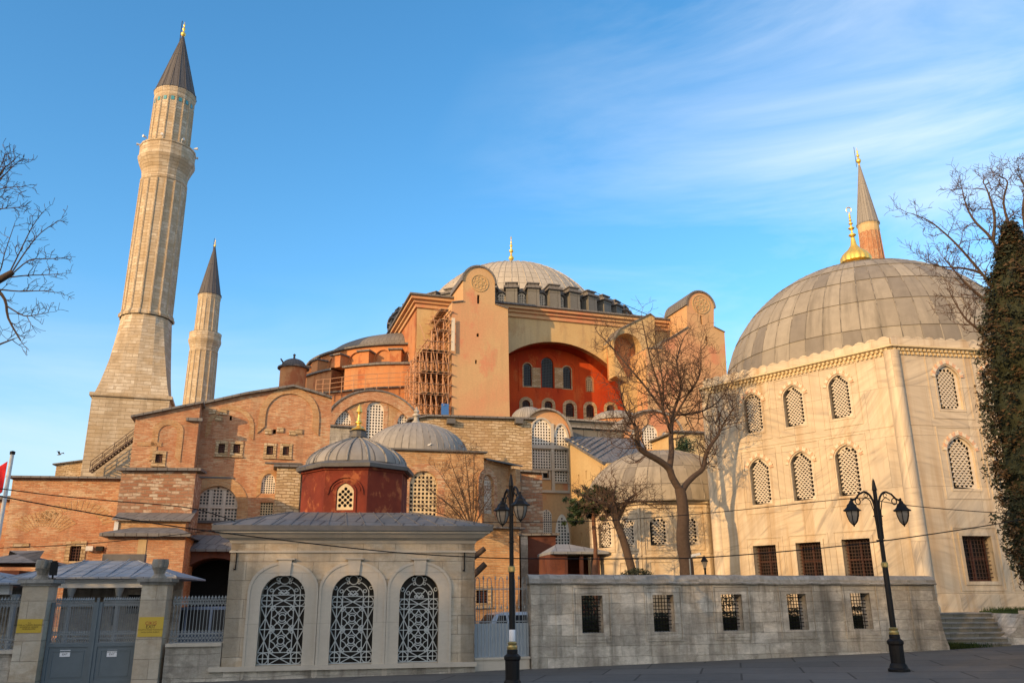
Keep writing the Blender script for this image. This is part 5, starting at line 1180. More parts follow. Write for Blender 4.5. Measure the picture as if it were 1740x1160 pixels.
def gable_hall():
    w = WA(337, 790, 60.0, BK)
    th = thing('gabled_brick_hall', 'tall gabled old brick hall with blind arch, lunette window and four small windows', 'building', w.P(6, 0, -4))
    top = pp(w, [(334, 690), (418, 671), (498, 658), (530, 667), (564, 678)]); uR = top[-1][0]
    sm = [(371, 382, 754, 769.5), (396.5, 408, 754.5, 770), (453, 464, 757.5, 772.5), (480.5, 491, 758.5, 773.5)]
    lun = archp(*w.rect(332, 404, 825, 884)); aw = archp(*w.rect(444, 468, 804, 838), rise=0.8); sq_ = rectp(*w.rect(442, 464, 853, 875))
    bl = archp(*w.rect(452, 532, 669, 727)); slots = [rectp(*w.rect(*q)) for q in ((363, 369, 703, 710), (390, 394, 706, 714), (464, 469, 729, 737))]
    mb = MB(); prism(mb, w, [(-0.6, ZB), (uR, ZB)] + top[::-1] + [(-0.6, top[0][1] - 0.2)], 9.0, 0, [lun, aw, sq_] + [rectp(*w.rect(*q)) for q in sm] + slots, rev=0.5); mb.build('wall', MAT['brick'], th)
    mb = MB(); ring(mb, w, bl, grow(bl, 0.5), 0.10, 0.12, skip_bottom=True); mb.build('brick_arch', MAT['brick_gold'], th); mb = MB(); ring(mb, w, lun, grow(lun, 0.75), 0.06, 0.1, skip_bottom=True); mb.build('brick_arch', MAT['brick_gold'], th); mb = MB(); ring(mb, w, aw, grow(aw, 0.3), 0.04, 0.08, skip_bottom=True); mb.build('brick_arch', MAT['brick_gold'], th); mb = MB()
    b2 = archp(*w.rect(352, 432, 690, 745)); ring(mb, w, grow(b2, -0.3), grow(b2, 0.05), 0.05, 0.06, skip_bottom=True)
    mb.build('brick_arch', MAT['brick_gold'], th)
    mb = MB()
    for s_ in slots: sheet(mb, w, grow(s_, 0.1), d=-0.45)
    mb.build('wall_slot', MAT['void'], th)
    for x, y in ((361, 699), (372, 711), (456, 733), (476, 730), (497, 735), (508, 733), (380, 700)):
        u, z = w.px(x, y); mb = MB(); wbox(mb, w, u - 0.25, u + 0.25, z - 0.2, z + 0.18, 0, 0.1); mb.build('corbel', MAT['stone_gold'], th)
    for q in sm: small_window(th, w, q)
    # big lunette: stone mullions and small panes
    o = window(th, w, lun, 0, 'sq', 13, MAT['lattice'], pane=MAT['glass_grey'], fill=0.66, rec=0.25); us = [p[0] for p in lun]; a, b = min(us), max(us); z0 = min(p[1] for p in lun); z1 = max(p[1] for p in lun)
    mb = MB()
    for f in (0.33, 0.67): wbox(mb, w, a + (b - a) * f - 0.1, a + (b - a) * f + 0.1, z0, z1 - 0.3, -0.3, -0.15)
    wbox(mb, w, a, b, z0 + (z1 - z0) * .36, z0 + (z1 - z0) * .36 + 0.16, -0.3, -0.17); mb.build('mullion', MAT['lattice'], o)
    window(th, w, aw, 0, 'sq', 6, MAT['lattice_white'], fill=0.62, rec=0.12); window(th, w, sq_, 0, 'sq', 5, MAT['lattice_gold'], fill=0.66, rec=0.12)
    mb = MB(); z = w.px(350, 812)[1]; wbox(mb, w, -1, w.px(398, 800)[0], z, z + 0.12, 0, 0.1); mb.build('ledge', MAT['lead_edge'], th); mb = MB(); z = w.px(350, 886)[1]; wbox(mb, w, -1, w.px(470, 886)[0], z - 0.1, z + 0.08, 0, 0.22); mb.build('ledge', MAT['lead_edge'], th); mb = MB(); z = w.px(480, 788)[1]; wbox(mb, w, w.px(450, 788)[0], w.px(512, 788)[0], z, z + .1, 0, 0.1); mb.build('ledge', MAT['lead_edge'], th)
    mb = MB(); capstrip(mb, w, top, 0.28, 0.35, -9.3); mb.build('roof', MAT['lead_dark'], th)
    # left wing standing a little forward
    w2 = w.off(1.7); t2 = pp(w2, [(231, 709), (341, 686)]); wn = w2.rect(264, 276, 771, 786)
    mb = MB(); prism(mb, w2, [(t2[0][0], ZB), (t2[1][0], ZB), t2[1], t2[0]], 5.0, 0, [rectp(*wn)]); mb.build('wing_wall', MAT['brick'], th)
    small_window(th, w2, (264, 276, 771, 786)); mb = MB(); capstrip(mb, w2, [(t2[0][0] - 0.3, t2[0][1] - 0.06), (t2[1][0] + 0.2, t2[1][1] + 0.04)], 0.25, 0.3, -5.2)
    a, z = w2.px(317, 713); b = w2.px(341, 713)[0]; wbox(mb, w2, a, b + 0.15, z - 0.1, z + 0.12, 0, 0.3); mb.build('wing_roof', MAT['lead_dark'], th)
    mb = MB(); o = archp(*w2.rect(268, 300, 722, 775)); ring(mb, w2, o, grow(o, 0.4), 0.05, 0.06, skip_bottom=True); u, z = w2.px(233, 753); wbox(mb, w2, u, u + 1.6, z - .15, z + .12, 0, 0.05); mb.build('wing_arch', MAT['brick_gold'], th)
    # pale stone buttress with lead top
    w3 = w.off(1.6); q = pp(w3, [(471, 793), (512, 794)]); mb = MB(); prism(mb, w3, [(q[0][0], ZB), (q[1][0], ZB), q[1], q[0]], 1.58); mb.build('buttress', MAT['stone_gold'], th)
    mb = MB(); capstrip(mb, w3, [(q[0][0] - .25, q[0][1]), (q[1][0] + .25, q[1][1])], 0.25, 0.25, -1.6); mb.build('buttress_cap', MAT['lead_dark'], th)
    return w
GH = gable_hall()
def blockish(name, label, cat, w, pts, depth, mat, cap=True, hol=(), capmat='lead_dark', capth=0.3, over=0.3, rev=0.4, slope=0.0):
    """pts = top line, left to right, in photo pixels"""
    capth *= 0.62; q = pp(w, pts); th = thing(name, label, cat, w.P((q[0][0] + q[-1][0]) / 2, ZB, -depth / 2))
    mb = MB(); prism(mb, w, [(q[0][0], ZB), (q[-1][0], ZB)] + q[::-1], depth, 0, hol, rev); mb.build('wall', MAT[mat], th)
    if cap:
        mb = MB(); qq = [(q[0][0] - over, q[0][1])] + q[1:-1] + [(q[-1][0] + over, q[-1][1])]
        for a, b in zip(qq, qq[1:]):
            A, B = w.P(a[0], a[1], over), w.P(b[0], b[1], over); C_, D_ = w.P(b[0], b[1] + slope, -depth), w.P(a[0], a[1] + slope, -depth); up = Vector((0, 0, capth))
            mb.poly([A, B, B + up, A + up]); mb.poly([A + up, B + up, C_ + up, D_ + up]); mb.poly([A, D_, C_, B]); mb.poly([A, A + up, D_ + up, D_]); mb.poly([B, C_, C_ + up, B + up])
        mb.build('roof', MAT[capmat], th)
    return th, q
# stone-and-brick block left of the hall
w = WA(203, 850, 51.5, BK); blockish('brick_buttress', 'square block of mixed pale stones and red brick with a dark lead top', 'buttress', w, [(207, 800), (333, 800)], 5.0, 'rubble', capth=0.28, slope=0.5)
# lower part with hipped lead roof
w = WA(180, 930, 48.5, 13)
th, q = blockish('brick_annex', 'low red brick annex with hipped lead roof below the mixed stone block', 'annex', w, [(184, 911), (316, 909)], 4.0, 'brick', cap=False)
mb = MB(); z = q[0][1]; a, b = q[0][0] - .4, q[1][0] + .3; zu = w.px(250, 892, -2.5)[1]
mb.poly([w.P(a, z, .4), w.P(b, z, .4), w.P(b, z + .18, .4), w.P(a, z + .18, .4)]); mb.poly([w.P(a, z + .18, .4), w.P(b, z + .18, .4), w.P(b - 1.5, zu, -2.6), w.P(a + 1.8, zu, -2.6)]); mb.poly([w.P(a, z + .18, .4), w.P(a + 1.8, zu, -2.6), w.P(a, z + .18, -4)]); mb.poly([w.P(b, z + .18, .4), w.P(b, z + .18, -4), w.P(b - 1.5, zu, -2.6)]); mb.poly([w.P(a, z, .4), w.P(a, z, -4), w.P(b, z, -4), w.P(b, z, .4)])
mb.build('roof', MAT['lead_dark'], th)
mb = MB(); u, z1 = w.px(236, 913); wbox(mb, w, u, u + 0.45, z1 - 1.0, z1 - 0.1, 0, 0.04); mb.build('wall_patch', MAT['plaster_ochre'], th)
w = WA(204, 900, 50.3, 14); th, q = blockish('brick_annex', 'narrow ochre storey between the two lead roofs of the left buttress', 'annex', w, [(201, 884), (316, 886)], 2.5, 'brick_gold', capth=0.12, slope=0.9)
mb = MB(); q = w.rect(194, 201, 885, 906); wbox(mb, w, q[0], q[1], q[2], q[3], 0, .1); mb.build('white_post', MAT['white_paint'], th)
# long wall on the far left, gently bowed
w = WA(20, 880, 56.0, 9)
wd_ = w.rect(118.5, 137, 927, 953); up = pp(w, [(22, 812), (206, 814)])
th = thing('long_brick_wall', 'long patched red brick wall with lead coping on the far left', 'wall', w.P(3, ZB, -2)); L = up[1][0]
mb = MB(); prism(mb, w, [(0, ZB), (L + 2.0, ZB), (L + 2.0, up[1][1]), up[0]], 5, 0, [rectp(*wd_)]); wbox(mb, w, -8, 0, ZB, up[0][1] - 1.4, -5, -0.6); mb.build('wall', MAT['brick'], th)
small_window(th, w, (118.5, 137, 927, 953), 0.3)
mb = MB(); capstrip(mb, w, [(up[0][0] - .3, up[0][1]), (L + 2, up[1][1])], 0.22, 0.4, -5); wbox(mb, w, -8, -.31, up[0][1] - 1.4, up[0][1] - 1.15, -5, -0.2); mb.build('roof', MAT['lead_dark'], th)
mb = MB()
for cx_, cy_, r0_, r1_, a0_, a1_ in ((72, 918, 1.2, 2.4, 35, 150), (125, 905, 1.9, 2.7, 20, 160)):
    cu, cz = w.px(cx_, cy_); n = 16; P_ = lambda r_, i: (cu + r_ * math.cos(R(a0_ + (a1_ - a0_) * i / n)), cz + 0.8 * r_ * math.sin(R(a0_ + (a1_ - a0_) * i / n)))
    for i in range(n):
        if i % 1 == 0: slab(mb, w, [P_(r0_, i + .12), P_(r1_, i + .12), P_(r1_, i + .88), P_(r0_, i + .88)], [], 0.018, 0.03, back=False)
mb.build('brick_arch', MAT['brick_gold'], th)
mb = MB(); u, z = w.px(36, 926); wbox(mb, w, u - .5, u + .5, z - .12, z + .12, 0, .06); u, z = w.px(85, 836)
mb.build('stone_lintel', MAT['stone_gold'], th)
for x, nm, mt in ((155, 'white', 'white_paint'), (172, 'black', 'iron')):
    u, z = w.px(x, 931); t = thing('floodlight', f'small {nm} floodlight box fixed on the long brick wall', 'light', w.P(u, z, 0)); mb = MB(); wbox(mb, w, u - .22, u + .22, z - .18, z + .12, 0.1, .4); mb.build('housing', MAT[mt], t); mb = MB(); wbox(mb, w, u - .05, u + .05, z - .05, z + .05, 0, .1); mb.build('bracket', MAT['iron'], t)
# stone stub behind, at the foot of the minaret, with metal stair
w = WA(92, 800, 84.0, 9); blockish('stone_shed', 'small rough stone shed with sloping lead roof left of the big minaret', 'shed', w, [(96, 790), (145, 782)], 6, 'stone_gold', capth=.2)
w = WA(150, 800, 82.0, 16); th = thing('metal_stair', 'rusty metal stair with handrail climbing across the foot of the big minaret', 'stair', w.P(0, 8, 0))
a = w.px(152, 801); b = w.px(232, 741); mb = MB()
for d in (0.0, -1.0): mb.tube([w.P(*a, d), w.P(*b, d)], 0.09, 4)
n = 16
for i in range(1, n): u = a[0] + (b[0] - a[0]) * i / n; z = a[1] + (b[1] - a[1]) * i / n; wbox(mb, w, u - .15, u + .15, z, z + .04, -1.0, 0)
mb.build('flight', MAT['iron_brown'], th); mb = MB()
for d in (0.0, -1.0):
    for h in (0.55, 1.05): mb.tube([w.P(a[0], a[1] + h, d), w.P(b[0], b[1] + h, d)], 0.035, 4)
    for i in range(0, 5): u = a[0] + (b[0] - a[0]) * i / 4; z = a[1] + (b[1] - a[1]) * i / 4; mb.tube([w.P(u, z, d), w.P(u, z + 1.05, d)], 0.035, 4)
mb.build('railing', MAT['iron_brown'], th)
# dark vaulted passage
w = WA(310, 960, 52.0, 14); a = w.px(306, 960)[0]; b = w.px(392, 960)[0]; zt = w.px(345, 937)[1]; zr = w.px(345, 908, -2)[1]
th = thing('vaulted_passage', 'dark vaulted passage with red arch and lead lean-to roof behind the kiosk corner', 'passage', w.P(1.5, ZB, -2)); o = archp(a + .25, b + .8, ZB + .01, zt - .35, rise=1.1)
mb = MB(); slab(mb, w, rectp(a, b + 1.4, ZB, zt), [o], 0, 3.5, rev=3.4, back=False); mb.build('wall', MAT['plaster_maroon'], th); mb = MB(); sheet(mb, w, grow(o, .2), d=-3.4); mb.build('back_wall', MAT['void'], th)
mb = MB(); mb.poly([w.P(a - .3, zt, .5), w.P(b + 1.6, zt, .5), w.P(b + 1.6, zt + .15, .5), w.P(a - .3, zt + .15, .5)]); mb.poly([w.P(a - .3, zt + .15, .5), w.P(b + 1.6, zt + .15, .5), w.P(b + 1.3, zr, -2.2), w.P(a + .3, zr, -2.2)]); mb.poly([w.P(a - .3, zt, .5), w.P(a - .3, zt, -2.5), w.P(b + 1.6, zt, -2.5), w.P(b + 1.6, zt, .5)]); mb.build('roof', MAT['lead_dark'], th)
# ------------------------------------------------------------------ arched brick gable above the kiosk dome
w = WA(640, 740, 82.0, BK)
th = thing('arched_brick_gable', 'round topped brick gable with three white lattice windows above the golden spike', 'building', w.P(0, ZB, -6))
c = w.px(634, 665); l = w.px(553, 742); r_ = w.px(712, 716); cu = c[0]; hw = (r_[0] - l[0]) / 2 + 0.4; cu = (l[0] + r_[0]) / 2; rise = c[1] - w.px(560, 738)[1]
arc = [(cu + hw * math.cos(t), c[1] - rise + rise * math.sin(t)) for t in [PI * i / 24 for i in range(25)]]
wins = [archp(*w.rect(622.5, 652, 682, 745)), archp(*w.rect(571, 597, 697, 721), rise=1.1), archp(*w.rect(675, 699, 702.5, 724), rise=1.1)]
mb = MB(); prism(mb, w, [(arc[-1][0], ZB), (arc[0][0], ZB)] + arc, 14, 0, wins); mb.build('wall', MAT['brick_gold'], th)
for o, n in zip(wins, (6, 6, 6)): window(th, w, o, 0, 'sq', n, MAT['lattice_white'], fill=0.6, rec=.2)
arc2 = [(cu + (hw + .16) * math.cos(t), c[1] - rise + (rise + .16) * math.sin(t)) for t in [PI * i / 24 for i in range(25)]]; arc0 = [(cu + (hw - 1.0) * math.cos(t), c[1] - rise + (rise - 1.0) * math.sin(t)) for t in [PI * i / 24 for i in range(25)]]
mb = MB()
for i in range(24): slab(mb, w, [arc[i], arc2[i], arc2[i + 1], arc[i + 1]], [], .35, 14.4)
mb.build('roof', MAT['lead_dark'], th); mb = MB()
for i in range(24): slab(mb, w, [arc0[i], arc[i], arc[i + 1], arc0[i + 1]], [], .22, .24, back=False)
for o in wins: ring(mb, w, o, grow(o, .4), .04, .06, skip_bottom=True)
mb.build('brick_arch', MAT['brick'], th)
w = WA(558, 740, 76.0, BK); blockish('stone_block', 'weathered grey stone block with lead top between hall and arched gable', 'block', w, [(559, 724), (612, 728)], 4, 'wall_stone', capth=.25)
# roof railing
w = WA(540, 668, 99, BK); th = thing('roof_railing', 'thin metal railing along the lead roof below the half dome', 'railing', w.P(0, w.px(540, 668)[1], 0)); mb = MB()
pts = pp(w, [(536, 668), (560, 666), (600, 660), (640, 657), (680, 655), (706, 654)])
for h in (0.5, 1.1, 1.7): mb.tube([w.P(u, z + h, 0) for u, z in pts], 0.05, 4)
for u, z in [pts[0]] + [tuple((pts[i][k] + pts[i + 1][k]) / 2 for k in (0, 1)) for i in range(5)] + pts[1:]: mb.tube([w.P(u, z - .3, 0), w.P(u, z + 1.7, 0)], 0.05, 4)
mb.build('rail', MAT['rust_pipe'], th)
w = WA(540, 668, 100, BK); blockish('lead_terrace', 'grey lead terrace roof carrying the thin railing', 'roof', w, [(520, 670), (560, 668), (640, 660), (720, 657)], 6, 'plaster_orange', capth=.3)
# ------------------------------------------------------------------ golden stone wall in the middle
w = WA(905, 760, 62.0, 15); th, q = blockish('stone_buttress', 'broad golden rough stone wall with lead top under the plaster tower', 'buttress', w, [(700, 714), (728, 708), (903, 713)], 20, 'stone_gold', capth=.22)
for x in (765, 880): u, z = w.px(x, 713); mb = MB(); wbox(mb, w, u - .3, u + .3, z - .35, z + .02, 0, .5); mb.build('roof_spout', MAT['lead_edge'], th)
w = WA(920, 900, 55.0, 14); th, q = blockish('stone_buttress', 'pinkish stone buttress with sloping lead top right of the lamp post', 'buttress', w, [(860, 800), (921, 804)], 6, 'rubble', capth=.2, slope=.8)
mb = MB(); u, z = w.px(876, 806); wbox(mb, w, u - .25, u + .25, z - .5, z, 0, .45); mb.build('roof_spout', MAT['lead_edge'], th)
w = WA(885, 950, 47.0, 13); th, q = blockish('brick_wall', 'low orange brick wall behind the gap fence with small framed window', 'wall', w, [(780, 899), (826, 897), (882, 899)], 4, 'brick_gold', capth=.16, hol=[rectp(*w.rect(809, 829, 1002, 1024))])
small_window(th, w, (809, 829, 1002, 1024), .2)
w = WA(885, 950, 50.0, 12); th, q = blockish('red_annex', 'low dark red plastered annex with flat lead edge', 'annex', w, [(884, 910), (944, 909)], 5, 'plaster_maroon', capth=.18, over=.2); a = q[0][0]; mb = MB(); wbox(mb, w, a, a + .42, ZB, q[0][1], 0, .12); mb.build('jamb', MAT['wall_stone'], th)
# bay with stone framed lattice windows under an orange arch
w = WA(970, 800, 68.0, BK)
th = thing('window_bay', 'tall orange arched bay with grey stone frames and white lattice windows', 'building', w.P(-1.5, ZB, -4))
l = w.px(888, 800)[0]; r_ = w.px(971, 800)[0]; zt = w.px(935, 697)[1]; zs_ = w.px(968, 742)[1]; cu = (l + r_) / 2; hw = (r_ - l) / 2
arc = [(cu + hw * math.cos(t), zs_ + (zt - zs_) * math.sin(t)) for t in [PI * i / 20 for i in range(21)]]
ho = [archp(*w.rect(903.5, 936, 712, 756), rise=1.0), archp(*w.rect(941, 964, 722, 757), rise=1.4), rectp(*w.rect(905, 936, 763, 796)), rectp(*w.rect(942, 964, 764, 818)), rectp(*w.rect(922, 932, 800, 812)), archp(*w.rect(920, 938, 865, 911), rise=.5), archp(*w.rect(943, 968, 873, 930), rise=2.0)]
mb = MB(); prism(mb, w, [(l, ZB), (r_, ZB)] + arc, 14, 0, ho); mb.build('wall', MAT['plaster_pink'], th)
for o in ho[:4] + ho[5:]: window(th, w, o, 0.12, 'sq', max(5, int((max(p[0] for p in o) - min(p[0] for p in o)) / .21)), MAT['lattice_white'], fill=.6, rec=.14)
mb = MB(); sheet(mb, w, grow(ho[4], .05), d=-.3); mb.build('window', MAT['void'], th)
mb = MB()
for o in ho[:5]: ring(mb, w, o, grow(o, .14), .12, .2)
x0, x1 = w.px(901, 780)[0], w.px(967, 780)[0]
for y, h in ((759.5, .32), (798, .15), (835, .2)): z = w.px(935, y)[1]; wbox(mb, w, x0 - .05, x1, z - h / 2, z + h / 2, 0, .2)
for x, y0, y1 in ((938.5, 720, 834), (966, 757, 834)): u = w.px(x, 780)[0]; wbox(mb, w, u - .13, u + .13, w.px(x, y1)[1], w.px(x, y0)[1], 0, .18)
a_, b_, c_, d_ = w.rect(920, 966, 800, 834)
mb.build('window_frame', MAT['trim_stone'], th)
arc2 = [(cu + (hw + .15) * math.cos(t), zs_ + (zt - zs_ + .15) * math.sin(t)) for t in [PI * i / 20 for i in range(21)]]
mb = MB()
for i in range(20): slab(mb, w, [arc[i], arc2[i], arc2[i + 1], arc[i + 1]], [], .3, 14.3)
mb.build('roof', MAT['lead_grey'], th)
# grey lead parapet and small lead domes behind
w = WA(965, 740, 76, BK); blockish('lead_parapet', 'grey lead clad parapet wall below the red arched wall', 'parapet', w, [(930, 712), (1085, 722)], 8, 'lead_pier', capth=.25, capmat='lead_grey')
w = WA(965, 740, 72, BK); blockish('lead_parapet', 'lower band of grey lead cladding above the ochre house roof', 'parapet', w, [(966, 726), (1082, 734)], 3, 'lead_pier', capth=.2, capmat='lead_grey')
for x, y, Y, h_, wpx, lb in ((1046, 712, 84, 700, 40, 'small flat lead dome beside the orange lattice bay'), (898, 712, 84, 693, 30, 'small blue grey lead dome at the foot of the red arched wall')):
    p = at(x, y + 4, Y); zt = at(x, h_, Y).z; r_ = wpx / scale_at(p.z, Y); c = Vector((p.x, p.y, 0)); t = thing('lead_dome', lb, 'dome', Vector((p.x, p.y, ZB)))
    mb = MB(); mb.lathe(c, [(r_, ZB), (r_, p.z)], 28); mb.build('drum', MAT['plaster_orange'], t, smooth=30); mb = MB(); mb.lathe(c, [(r_ + .2, p.z - .1), (r_ + .2, p.z + .1)] + [(max(.02, r_ * math.cos(q)), p.z + .1 + (zt - p.z) * math.sin(q)) for q in [PI / 2 * i / 8 for i in range(9)]], 36, us=3); mb.build('cap', MAT['lead_grey'], t, smooth=30)
# ochre house with slanting lead roof
Cn = at(1035, 860, 57.0); Lf = at(969, 860, 66.0); Rt = at(1118, 860, 61.0); wl, wr = Wall(Lf, Cn), Wall(Cn, Rt)
th = thing('ochre_house', 'ochre plastered house with slanting grey lead roof and narrow slit windows', 'house', Vector((Cn.x, Cn.y, ZB)))
zl, zc_ = wl.px(969, 746)[1], wl.px(1035, 786)[1]
sl = [rectp(*wl.rect(*q)) for q in ((982.4, 984.6, 806, 821), (994.8, 997, 799, 814))]; pw = archp(*wr.rect(1053.5, 1060.5, 789, 806), 'ogee', rise=.5); low_ = [rectp(*wl.rect(*q)) for q in ((976, 978, 864, 880), (986.5, 988.5, 905, 922))]
mb = MB(); slab(mb, wl, [(0, ZB), (wl.L, ZB), (wl.L, zc_), (0, zl)], sl + low_, 0, .4, back=False); slab(mb, wr, rectp(0, wr.L, ZB, zc_), [pw], 0, .4, back=False); mb.build('wall', MAT['plaster_cream'], th)
mb = MB()
for s_ in sl + low_: sheet(mb, wl, grow(s_, .1), d=-.35)
sheet(mb, wr, grow(pw, .1), d=-.35); mb.build('slit', MAT['void'], th)
mb = MB(); p0, p1, p2 = wl.P(-.2, zl, .3), wl.P(wl.L, zc_ - .05, .35), wr.P(wr.L, zc_ + .05, .35); p3, p4 = at(1085, 744, 71), at(966, 741, 70); up = Vector((0, 0, .2))
mb.poly([p0, p1, p1 + up, p0 + up]); mb.poly([p1, p2, p2 + up, p1 + up]); pu = [p + up for p in (p0, p1, p2)]
e01 = [pu[0].lerp(pu[1], f) for f in (0, .33, .66, 1)]; mb.poly([pu[1], pu[2], p3]); mb.poly([pu[1], p3, p4, pu[0]]); mb.poly([p0, p4, p3, p2, p1])
for f in [i / 8 for i in range(1, 8)]: mb.tube([pu[0].lerp(pu[1], f), p4.lerp(p3, f)], .05, 4)
for f in [i / 5 for i in range(1, 5)]: mb.tube([pu[1].lerp(pu[2], f), p3], .05, 4)
mb.build('roof', MAT['lead_dark'], th)
# orange bay on the right of that roof
w = WA(1110, 760, 74, BK); th = thing('window_bay', 'orange arched bay with white lattice windows behind the large bare tree', 'building', w.P(0, ZB, -3)); l = w.px(1063, 760)[0]; r_ = w.px(1158, 760)[0]; zt = w.px(1110, 699)[1]; zs_ = w.px(1110, 733)[1]; cu = (l + r_) / 2; hw = (r_ - l) / 2
arc = [(cu + hw * math.cos(t), zs_ + (zt - zs_) * math.sin(t)) for t in [PI * i / 20 for i in range(21)]]; ho = [archp(*w.rect(1070, 1087, 730, 758), rise=1.4), archp(*w.rect(1091, 1118, 721, 763)), archp(*w.rect(1122, 1140, 733, 763), rise=1.4)]
mb = MB(); prism(mb, w, [(l, ZB), (r_, ZB)] + arc, 12, 0, ho); mb.build('wall', MAT['plaster_pink'], th)
for o in ho: window(th, w, o, .05, 'sq', 6, MAT['lattice_white'], fill=.6, rec=.15)
arc2 = [(cu + (hw + .15) * math.cos(t), zs_ + (zt - zs_ + .15) * math.sin(t)) for t in [PI * i / 20 for i in range(21)]]; mb = MB()
for i in range(20): slab(mb, w, [arc[i], arc2[i], arc2[i + 1], arc[i + 1]], [], .3, 12.3)
mb.build('roof', MAT['lead_grey'], th)
w = WA(1180, 800, 70, BK); blockish('plaster_block', 'plain cream plastered block between orange bay and large tomb', 'block', w, [(1148, 735), (1240, 738)], 10, 'plaster_cream', capth=.25)
# small porch with hipped lead roof on posts
w = WA(1000, 950, 45.0, 10); th = thing('porch', 'dark timber porch with hipped lead roof behind the long wall', 'porch', w.P(0, 0, -1.5)); a = w.px(938, 950)[0]; b = w.px(1024, 950)[0]; ze = w.px(980, 941)[1]; za = w.px(955, 924, -1.5)[1]
mb = MB(); E_ = [w.P(a - .1, ze, .3), w.P(b + .3, ze, .3), w.P(b + .3, ze, -3.3), w.P(a - .1, ze, -3.3)]; T0, T1 = w.P(a + .6, za, -1.5), w.P(a + 1.3, za, -1.5); up = Vector((0, 0, .12))
for i in range(4): mb.poly([E_[i], E_[(i + 1) % 4], E_[(i + 1) % 4] + up, E_[i] + up])
mb.poly(E_[::-1]); mb.poly([E_[0] + up, E_[1] + up, T1, T0]); mb.poly([E_[1] + up, E_[2] + up, T1]); mb.poly([E_[2] + up, E_[3] + up, T0, T1]); mb.poly([E_[3] + up, E_[0] + up, T0]); mb.build('roof', MAT['lead_blue'], th)
for u in (a + .75, a + 1.6, b - .25):
    mb = MB(); wbox(mb, w, u - .09, u + .09, -.3, ze, -.2, -.02); mb.build('post', MAT['iron_red'], th)
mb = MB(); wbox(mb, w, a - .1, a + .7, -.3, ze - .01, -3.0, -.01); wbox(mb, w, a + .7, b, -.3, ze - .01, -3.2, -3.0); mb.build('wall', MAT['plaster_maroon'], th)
# ------------------------------------------------------------------ gate court: canopies with white beams on columns
def canopy(label, xl, xr, Y, ye, ya, apex, ncol, cols, parapet=None):
    w = WA(160, 1000, Y, 9); a = w.px(xl, ye)[0]; b = w.px(xr, ye)[0]; ze = w.px((xl + xr) / 2, ye)[1]; zb_ = w.px(160, ye + 15)[1]
    th = thing('entrance_canopy', label, 'canopy', w.P((a + b) / 2, 0, -2)); D = 5.0
    mb = MB(); E_ = [w.P(a, ze, .3), w.P(b, ze, .3), w.P(b, ze, -D), w.P(a, ze, -D)]; t0 = w.px(apex[0], ya, -D / 2); t1 = w.px(apex[1], ya, -D / 2); T0, T1 = w.P(*t0, -D / 2), w.P(*t1, -D / 2); up = Vector((0, 0, .06))
    for i in range(4): mb.poly([E_[i], E_[(i + 1) % 4], E_[(i + 1) % 4] + up, E_[i] + up])
    mb.poly(E_[::-1]); mb.poly([E_[0] + up, E_[1] + up, T1, T0]); mb.poly([E_[1] + up, E_[2] + up, T1]); mb.poly([E_[2] + up, E_[3] + up, T0, T1]); mb.poly([E_[3] + up, E_[0] + up, T0]); n = int((b - a) / .75)
    for i in range(1, n):
        f = i / n; p = (E_[0] + up).lerp(E_[1] + up, f); u = a + (b - a) * f; q = w.P(min(max(u, t0[0]), t1[0]), t0[1], -D / 2); k = 1.0
        if u < t0[0]: k = (u - a) / (t0[0] - a)
        if u > t1[0]: k = (b - u) / (b - t1[0])
        e = w.P(u, ze + .06 + (t0[1] - ze) * k, .3 + (-D / 2 - .3) * k); mb.tube([p, e], .02, 4)
    mb.tube([E_[0] + up, T0], .03, 4); mb.tube([E_[1] + up, T1], .03, 4); mb.build('roof', MAT['lead_blue'], th)
    if parapet: mb = MB(); wbox(mb, w, parapet[0], parapet[1], t0[1] - .1, t0[1] + .25, -D / 2 - .4, -D / 2 - .1); mb.build('roof_curb', MAT['lead_edge'], th)
    mb = MB(); wbox(mb, w, a + .45, b - .45, zb_, ze - .0, -.35, -.1); wbox(mb, w, a + .4, b - .4, ze - .09, ze - .01, -.09, 0.0); mb.build('beam', MAT['white_paint'], th)
    for x in cols:
        u = w.px(x, 1010)[0]; mb = MB(); mb.lathe(w.P(u, 0, -.22), [(.11, -.3), (.11, .1), (.085, .15), (.075, zb_ - .3), (.1, zb_ - .28), (.1, zb_ - .24), (.16, zb_ - .02), (.16, zb_)], 12); mb.build('column', MAT['fence_paint'], th, smooth=40)
    mb = MB(); dw = w.rect(188, 199, 1028, 1062, -3.5); wn = w.rect(214, 240, 1010, 1042, -3.5)
    if parapet: slab(mb, w, rectp(a + .6, b - .6, -.5, ze - .02), [rectp(*dw), rectp(*wn)], -3.5, .3)
    else: wbox(mb, w, a + .6, b - .6, -.5, ze - .02, -4.3, -4.0)
    mb.build('back_wall', MAT['wall_stone'], th)
    if parapet: mb = MB(); sheet(mb, w, grow(rectp(*dw), .05), d=-3.75); sheet(mb, w, grow(rectp(*wn), .05), d=-3.75); mb.build('opening', MAT['void'], th)
    return w
w_ = WA(160, 1000, 30.5, 9); canopy('lead roofed canopy with white beam and slim columns behind the gate pillars', 18, 303, 30.5, 983, 952, (150, 235), 2, (117, 199), (w_.px(172, 950, -2.5)[0], w_.px(244, 950, -2.5)[0]))
canopy('second grey canopy roof at the left photo edge beside the flagpole', -190, 40, 29.0, 993, 965, (-100, -40), 1, (22,))
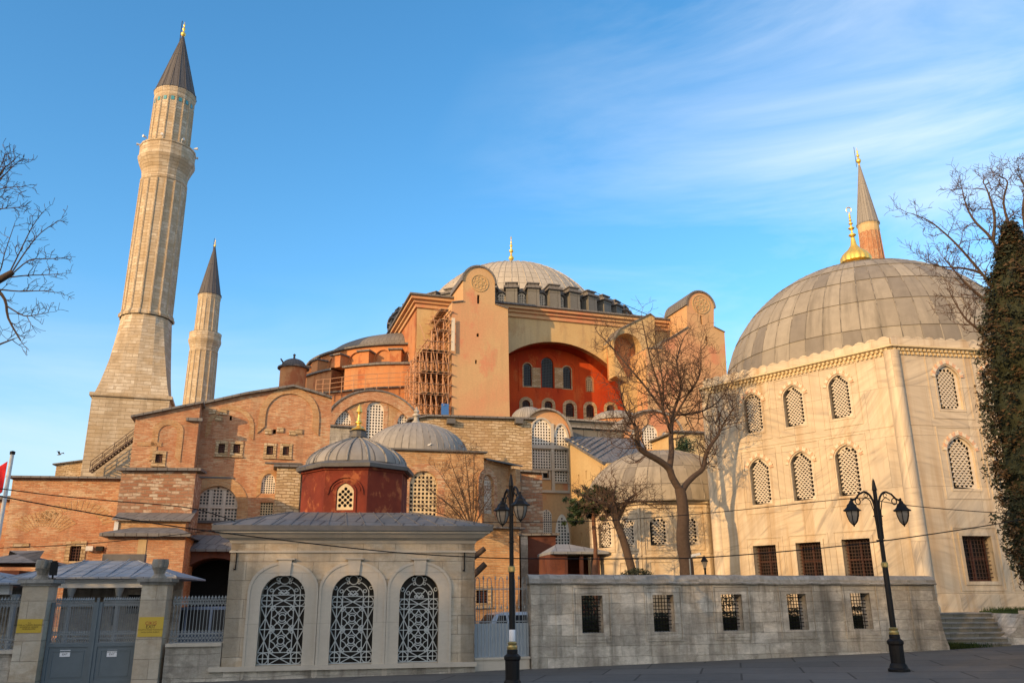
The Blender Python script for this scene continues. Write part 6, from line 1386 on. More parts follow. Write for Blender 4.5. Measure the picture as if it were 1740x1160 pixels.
w = WA(20, 960, 42, 9); th = thing('dark_roof', 'dark hipped roof peeping over the canopy near the flagpole', 'roof', w.P(-2, 0, -3)); a, z = w.px(-80, 956); b = w.px(65, 956)[0]; zt = w.px(-10, 935, -3)[1]; mb = MB(); wbox(mb, w, a, b - 1, -.5, z - .35, -6, -.5); mb.build('wall', MAT['plaster_maroon'], th); mb = MB(); A_, B_, C_, D_ = w.P(a, z, .2), w.P(b, z, .2), w.P(b, z, -6), w.P(a, z, -6); T0, T1 = w.P(a + 3, zt, -3), w.P(b - 2.6, zt, -3)
mb.poly([A_, B_, T1, T0]); mb.poly([B_, C_, T1]); mb.poly([C_, D_, T0, T1]); mb.poly([D_, A_, T0]); mb.poly([D_, C_, B_, A_]); mb.build('roof', MAT['lead_dark'], th)
# ------------------------------------------------------------------ street lamps with two lanterns
LS = 0.78
def lantern(parent, p):                        # p = hook point above the lantern
    L = bpy.data.objects.new('lantern', None); COL.objects.link(L); L.parent = parent; L.location = Vector(p)
    o = Vector(p) + worg(parent)
    mb = MB(); mb.lathe(o, [(r_ * LS, z * LS) for r_, z in [(0.0, 0.03), (0.03, 0.0), (0.03, -0.05), (0.06, -0.07), (0.09, -0.14), (0.16, -0.20), (0.18, -0.27), (0.25, -0.34), (0.31, -0.37), (0.31, -0.40), (0.22, -0.41)]], 6); mb.build('lamp_cap', MAT['iron'], L)
    mb = MB(); mb.lathe(o, [(r_ * LS, z * LS) for r_, z in [(0.205, -0.41), (0.19, -0.55), (0.13, -0.74), (0.06, -0.83)]], 6); mb.build('lamp_glass', MAT['lamp_glass'], L)
    mb = MB()
    for k in range(6):
        a = PI / 3 * k; mb.tube([o + Vector((r_ * math.cos(a), r_ * math.sin(a), z)) * LS for r_, z in ((0.22, -0.40), (0.2, -0.55), (0.14, -0.74), (0.06, -0.84))], 0.011, 4)
    mb.lathe(o, [(r_ * LS, z * LS) for r_, z in [(0.0, -0.93), (0.03, -0.90), (0.03, -0.88), (0.07, -0.84), (0.07, -0.82), (0, -0.8)]], 8); mb.build('lamp_frame', MAT['iron'], L)
def street_lamp(label, base, ztop, rz):
    th = thing('street_lamp', label, 'street lamp', base, 'black two armed street lamps', 0.0); B = Vector(base); H_ = ztop - B.z
    mb = MB(); mb.lathe(B, [(0.26, 0), (0.26, 0.06), (0.22, 0.09), (0.20, 0.16), (0.17, 0.20), (0.175, 0.62), (0.20, 0.66), (0.20, 0.72), (0.13, 0.78), (0.13, 0.86), (0.10, 0.9)], 12); mb.build('base', MAT['iron'], th, smooth=25)
    mb = MB(); mb.lathe(B, [(0.12, 0.88), (0.125, 0.93), (0.10, 0.97), (0.115, 1.02), (0.08, 1.05)], 12)
    mb.lathe(B, [(0.065, H_ * .52), (0.085, H_ * .525), (0.085, H_ * .545), (0.06, H_ * .55)], 12); mb.build('brass_collar', MAT['brass'], th, smooth=30)
    mb = MB(); mb.lathe(B, [(0.075, 0.95), (0.07, H_ * .52), (0.055, H_ * .54), (0.05, H_ * .93), (0.065, H_ * .935), (0.03, H_ * .985), (0.0, H_)], 12); mb.build('post', MAT['iron'], th, smooth=30)
    e = Vector((math.cos(rz), math.sin(rz), 0)); za = B.z + H_ * .90; R_ = 0.60
    for sg in (-1, 1):
        mb = MB(); P = lambda x, z: B + e * (sg * x * 0.82) + Vector((0, 0, za - B.z + z))
        mb.tube([P(0.07, -1.1), P(0.075, -0.3)] + [P(0.075 + R_ * 0.5 * (1 - math.cos(a)), -0.3 + 0.42 * math.sin(a)) for a in [PI * 0.5 * i / 6 for i in range(1, 7)]] + [P(0.55, 0.06), P(0.68, -0.06), P(0.78, -0.10), P(0.86, -0.06)], 0.028, 6)
        mb.tube([P(0.1, -0.75), P(0.12, -0.38), P(0.2, -0.12), P(0.33, -0.02), P(0.47, -0.1)], 0.014, 5)
        mb.tube([P(0.62 + 0.085 * math.cos(a), -0.13 + 0.085 * math.sin(a)) for a in [R(60 - 40 * i) for i in range(10)]], 0.016, 5)
        mb.tube([P(0.33 + 0.06 * math.cos(a), 0.02 + 0.06 * math.sin(a)) for a in [R(40 * i) for i in range(9)]], 0.011, 5)
        mb.build('arm', MAT['iron'], th); lantern(th, P(0.85, -0.07) - B)
    for z in (0.72, 0.86): 
        pass
    mb = MB()
    for z in (H_ * .66, H_ * .79): mb.cbox(B + Vector((0, 0, z)), 0.24, 0.07, 0.03, rz)
    mb.build('arm_clamp', MAT['iron'], th); return th
b = gnd(1528, 1140); SL1 = street_lamp('black two armed street lamp on the right, before the end of the stone wall', b, at(1482, 812, b.y).z, R(6))
b = gnd(871, 1169); SL2 = street_lamp('black two armed street lamp in the middle, before the gap fence', b, at(867, 803, b.y).z, R(-71))
mb = MB(); bz = gz(b.x); zz_ = at(871, 1080, b.y).z; mb.lathe(Vector((b.x, b.y, 0)), [(0.074, zz_ - .12), (0.078, zz_ - .11), (0.078, zz_ + .14), (0.074, zz_ + .15)], 14); mb.build('sticker', MAT['paper'], SL2, smooth=30)['label'] = 'torn white sticker wrapped round the post'
# small park lantern and camera behind the wall
p = at(1199, 980, 35); th = thing('park_lantern', 'small dark park lantern peeping over the wall beside the large tomb', 'lantern', Vector((p.x, p.y, gz(p.x)))); zt = at(1199, 942, 35).z
c = Vector((p.x, p.y, 0)); mb = MB(); mb.lathe(c, [(0.1, gz(p.x)), (0.05, .4), (0.04, zt - .6), (0.06, zt - .55)], 10); mb.build('post', MAT['iron'], th, smooth=30); mb = MB(); mb.lathe(c, [(0.05, zt - .52), (0.12, zt - .27)], 6); mb.build('lamp_glass', MAT['lamp_glass'], th); mb = MB(); mb.lathe(c, [(0.15, zt - .27), (0.15, zt - .25), (0.07, zt - .12), (0.03, zt - .06), (0, zt)], 6); mb.lathe(c, [(0.06, zt - .55), (0.06, zt - .52)], 6); mb.build('lamp_cap', MAT['iron'], th)
p = at(1186, 943, 34.5); th = thing('security_camera', 'white security camera on a thin pole behind the wall, right of the big trunk', 'camera', Vector((p.x - .35, p.y, gz(p.x)))); mb = MB(); mb.tube([Vector((p.x - .35, p.y, gz(p.x))), Vector((p.x - .35, p.y, p.z - .1)), p + Vector((-.1, 0, -.05))], 0.03, 6); mb.build('pole', MAT['fence_paint'], th); mb = MB(); mb.box(p + Vector((-.26, -.06, -.06)), (.36, 0, .07), (0, .12, 0), (-.02, 0, .1)); mb.build('camera_body', MAT['white_paint'], th); mb = MB(); mb.box(p + Vector((.10, -.05, .01)), (.03, 0, .006), (0, .10, 0), (-.02, 0, .08)); mb.build('lens', MAT['glass'], th)
# ------------------------------------------------------------------ flag
b = at(-3, 990, 27); bt = at(18, 772, 27); bt.x = b.x + (bt.x - b.x); fx = Vector((at(14, 812, 27).x, 27, 0)); th = thing('flagpole', 'tall white flagpole at the left edge flying a red crescent flag', 'flagpole', Vector((fx.x, 27, gz(fx.x))))
mb = MB(); mb.tube([Vector((fx.x, 27, gz(fx.x))), Vector((fx.x, 27, bt.z))], [.075, .06], 10); mb.build('pole', MAT['white_paint'], th); mb = MB(); mb.lathe(Vector((fx.x, 27, bt.z)), [(.065, 0), (.08, .01), (.08, .1), (.0, .13)], 10); mb.build('pole_cap', MAT['iron'], th)
def flagp(s, t):                               # s along the fly, t down the hoist (0..1)
    return Vector((fx.x - .12 - 1.55 * s, 27 + .16 * math.sin(s * 7) * s, bt.z - .22 - 1.0 * t - .55 * s - .12 * math.sin(s * 4)))
mb = MB(); rows = [[flagp(i / 16, j / 8) for i in range(17)] for j in range(9)]; mb.grid(rows); mb.grid([[p + Vector((0, .012, 0)) for p in r_][::-1] for r_ in rows]); fl = mb.build('flag', MAT['flag_red'], th, smooth=60); mb = MB()
for dy in (-.015, .027):
    ou = [(0.36 + .20 * math.cos(a), .5 + .30 * math.sin(a)) for a in [R(38 + 284 * i / 24) for i in range(25)]]; inn = [(0.405 + .16 * math.cos(a), .5 + .24 * math.sin(a)) for a in [R(40 + 280 * i / 24) for i in range(25)]]
    for i in range(24): mb.poly([flagp(*q) + Vector((0, dy, 0)) for q in (ou[i], ou[i + 1], inn[i + 1], inn[i])])
    cst = flagp(.60, .5) + Vector((0, dy, 0)); st = [flagp(.60 + (.09 if i % 2 == 0 else .036) * math.cos(PI + PI * i / 5), .5 + 1.5 * (.09 if i % 2 == 0 else .036) * math.sin(PI + PI * i / 5)) + Vector((0, dy, 0)) for i in range(10)]
    for i in range(10): mb.poly([cst, st[i], st[(i + 1) % 10]])
mb.build('crescent_and_star', MAT['flag_white'], fl)
# ------------------------------------------------------------------ cables
def cable(label, pts, r_=0.014):
    P_ = [at(x, y, Y) for x, y, Y in pts]; out = []
    for i in range(len(P_) - 1):
        p0, p1, p2, p3 = P_[max(i - 1, 0)], P_[i], P_[i + 1], P_[min(i + 2, len(P_) - 1)]
        for k in range(6):
            t = k / 6; out.append(0.5 * ((2 * p1) + (p2 - p0) * t + (2 * p0 - 5 * p1 + 4 * p2 - p3) * t * t + (3 * p1 - p0 - 3 * p2 + p3) * t ** 3))
    out.append(P_[-1]); mb = MB(); mb.tube(out, r_, 5); tag(mb.build('overhead_cable', MAT['iron'], org=out[0]), label, 'cable', 'overhead cables')
cable('upper black cable drooping across the long brick wall to the kiosk roof', [(-60, 823, 22), (18, 832, 22.5), (99, 842, 23), (202, 851.5, 23.5), (322, 862.5, 24), (400, 885, 24.4)])
cable('long black cable crossing the whole photo below the kiosk cornice', [(-60, 828, 18), (0, 842.5, 18.4), (99, 861, 19), (202, 879, 19.5), (357, 902, 20.2), (640, 935, 21), (807, 946, 21.2), (908, 948.5, 21.3), (1110, 948.5, 21.4), (1222, 945, 21.5), (1439, 926, 21.6), (1629, 900, 21.8), (1760, 878, 22)])
cable('thin black cable rising from the flagpole to the kiosk corner', [(-60, 934, 24), (0, 930.5, 24.2), (138, 924, 24.4), (300, 908, 24.6), (372, 898, 24.7)], .011)
cable('thin black cable running from the kiosk to the right street lamp', [(820, 887, 25), (1023, 884, 25), (1215, 870, 25), (1417, 849, 24.5), (1480, 846, 24.4)], .011)
cable('thin black cable from the right street lamp to the dark evergreen', [(1480, 848, 22.9), (1541, 858, 22.7), (1640, 867, 22.4), (1720, 872, 22)], .011)
mb = MB(); mb.tube([at(1000, 492, 128), at(1060, 517, 120), at(1136, 550, 112)], .05, 4); tag(mb.build('overhead_cable', MAT['iron'], org=at(1000, 492, 128)), 'hair thin line strung from the great dome down to the right tower', 'cable', 'overhead cables')
# ------------------------------------------------------------------ birds
p = at(729, 757, 50.9); bp = BAP; d = (p - Vector((bp[1].x, bp[1].y, p.z))); p = Vector((p.x, p.y, p.z)); mb = MB()
for i, (r_, x) in enumerate(()): pass
def bird(label, p, s, wings, mat):
    mb = MB(); n = 8; prof = [(-.5, .01), (-.3, .06), (-.1, .11), (.1, .12), (.25, .07), (.34, .075), (.42, .05), (.48, .01)]
    mb.tube([p + Vector((x * s, 0, (.12 + (.12 if x > .2 else 0) + x * .15) * s)) for x, _ in prof], [r_ * s for _, r_ in prof], 8)
    if wings:
        for sg in (-1, 1): mb.poly([p + Vector(q) * s for q in ((.12, sg * .08, .2), (.3, sg * .6, .55), (.1, sg * 1.3, .42), (-.05, sg * .6, .45), (-.15, sg * .08, .18))]); mb.poly([p + Vector(q) * s + Vector((0, 0, .01)) for q in ((.12, sg * .08, .2), (-.15, sg * .08, .18), (-.05, sg * .6, .45), (.1, sg * 1.3, .42), (.3, sg * .6, .55))])
    else: mb.tube([p + Vector((0, .03 * s, -.05 * s)), p + Vector((0, .03 * s, .1 * s))], .012 * s, 4)
    tag(mb.build('bird', mat, org=p, smooth=60), label, 'bird')
def dome_pt(x, y):
    c, rD, zS, zA = BAP[1], BAP[2], BAP[3], BAP[4]; r_ = ray(x, y); t = 40.0
    while t < 70:
        q = Vector((0, 0, EYE)) + r_ * t; h = math.hypot(q.x - c.x, q.y - c.y)
        if h < rD and q.z <= zS + (zA - zS) * math.sqrt(max(0, 1 - (h / rD) ** 2)): return q
        t += 0.02
    return at(x, y, 50.8)
bird('small white bird resting on the shallow grey dome', dome_pt(729, 757), .42, False, MAT['bird_white'])
bird('gull flying low over the far left brick wall', at(101, 773, 62), .45, True, MAT['bird_grey'])
# ------------------------------------------------------------------ parked cars
def car(label, p, rz, paint, s=1.0, van=False):
    th = thing('parked_car', label, 'car', p, 'cars parked in the court', rz); Lh = 2.15 * s; Wd = .87
    loc = lambda x, y, z: p + Vector((x, y, z))     # local = world before rotation (root turned afterwards)
    hb = .92; roof = 1.46 if not van else 1.95
    low_ = [(-Lh, .35), (-Lh - .02, .6), (-Lh + .05, .82), (-Lh + .3, hb), (Lh - 1.15, hb + .02), (Lh - .2, .78), (Lh, .6), (Lh, .35), (Lh - .1, .25), (-Lh + .1, .25)]
    cab = [(-Lh + .15, hb), (-Lh + .45, roof - .06), (-Lh + .9, roof), (.35, roof), (.75, roof - .08), (Lh - 1.05, hb)]
    mb = MB()
    def sec(pts, w0, w1, z0, z1):
        ww_ = lambda z: w0 + (w1 - w0) * max(0, (z - z0)) / (z1 - z0)
        n = len(pts); A = [loc(x, -ww_(z), z) for x, z in pts]; B_ = [loc(x, ww_(z), z) for x, z in pts]
        mb.poly(A); mb.poly(B_[::-1])
        for i in range(n): j = (i + 1) % n; mb.poly([A[j], A[i], B_[i], B_[j]])
    sec(low_, Wd, Wd, .2, 1); sec(cab, Wd - .03, .62, hb, roof); o = mb.build('body', MAT[paint], th)
    mb = MB(); wy = lambda z: (Wd - .03) + (.62 - Wd + .03) * (z - hb) / (roof - hb) + .006
    for sg in (-1, 1):
        for x0, x1, x2, x3 in ((-Lh + .35, -.75, -.75, -Lh + .62), (-.65, .2, .2, -.65), (.3, Lh - 1.35, .62, .3)):
            q = [loc(x0, sg * wy(hb + .05), hb + .05), loc(x1, sg * wy(hb + .05), hb + .05), loc(x2, sg * wy(roof - .12), roof - .12), loc(x3, sg * wy(roof - .12), roof - .12)]; mb.poly(q if sg < 0 else q[::-1])
    a = lambda x, z, y: loc(x, y, z)
    mb.poly([a(Lh - 1.07, hb + .03, -.72), a(Lh - 1.07, hb + .03, .72), a(.80, roof - .1, .58), a(.80, roof - .1, -.58)]); mb.poly([a(-Lh + .16, hb + .05, .72), a(-Lh + .16, hb + .05, -.72), a(-Lh + .42, roof - .1, -.58), a(-Lh + .42, roof - .1, .58)]); mb.build('windows', MAT['glass'], th)
    for x in (-Lh + .75, Lh - .8):
        for sg in (-1, 1):
            mb = MB(); mb.tube([loc(x, sg * .70, .32), loc(x, sg * .885, .32)], .32, 16); w_ = mb.build('wheel', MAT['rubber'], th); mb = MB(); mb.tube([loc(x, sg * .885, .32), loc(x, sg * .90, .32)], .19, 10); mb.build('rim', MAT['steel'], w_)
    for sg in (-1, 1):
        mb = MB(); mb.box(loc(Lh - .16, sg * .62 - .16, .60), (.12, 0, 0), (0, .32, 0), (0, 0, .14)); mb.build('headlight', MAT['lamp_glass'], th)
    return th
q = at(862, 1045, 37); car('dark silver car behind the hooped gap fence', Vector((q.x, q.y, gz(q.x))), R(200), 'car_silver')
q = at(330, 1050, 36.0); car('blue grey van parked behind the lacy fence beside the kiosk', Vector((q.x, q.y, gz(q.x))), R(195), 'car_blue', 1.05, True)
q = at(-6, 1050, 36.5); car('grey car seen through the fence at the left photo edge', Vector((q.x, q.y, gz(q.x))), R(160), 'car_silver')
# ------------------------------------------------------------------ trees
def pxline(pts, Y):
    return [at(p[0], p[1], Y + (p[2] if len(p) > 2 else 0)) for p in pts]
def smooth(P_, k=3):
    out = []
    for i in range(len(P_) - 1):
        p0, p1, p2, p3 = P_[max(i - 1, 0)], P_[i], P_[i + 1], P_[min(i + 2, len(P_) - 1)]
        for j in range(k):
            t = j / k; out.append(0.5 * ((2 * p1) + (p2 - p0) * t + (2 * p0 - 5 * p1 + 4 * p2 - p3) * t * t + (3 * p1 - p0 - 3 * p2 + p3) * t ** 3))
    return out + [P_[-1]]
def twig(mb, rg, p, d, L, r_, lev, up=0.25, spread=0.9, minr=0.006, kink=0.22, nb=(3, 5)):
    n = 5 if lev > 0 else 3; P_ = [p.copy()]; q = p.copy(); dd = d.normalized()
    for i in range(n):
        dd = (dd + Vector((rg.gauss(0, kink), rg.gauss(0, kink), rg.gauss(0, kink) + up * 0.3))).normalized(); q = q + dd * (L / n); P_.append(q.copy())
    rr = [max(minr, r_ * (1 - 0.75 * i / n)) for i in range(n + 1)]
    mb.tube(P_, rr, 4 if lev > 1 else 3, cap=False)
    if lev > 0:
        for _ in range(rg.randint(*nb)):
            i = rg.randint(1, n); b = P_[i]; ax = (P_[min(i + 1, n)] - P_[i - 1]).normalized(); v = Vector((rg.gauss(0, 1), rg.gauss(0, 1), rg.gauss(0, 1) + up)); v -= ax * v.dot(ax); v.normalize()
            twig(mb, rg, b, ax * (1 - spread * .5) + v * spread, L * rg.uniform(.45, .75), r_ * .55, lev - 1, up, spread, minr, kink, nb)
def bare_tree(name, label, base, limbs, Y, rg, tw, mat='bark', group=None):
    th = thing(name, label, 'tree', base, group)
    mt = MB(); mc = MB()
    for pts, ra, rb in limbs:
        P_ = pts if isinstance(pts[0], Vector) else pxline(pts, Y); P_ = smooth(P_); n = len(P_)
        mt.tube(P_, [ra + (rb - ra) * i / (n - 1) for i in range(n)], 8 if ra > .08 else 5)
    mt.build('trunk', MAT[mat], th, smooth=60)
    for pts, ra, rb, num, L, lev, f0 in tw:
        P_ = pts if isinstance(pts[0], Vector) else pxline(pts, Y); P_ = smooth(P_); n = len(P_)
        for k in range(num):
            f = f0 + (1 - f0) * (k + rg.random()) / num; i = min(n - 2, int(f * (n - 1))); b = P_[i].lerp(P_[i + 1], f * (n - 1) - i); ax = (P_[i + 1] - P_[i]).normalized(); v = Vector((rg.gauss(0, 1), rg.gauss(0, .8), rg.gauss(0, 1) + .35)); v -= ax * v.dot(ax); v.normalize()
            twig(mc, rg, b, ax * .45 + v * .8, L * rg.uniform(.6, 1.25) * (1.1 - .4 * f), (ra + (rb - ra) * f) * .45 + .008, lev)
        twig(mc, rg, P_[-1], P_[-1] - P_[-2], L * .8, rb, lev)
    mc.build('crown', MAT['twig'], th)
    return th
rg = random.Random(11)
# large pollarded tree before the tombs
Y = 36.0
T0 = [(1168, 985), (1166, 955), (1161, 925), (1160, 900), (1161, 880), (1159, 850), (1155, 830)]
LA = [(1157, 836, 0), (1143, 812, -.1), (1136, 795, -.2), (1118, 781, -.5), (1098, 770, -.8), (1085, 758, -1), (1082, 735, -1.1), (1080, 724, -1.1)]
LB = [(1137, 797, 0), (1141, 768, .2), (1140, 740, .3), (1142, 712, .4), (1147, 690, .5)]
LC = [(1157, 838, 0), (1166, 822, .3), (1180, 808, .7), (1194, 796, 1.0), (1199, 774, 1.2), (1208, 756, 1.4), (1221, 738, 1.6)]
B1 = [(1140, 735, .3), (1128, 700, .2), (1119, 655, 0), (1105, 610, -.3), (1092, 548, -.6)]
B2 = [(1128, 700, .2), (1095, 655, .5), (1062, 616, .8), (1040, 590, 1.0), (1019, 569, 1.2)]
B3 = [(1147, 692, .5), (1157, 659, .6), (1150, 613, .7), (1163, 571, .8)]
B4 = [(1144, 712, .4), (1170, 668, 0), (1189, 636, -.4), (1191, 588, -.7)]
B5 = [(1147, 705, .5), (1184, 701, 1.0), (1219, 683, 1.5), (1243, 648, 2.0)]
B6 = [(1126, 690, .2), (1126, 648, -.5), (1114, 582, -1.0)]
B7 = [(1080, 726, -1.1), (1060, 690, -1.4), (1052, 650, -1.6)]
B8 = [(1221, 738, 1.6), (1232, 715, 1.5), (1250, 690, 1.3)]
B9 = [(1090, 762, -1), (1070, 740, -1.5), (1045, 728, -1.8)]
base = at(1168, 985, Y); base.z = gz(base.x)
base0 = base.copy(); T0v = [base0] + pxline(T0, Y)
limbs = [(T0v, .32, .23), (LA, .165, .1), (LB, .145, .07), (LC, .145, .07), (B1, .075, .02), (B2, .06, .02), (B3, .07, .02), (B4, .06, .02), (B5, .055, .02), (B6, .05, .02), (B7, .045, .015), (B8, .05, .015), (B9, .04, .015)]
TW = [(b_, .06, .02, int(n_ * 1.7), 1.2, 2, .10) for b_, n_ in ((B1, 13), (B2, 12), (B3, 13), (B4, 13), (B5, 13), (B6, 10), (B7, 8), (B8, 9), (B9, 6))] + [(LB, .1, .07, 9, 1.3, 2, .4), (LC, .1, .05, 12, 1.2, 2, .45), (LA, .1, .05, 10, 1.2, 2, .5)]
bare_tree('bare_tree', 'large bare pollarded tree with forked trunk before the two tombs', base, limbs, Y, rg, TW)
# knob on its trunk
# smaller twisted tree
Y = 39.0; base = at(1076, 985, Y); base.z = gz(base.x)
T0 = [(1077, 990), (1066, 940), (1056, 908), (1047, 885), (1043, 862)]; L1 = [(1045, 870), (1030, 856, -.3), (1012, 850, -.5), (998, 846, -.8)]; L2 = [(1048, 885), (1057, 868, .3), (1066, 850, .5), (1082, 838, .8)]; L3 = [(1043, 862), (1042, 845), (1046, 825, .3)]; L4 = [(1066, 852, .5), (1088, 852, 1), (1115, 862, 1.3)]; L5 = [(1043, 868), (1030, 880, -.5), (1020, 905, -.8)]
bare_tree('bare_tree', 'small twisted bare tree leaning left in front of the small tomb', base, [([base.copy()] + pxline(T0, Y), .21, .15), (L1, .12, .05), (L2, .12, .05), (L3, .09, .03), (L4, .05, .015), (L5, .04, .012)], Y, rg,
    [(L1, .06, .03, 12, .95, 2, .2), (L2, .06, .03, 12, .95, 2, .2), (L3, .06, .03, 9, .9, 2, .1), (L4, .04, .02, 12, .95, 2, .1), (L5, .04, .02, 8, .8, 2, .1), (T0[2:], .05, .05, 9, .9, 2, .1)])
# shrubby bare tree behind the kiosk
Y = 45.0; base = at(806, 920, Y); base.z = gz(base.x); ls = []; b0 = at(803, 905, Y); b0.y = Y - 1.5; b0 = at(803, 905, Y - 1.5)
for ex, ey in ((700, 858), (722, 826), (745, 800), (765, 782), (790, 768), (806, 776), (824, 808), (835, 842), (755, 850), (780, 815)):
    ls.append([b0, b0.lerp(at(ex, ey, Y - 1.6), .45) + Vector((0, 0, .25)), at(ex, ey, Y - 1.7 + rg.uniform(-.6, .6))])
bare_tree('bare_shrub', 'bare shrubby tree fanning out before the baptistery window', base, [([base.copy(), b0], .12, .09)] + [(l, .045, .012) for l in ls], Y, rg, [(l, .03, .012, 9, .85, 2, .25) for l in ls])
# pruned tree beside the kiosk, only two sawn stubs peep out
Y = 38.0; base = at(792, 1000, Y); base.z = gz(base.x); bt_ = at(790, 930, Y)
bare_tree('pruned_tree', 'pruned tree beside the kiosk, two sawn stubs showing past its corner', base, [([base.copy(), at(791, 990, Y), bt_], .3, .22), ([at(791, 955, Y), at(805, 946, Y), at(824, 931, Y)], .15, .11), ([at(791, 985, Y), at(806, 975, Y), at(825, 957, Y)], .16, .13)], Y, rg, [])
# tree outside the left edge
Y = 21.0; bx_ = at(-190, 900, Y); base = Vector((bx_.x, Y, gz(bx_.x))); tp = at(-150, 560, Y)
T_ = [base.copy(), Vector((base.x + .1, Y, 3)), tp]; L1 = [at(-155, 600, Y), at(-80, 530, Y + .3), at(-30, 492, Y), at(5, 472, Y - .2), at(22, 462, Y - .2)]; L2 = [at(-60, 520, Y), at(-15, 490, Y), at(8, 508, Y), at(14, 540, Y), at(35, 578, Y)]; L3 = [tp, at(-90, 420, Y), at(-30, 335, Y), at(5, 290, Y)]; L4 = [at(-150, 600, Y), at(-80, 610, Y), at(-20, 592, Y), at(25, 575, Y)]
M1 = [tp, tp + Vector((-.9, .4, 1.0)), tp + Vector((-2.2, .8, 1.9)), tp + Vector((-3.4, .9, 3.2))]; M2 = [tp - Vector((0, 0, .8)), tp + Vector((-1.2, -.6, -.1)), tp + Vector((-2.6, -1.0, .3))]; M3 = [tp, tp + Vector((-.3, .3, 1.5)), tp + Vector((-.5, .9, 3.2))]; M4 = [tp, tp + Vector((-.2, -.9, 1.2)), tp + Vector((-.6, -1.6, 2.4))]
S1 = [(20, 463), (45, 425), (70, 395), (102, 374)]; S2 = [(14, 468), (35, 425), (55, 385), (73, 360)]; S3 = [(20, 466), (50, 442), (80, 440), (104, 438)]; S4 = [(10, 472), (45, 468), (75, 467), (104, 465)]; S5 = [(0, 492), (35, 495), (70, 494), (97, 497)]; S6 = [(12, 520), (40, 536), (60, 535), (82, 531)]; S7 = [(-25, 330), (5, 300), (25, 280), (36, 272)]; S8 = [(-30, 340), (0, 322), (20, 318), (38, 318)]; S9 = [(-30, 360), (0, 355), (15, 354), (32, 352)]; S10 = [(-20, 310), (0, 285), (8, 262)]; S11 = [(-10, 480), (2, 455), (8, 430), (25, 380)]
bare_tree('bare_tree', 'bare tree reaching in with fine twigs from the left photo edge', base, [(T_, .3, .2), (L1, .15, .075), (L2, .06, .02), (L3, .12, .03), (L4, .07, .015), (M1, .13, .03), (M2, .1, .025), (M3, .12, .03), (M4, .1, .025)] + [(s_, .022, .008) for s_ in (S1, S2, S3, S4, S5, S6, S7, S8, S9, S10, S11)], Y, rg,
    [(s_, .014, .007, 7, .42, 1, .2) for s_ in (S1, S2, S3, S4, S5, S6, S7, S8, S9, S10, S11)] + [(m_, .06, .025, 12, 1.1, 2, .2) for m_ in (M1, M2, M3, M4)] + [(L2, .02, .01, 7, .6, 1, .3), (L4, .03, .01, 8, .6, 1, .3), (L3, .03, .02, 8, .8, 2, .3)])
# tree at the right edge, mixed with the dark evergreen
Y = 26.0; bx_ = at(1775, 900, Y); base = Vector((bx_.x, Y, gz(bx_.x))); tp = at(1745, 560, Y)
LA = [(1740, 600), (1700, 520), (1681, 482), (1651, 444), (1622, 412), (1599, 391), (1578, 375), (1549, 363)]; LB = [(1725, 480), (1687, 409), (1657, 377), (1642, 350), (1634, 318)]; LC = [(1710, 540), (1678, 474), (1643, 457), (1599, 453), (1572, 443)]; LD = [(1730, 640), (1669, 567), (1643, 544), (1628, 523), (1615, 500)]; LE = [(1745, 470), (1720, 400), (1705, 345), (1712, 310), (1700, 300)]; LF = [(1750, 430), (1738, 360), (1742, 320), (1728, 296)]; LG = [(1700, 530), (1668, 505), (1640, 480), (1618, 455), (1605, 440)]; LH = [(1687, 409), (1690, 370), (1680, 330), (1672, 312)]; LI = [(1755, 470), (1790, 390), (1800, 320)]
allL = (LA, LB, LC, LD, LE, LF, LG, LH, LI)
bare_tree('bare_tree', 'bare tree spreading above the dark evergreen at the right edge', base, [([base.copy(), Vector((base.x - .1, Y, 4)), tp, at(1748, 440, Y)], .32, .1)] + [(l, .065, .014) for l in allL], Y, rg, [(l, .035, .012, 11, .8, 2, .22) for l in allL])
# ---- leaf masses
def leaves(mb, rg, c, rad, n, size, mi=0, shell=0.55, up=0.0):
    for _ in range(n):
        v = Vector((rg.gauss(0, 1), rg.gauss(0, 1), rg.gauss(0, 1))).normalized() * (shell + (1 - shell) * rg.random()) ; p = Vector(c) + Vector((v.x * rad[0], v.y * rad[1], v.z * rad[2]))
        a = Vector((rg.gauss(0, 1), rg.gauss(0, 1), rg.gauss(0, 1))).normalized(); b = a.orthogonal().normalized(); a = (a + Vector((0, 0, up))).normalized(); s_ = size * rg.uniform(.6, 1.4)
        mb.poly([p - b * s_ * .35, p + a * s_, p + b * s_ * .35], mi=mi)
Y = 41.0; base = at(1011, 985, Y); base.z = gz(base.x); th = thing('pine_tree', 'small wind shaped pine with reddish trunk beside the porch', 'tree', base)
mt = MB(); q = pxline([(1011, 985), (1012, 930), (1008, 880), (1012, 850)], Y); mt.tube(smooth([base.copy()] + q), [.15] * 5 + [.1] * 8, 8); cl = []
for x, y, rx, rz_, dy in ((1008, 840, 26, 12, 0), (1032, 848, 22, 12, .3), (990, 852, 20, 10, -.3), (1015, 862, 30, 10, 0), (1038, 868, 14, 9, .4), (985, 868, 16, 8, -.4), (975, 886, 12, 7, -.6), (1012, 876, 18, 8, .2), (1020, 832, 10, 7, 0)):
    p = at(x, y, Y + dy); s_ = scale_at(p.z, Y); mt.tube([q[2].lerp(q[3], rg.random()), p], [.05, .02], 5); cl.append((p, rx / s_, rz_ / s_))
mt.build('trunk', MAT['bark_red'], th, smooth=60); mb = MB()
for p, rx, rz_ in cl:
    for _ in range(16):
        v = Vector((rg.gauss(0, .5), rg.gauss(0, .5), rg.gauss(0, .45))); c = p + Vector((v.x * rx, v.y * rx, v.z * rz_)); leaves(mb, rg, c, (rx * .3, rx * .3, rz_ * .4), 60, .13, rg.choice((0, 0, 1)), .2, .5)
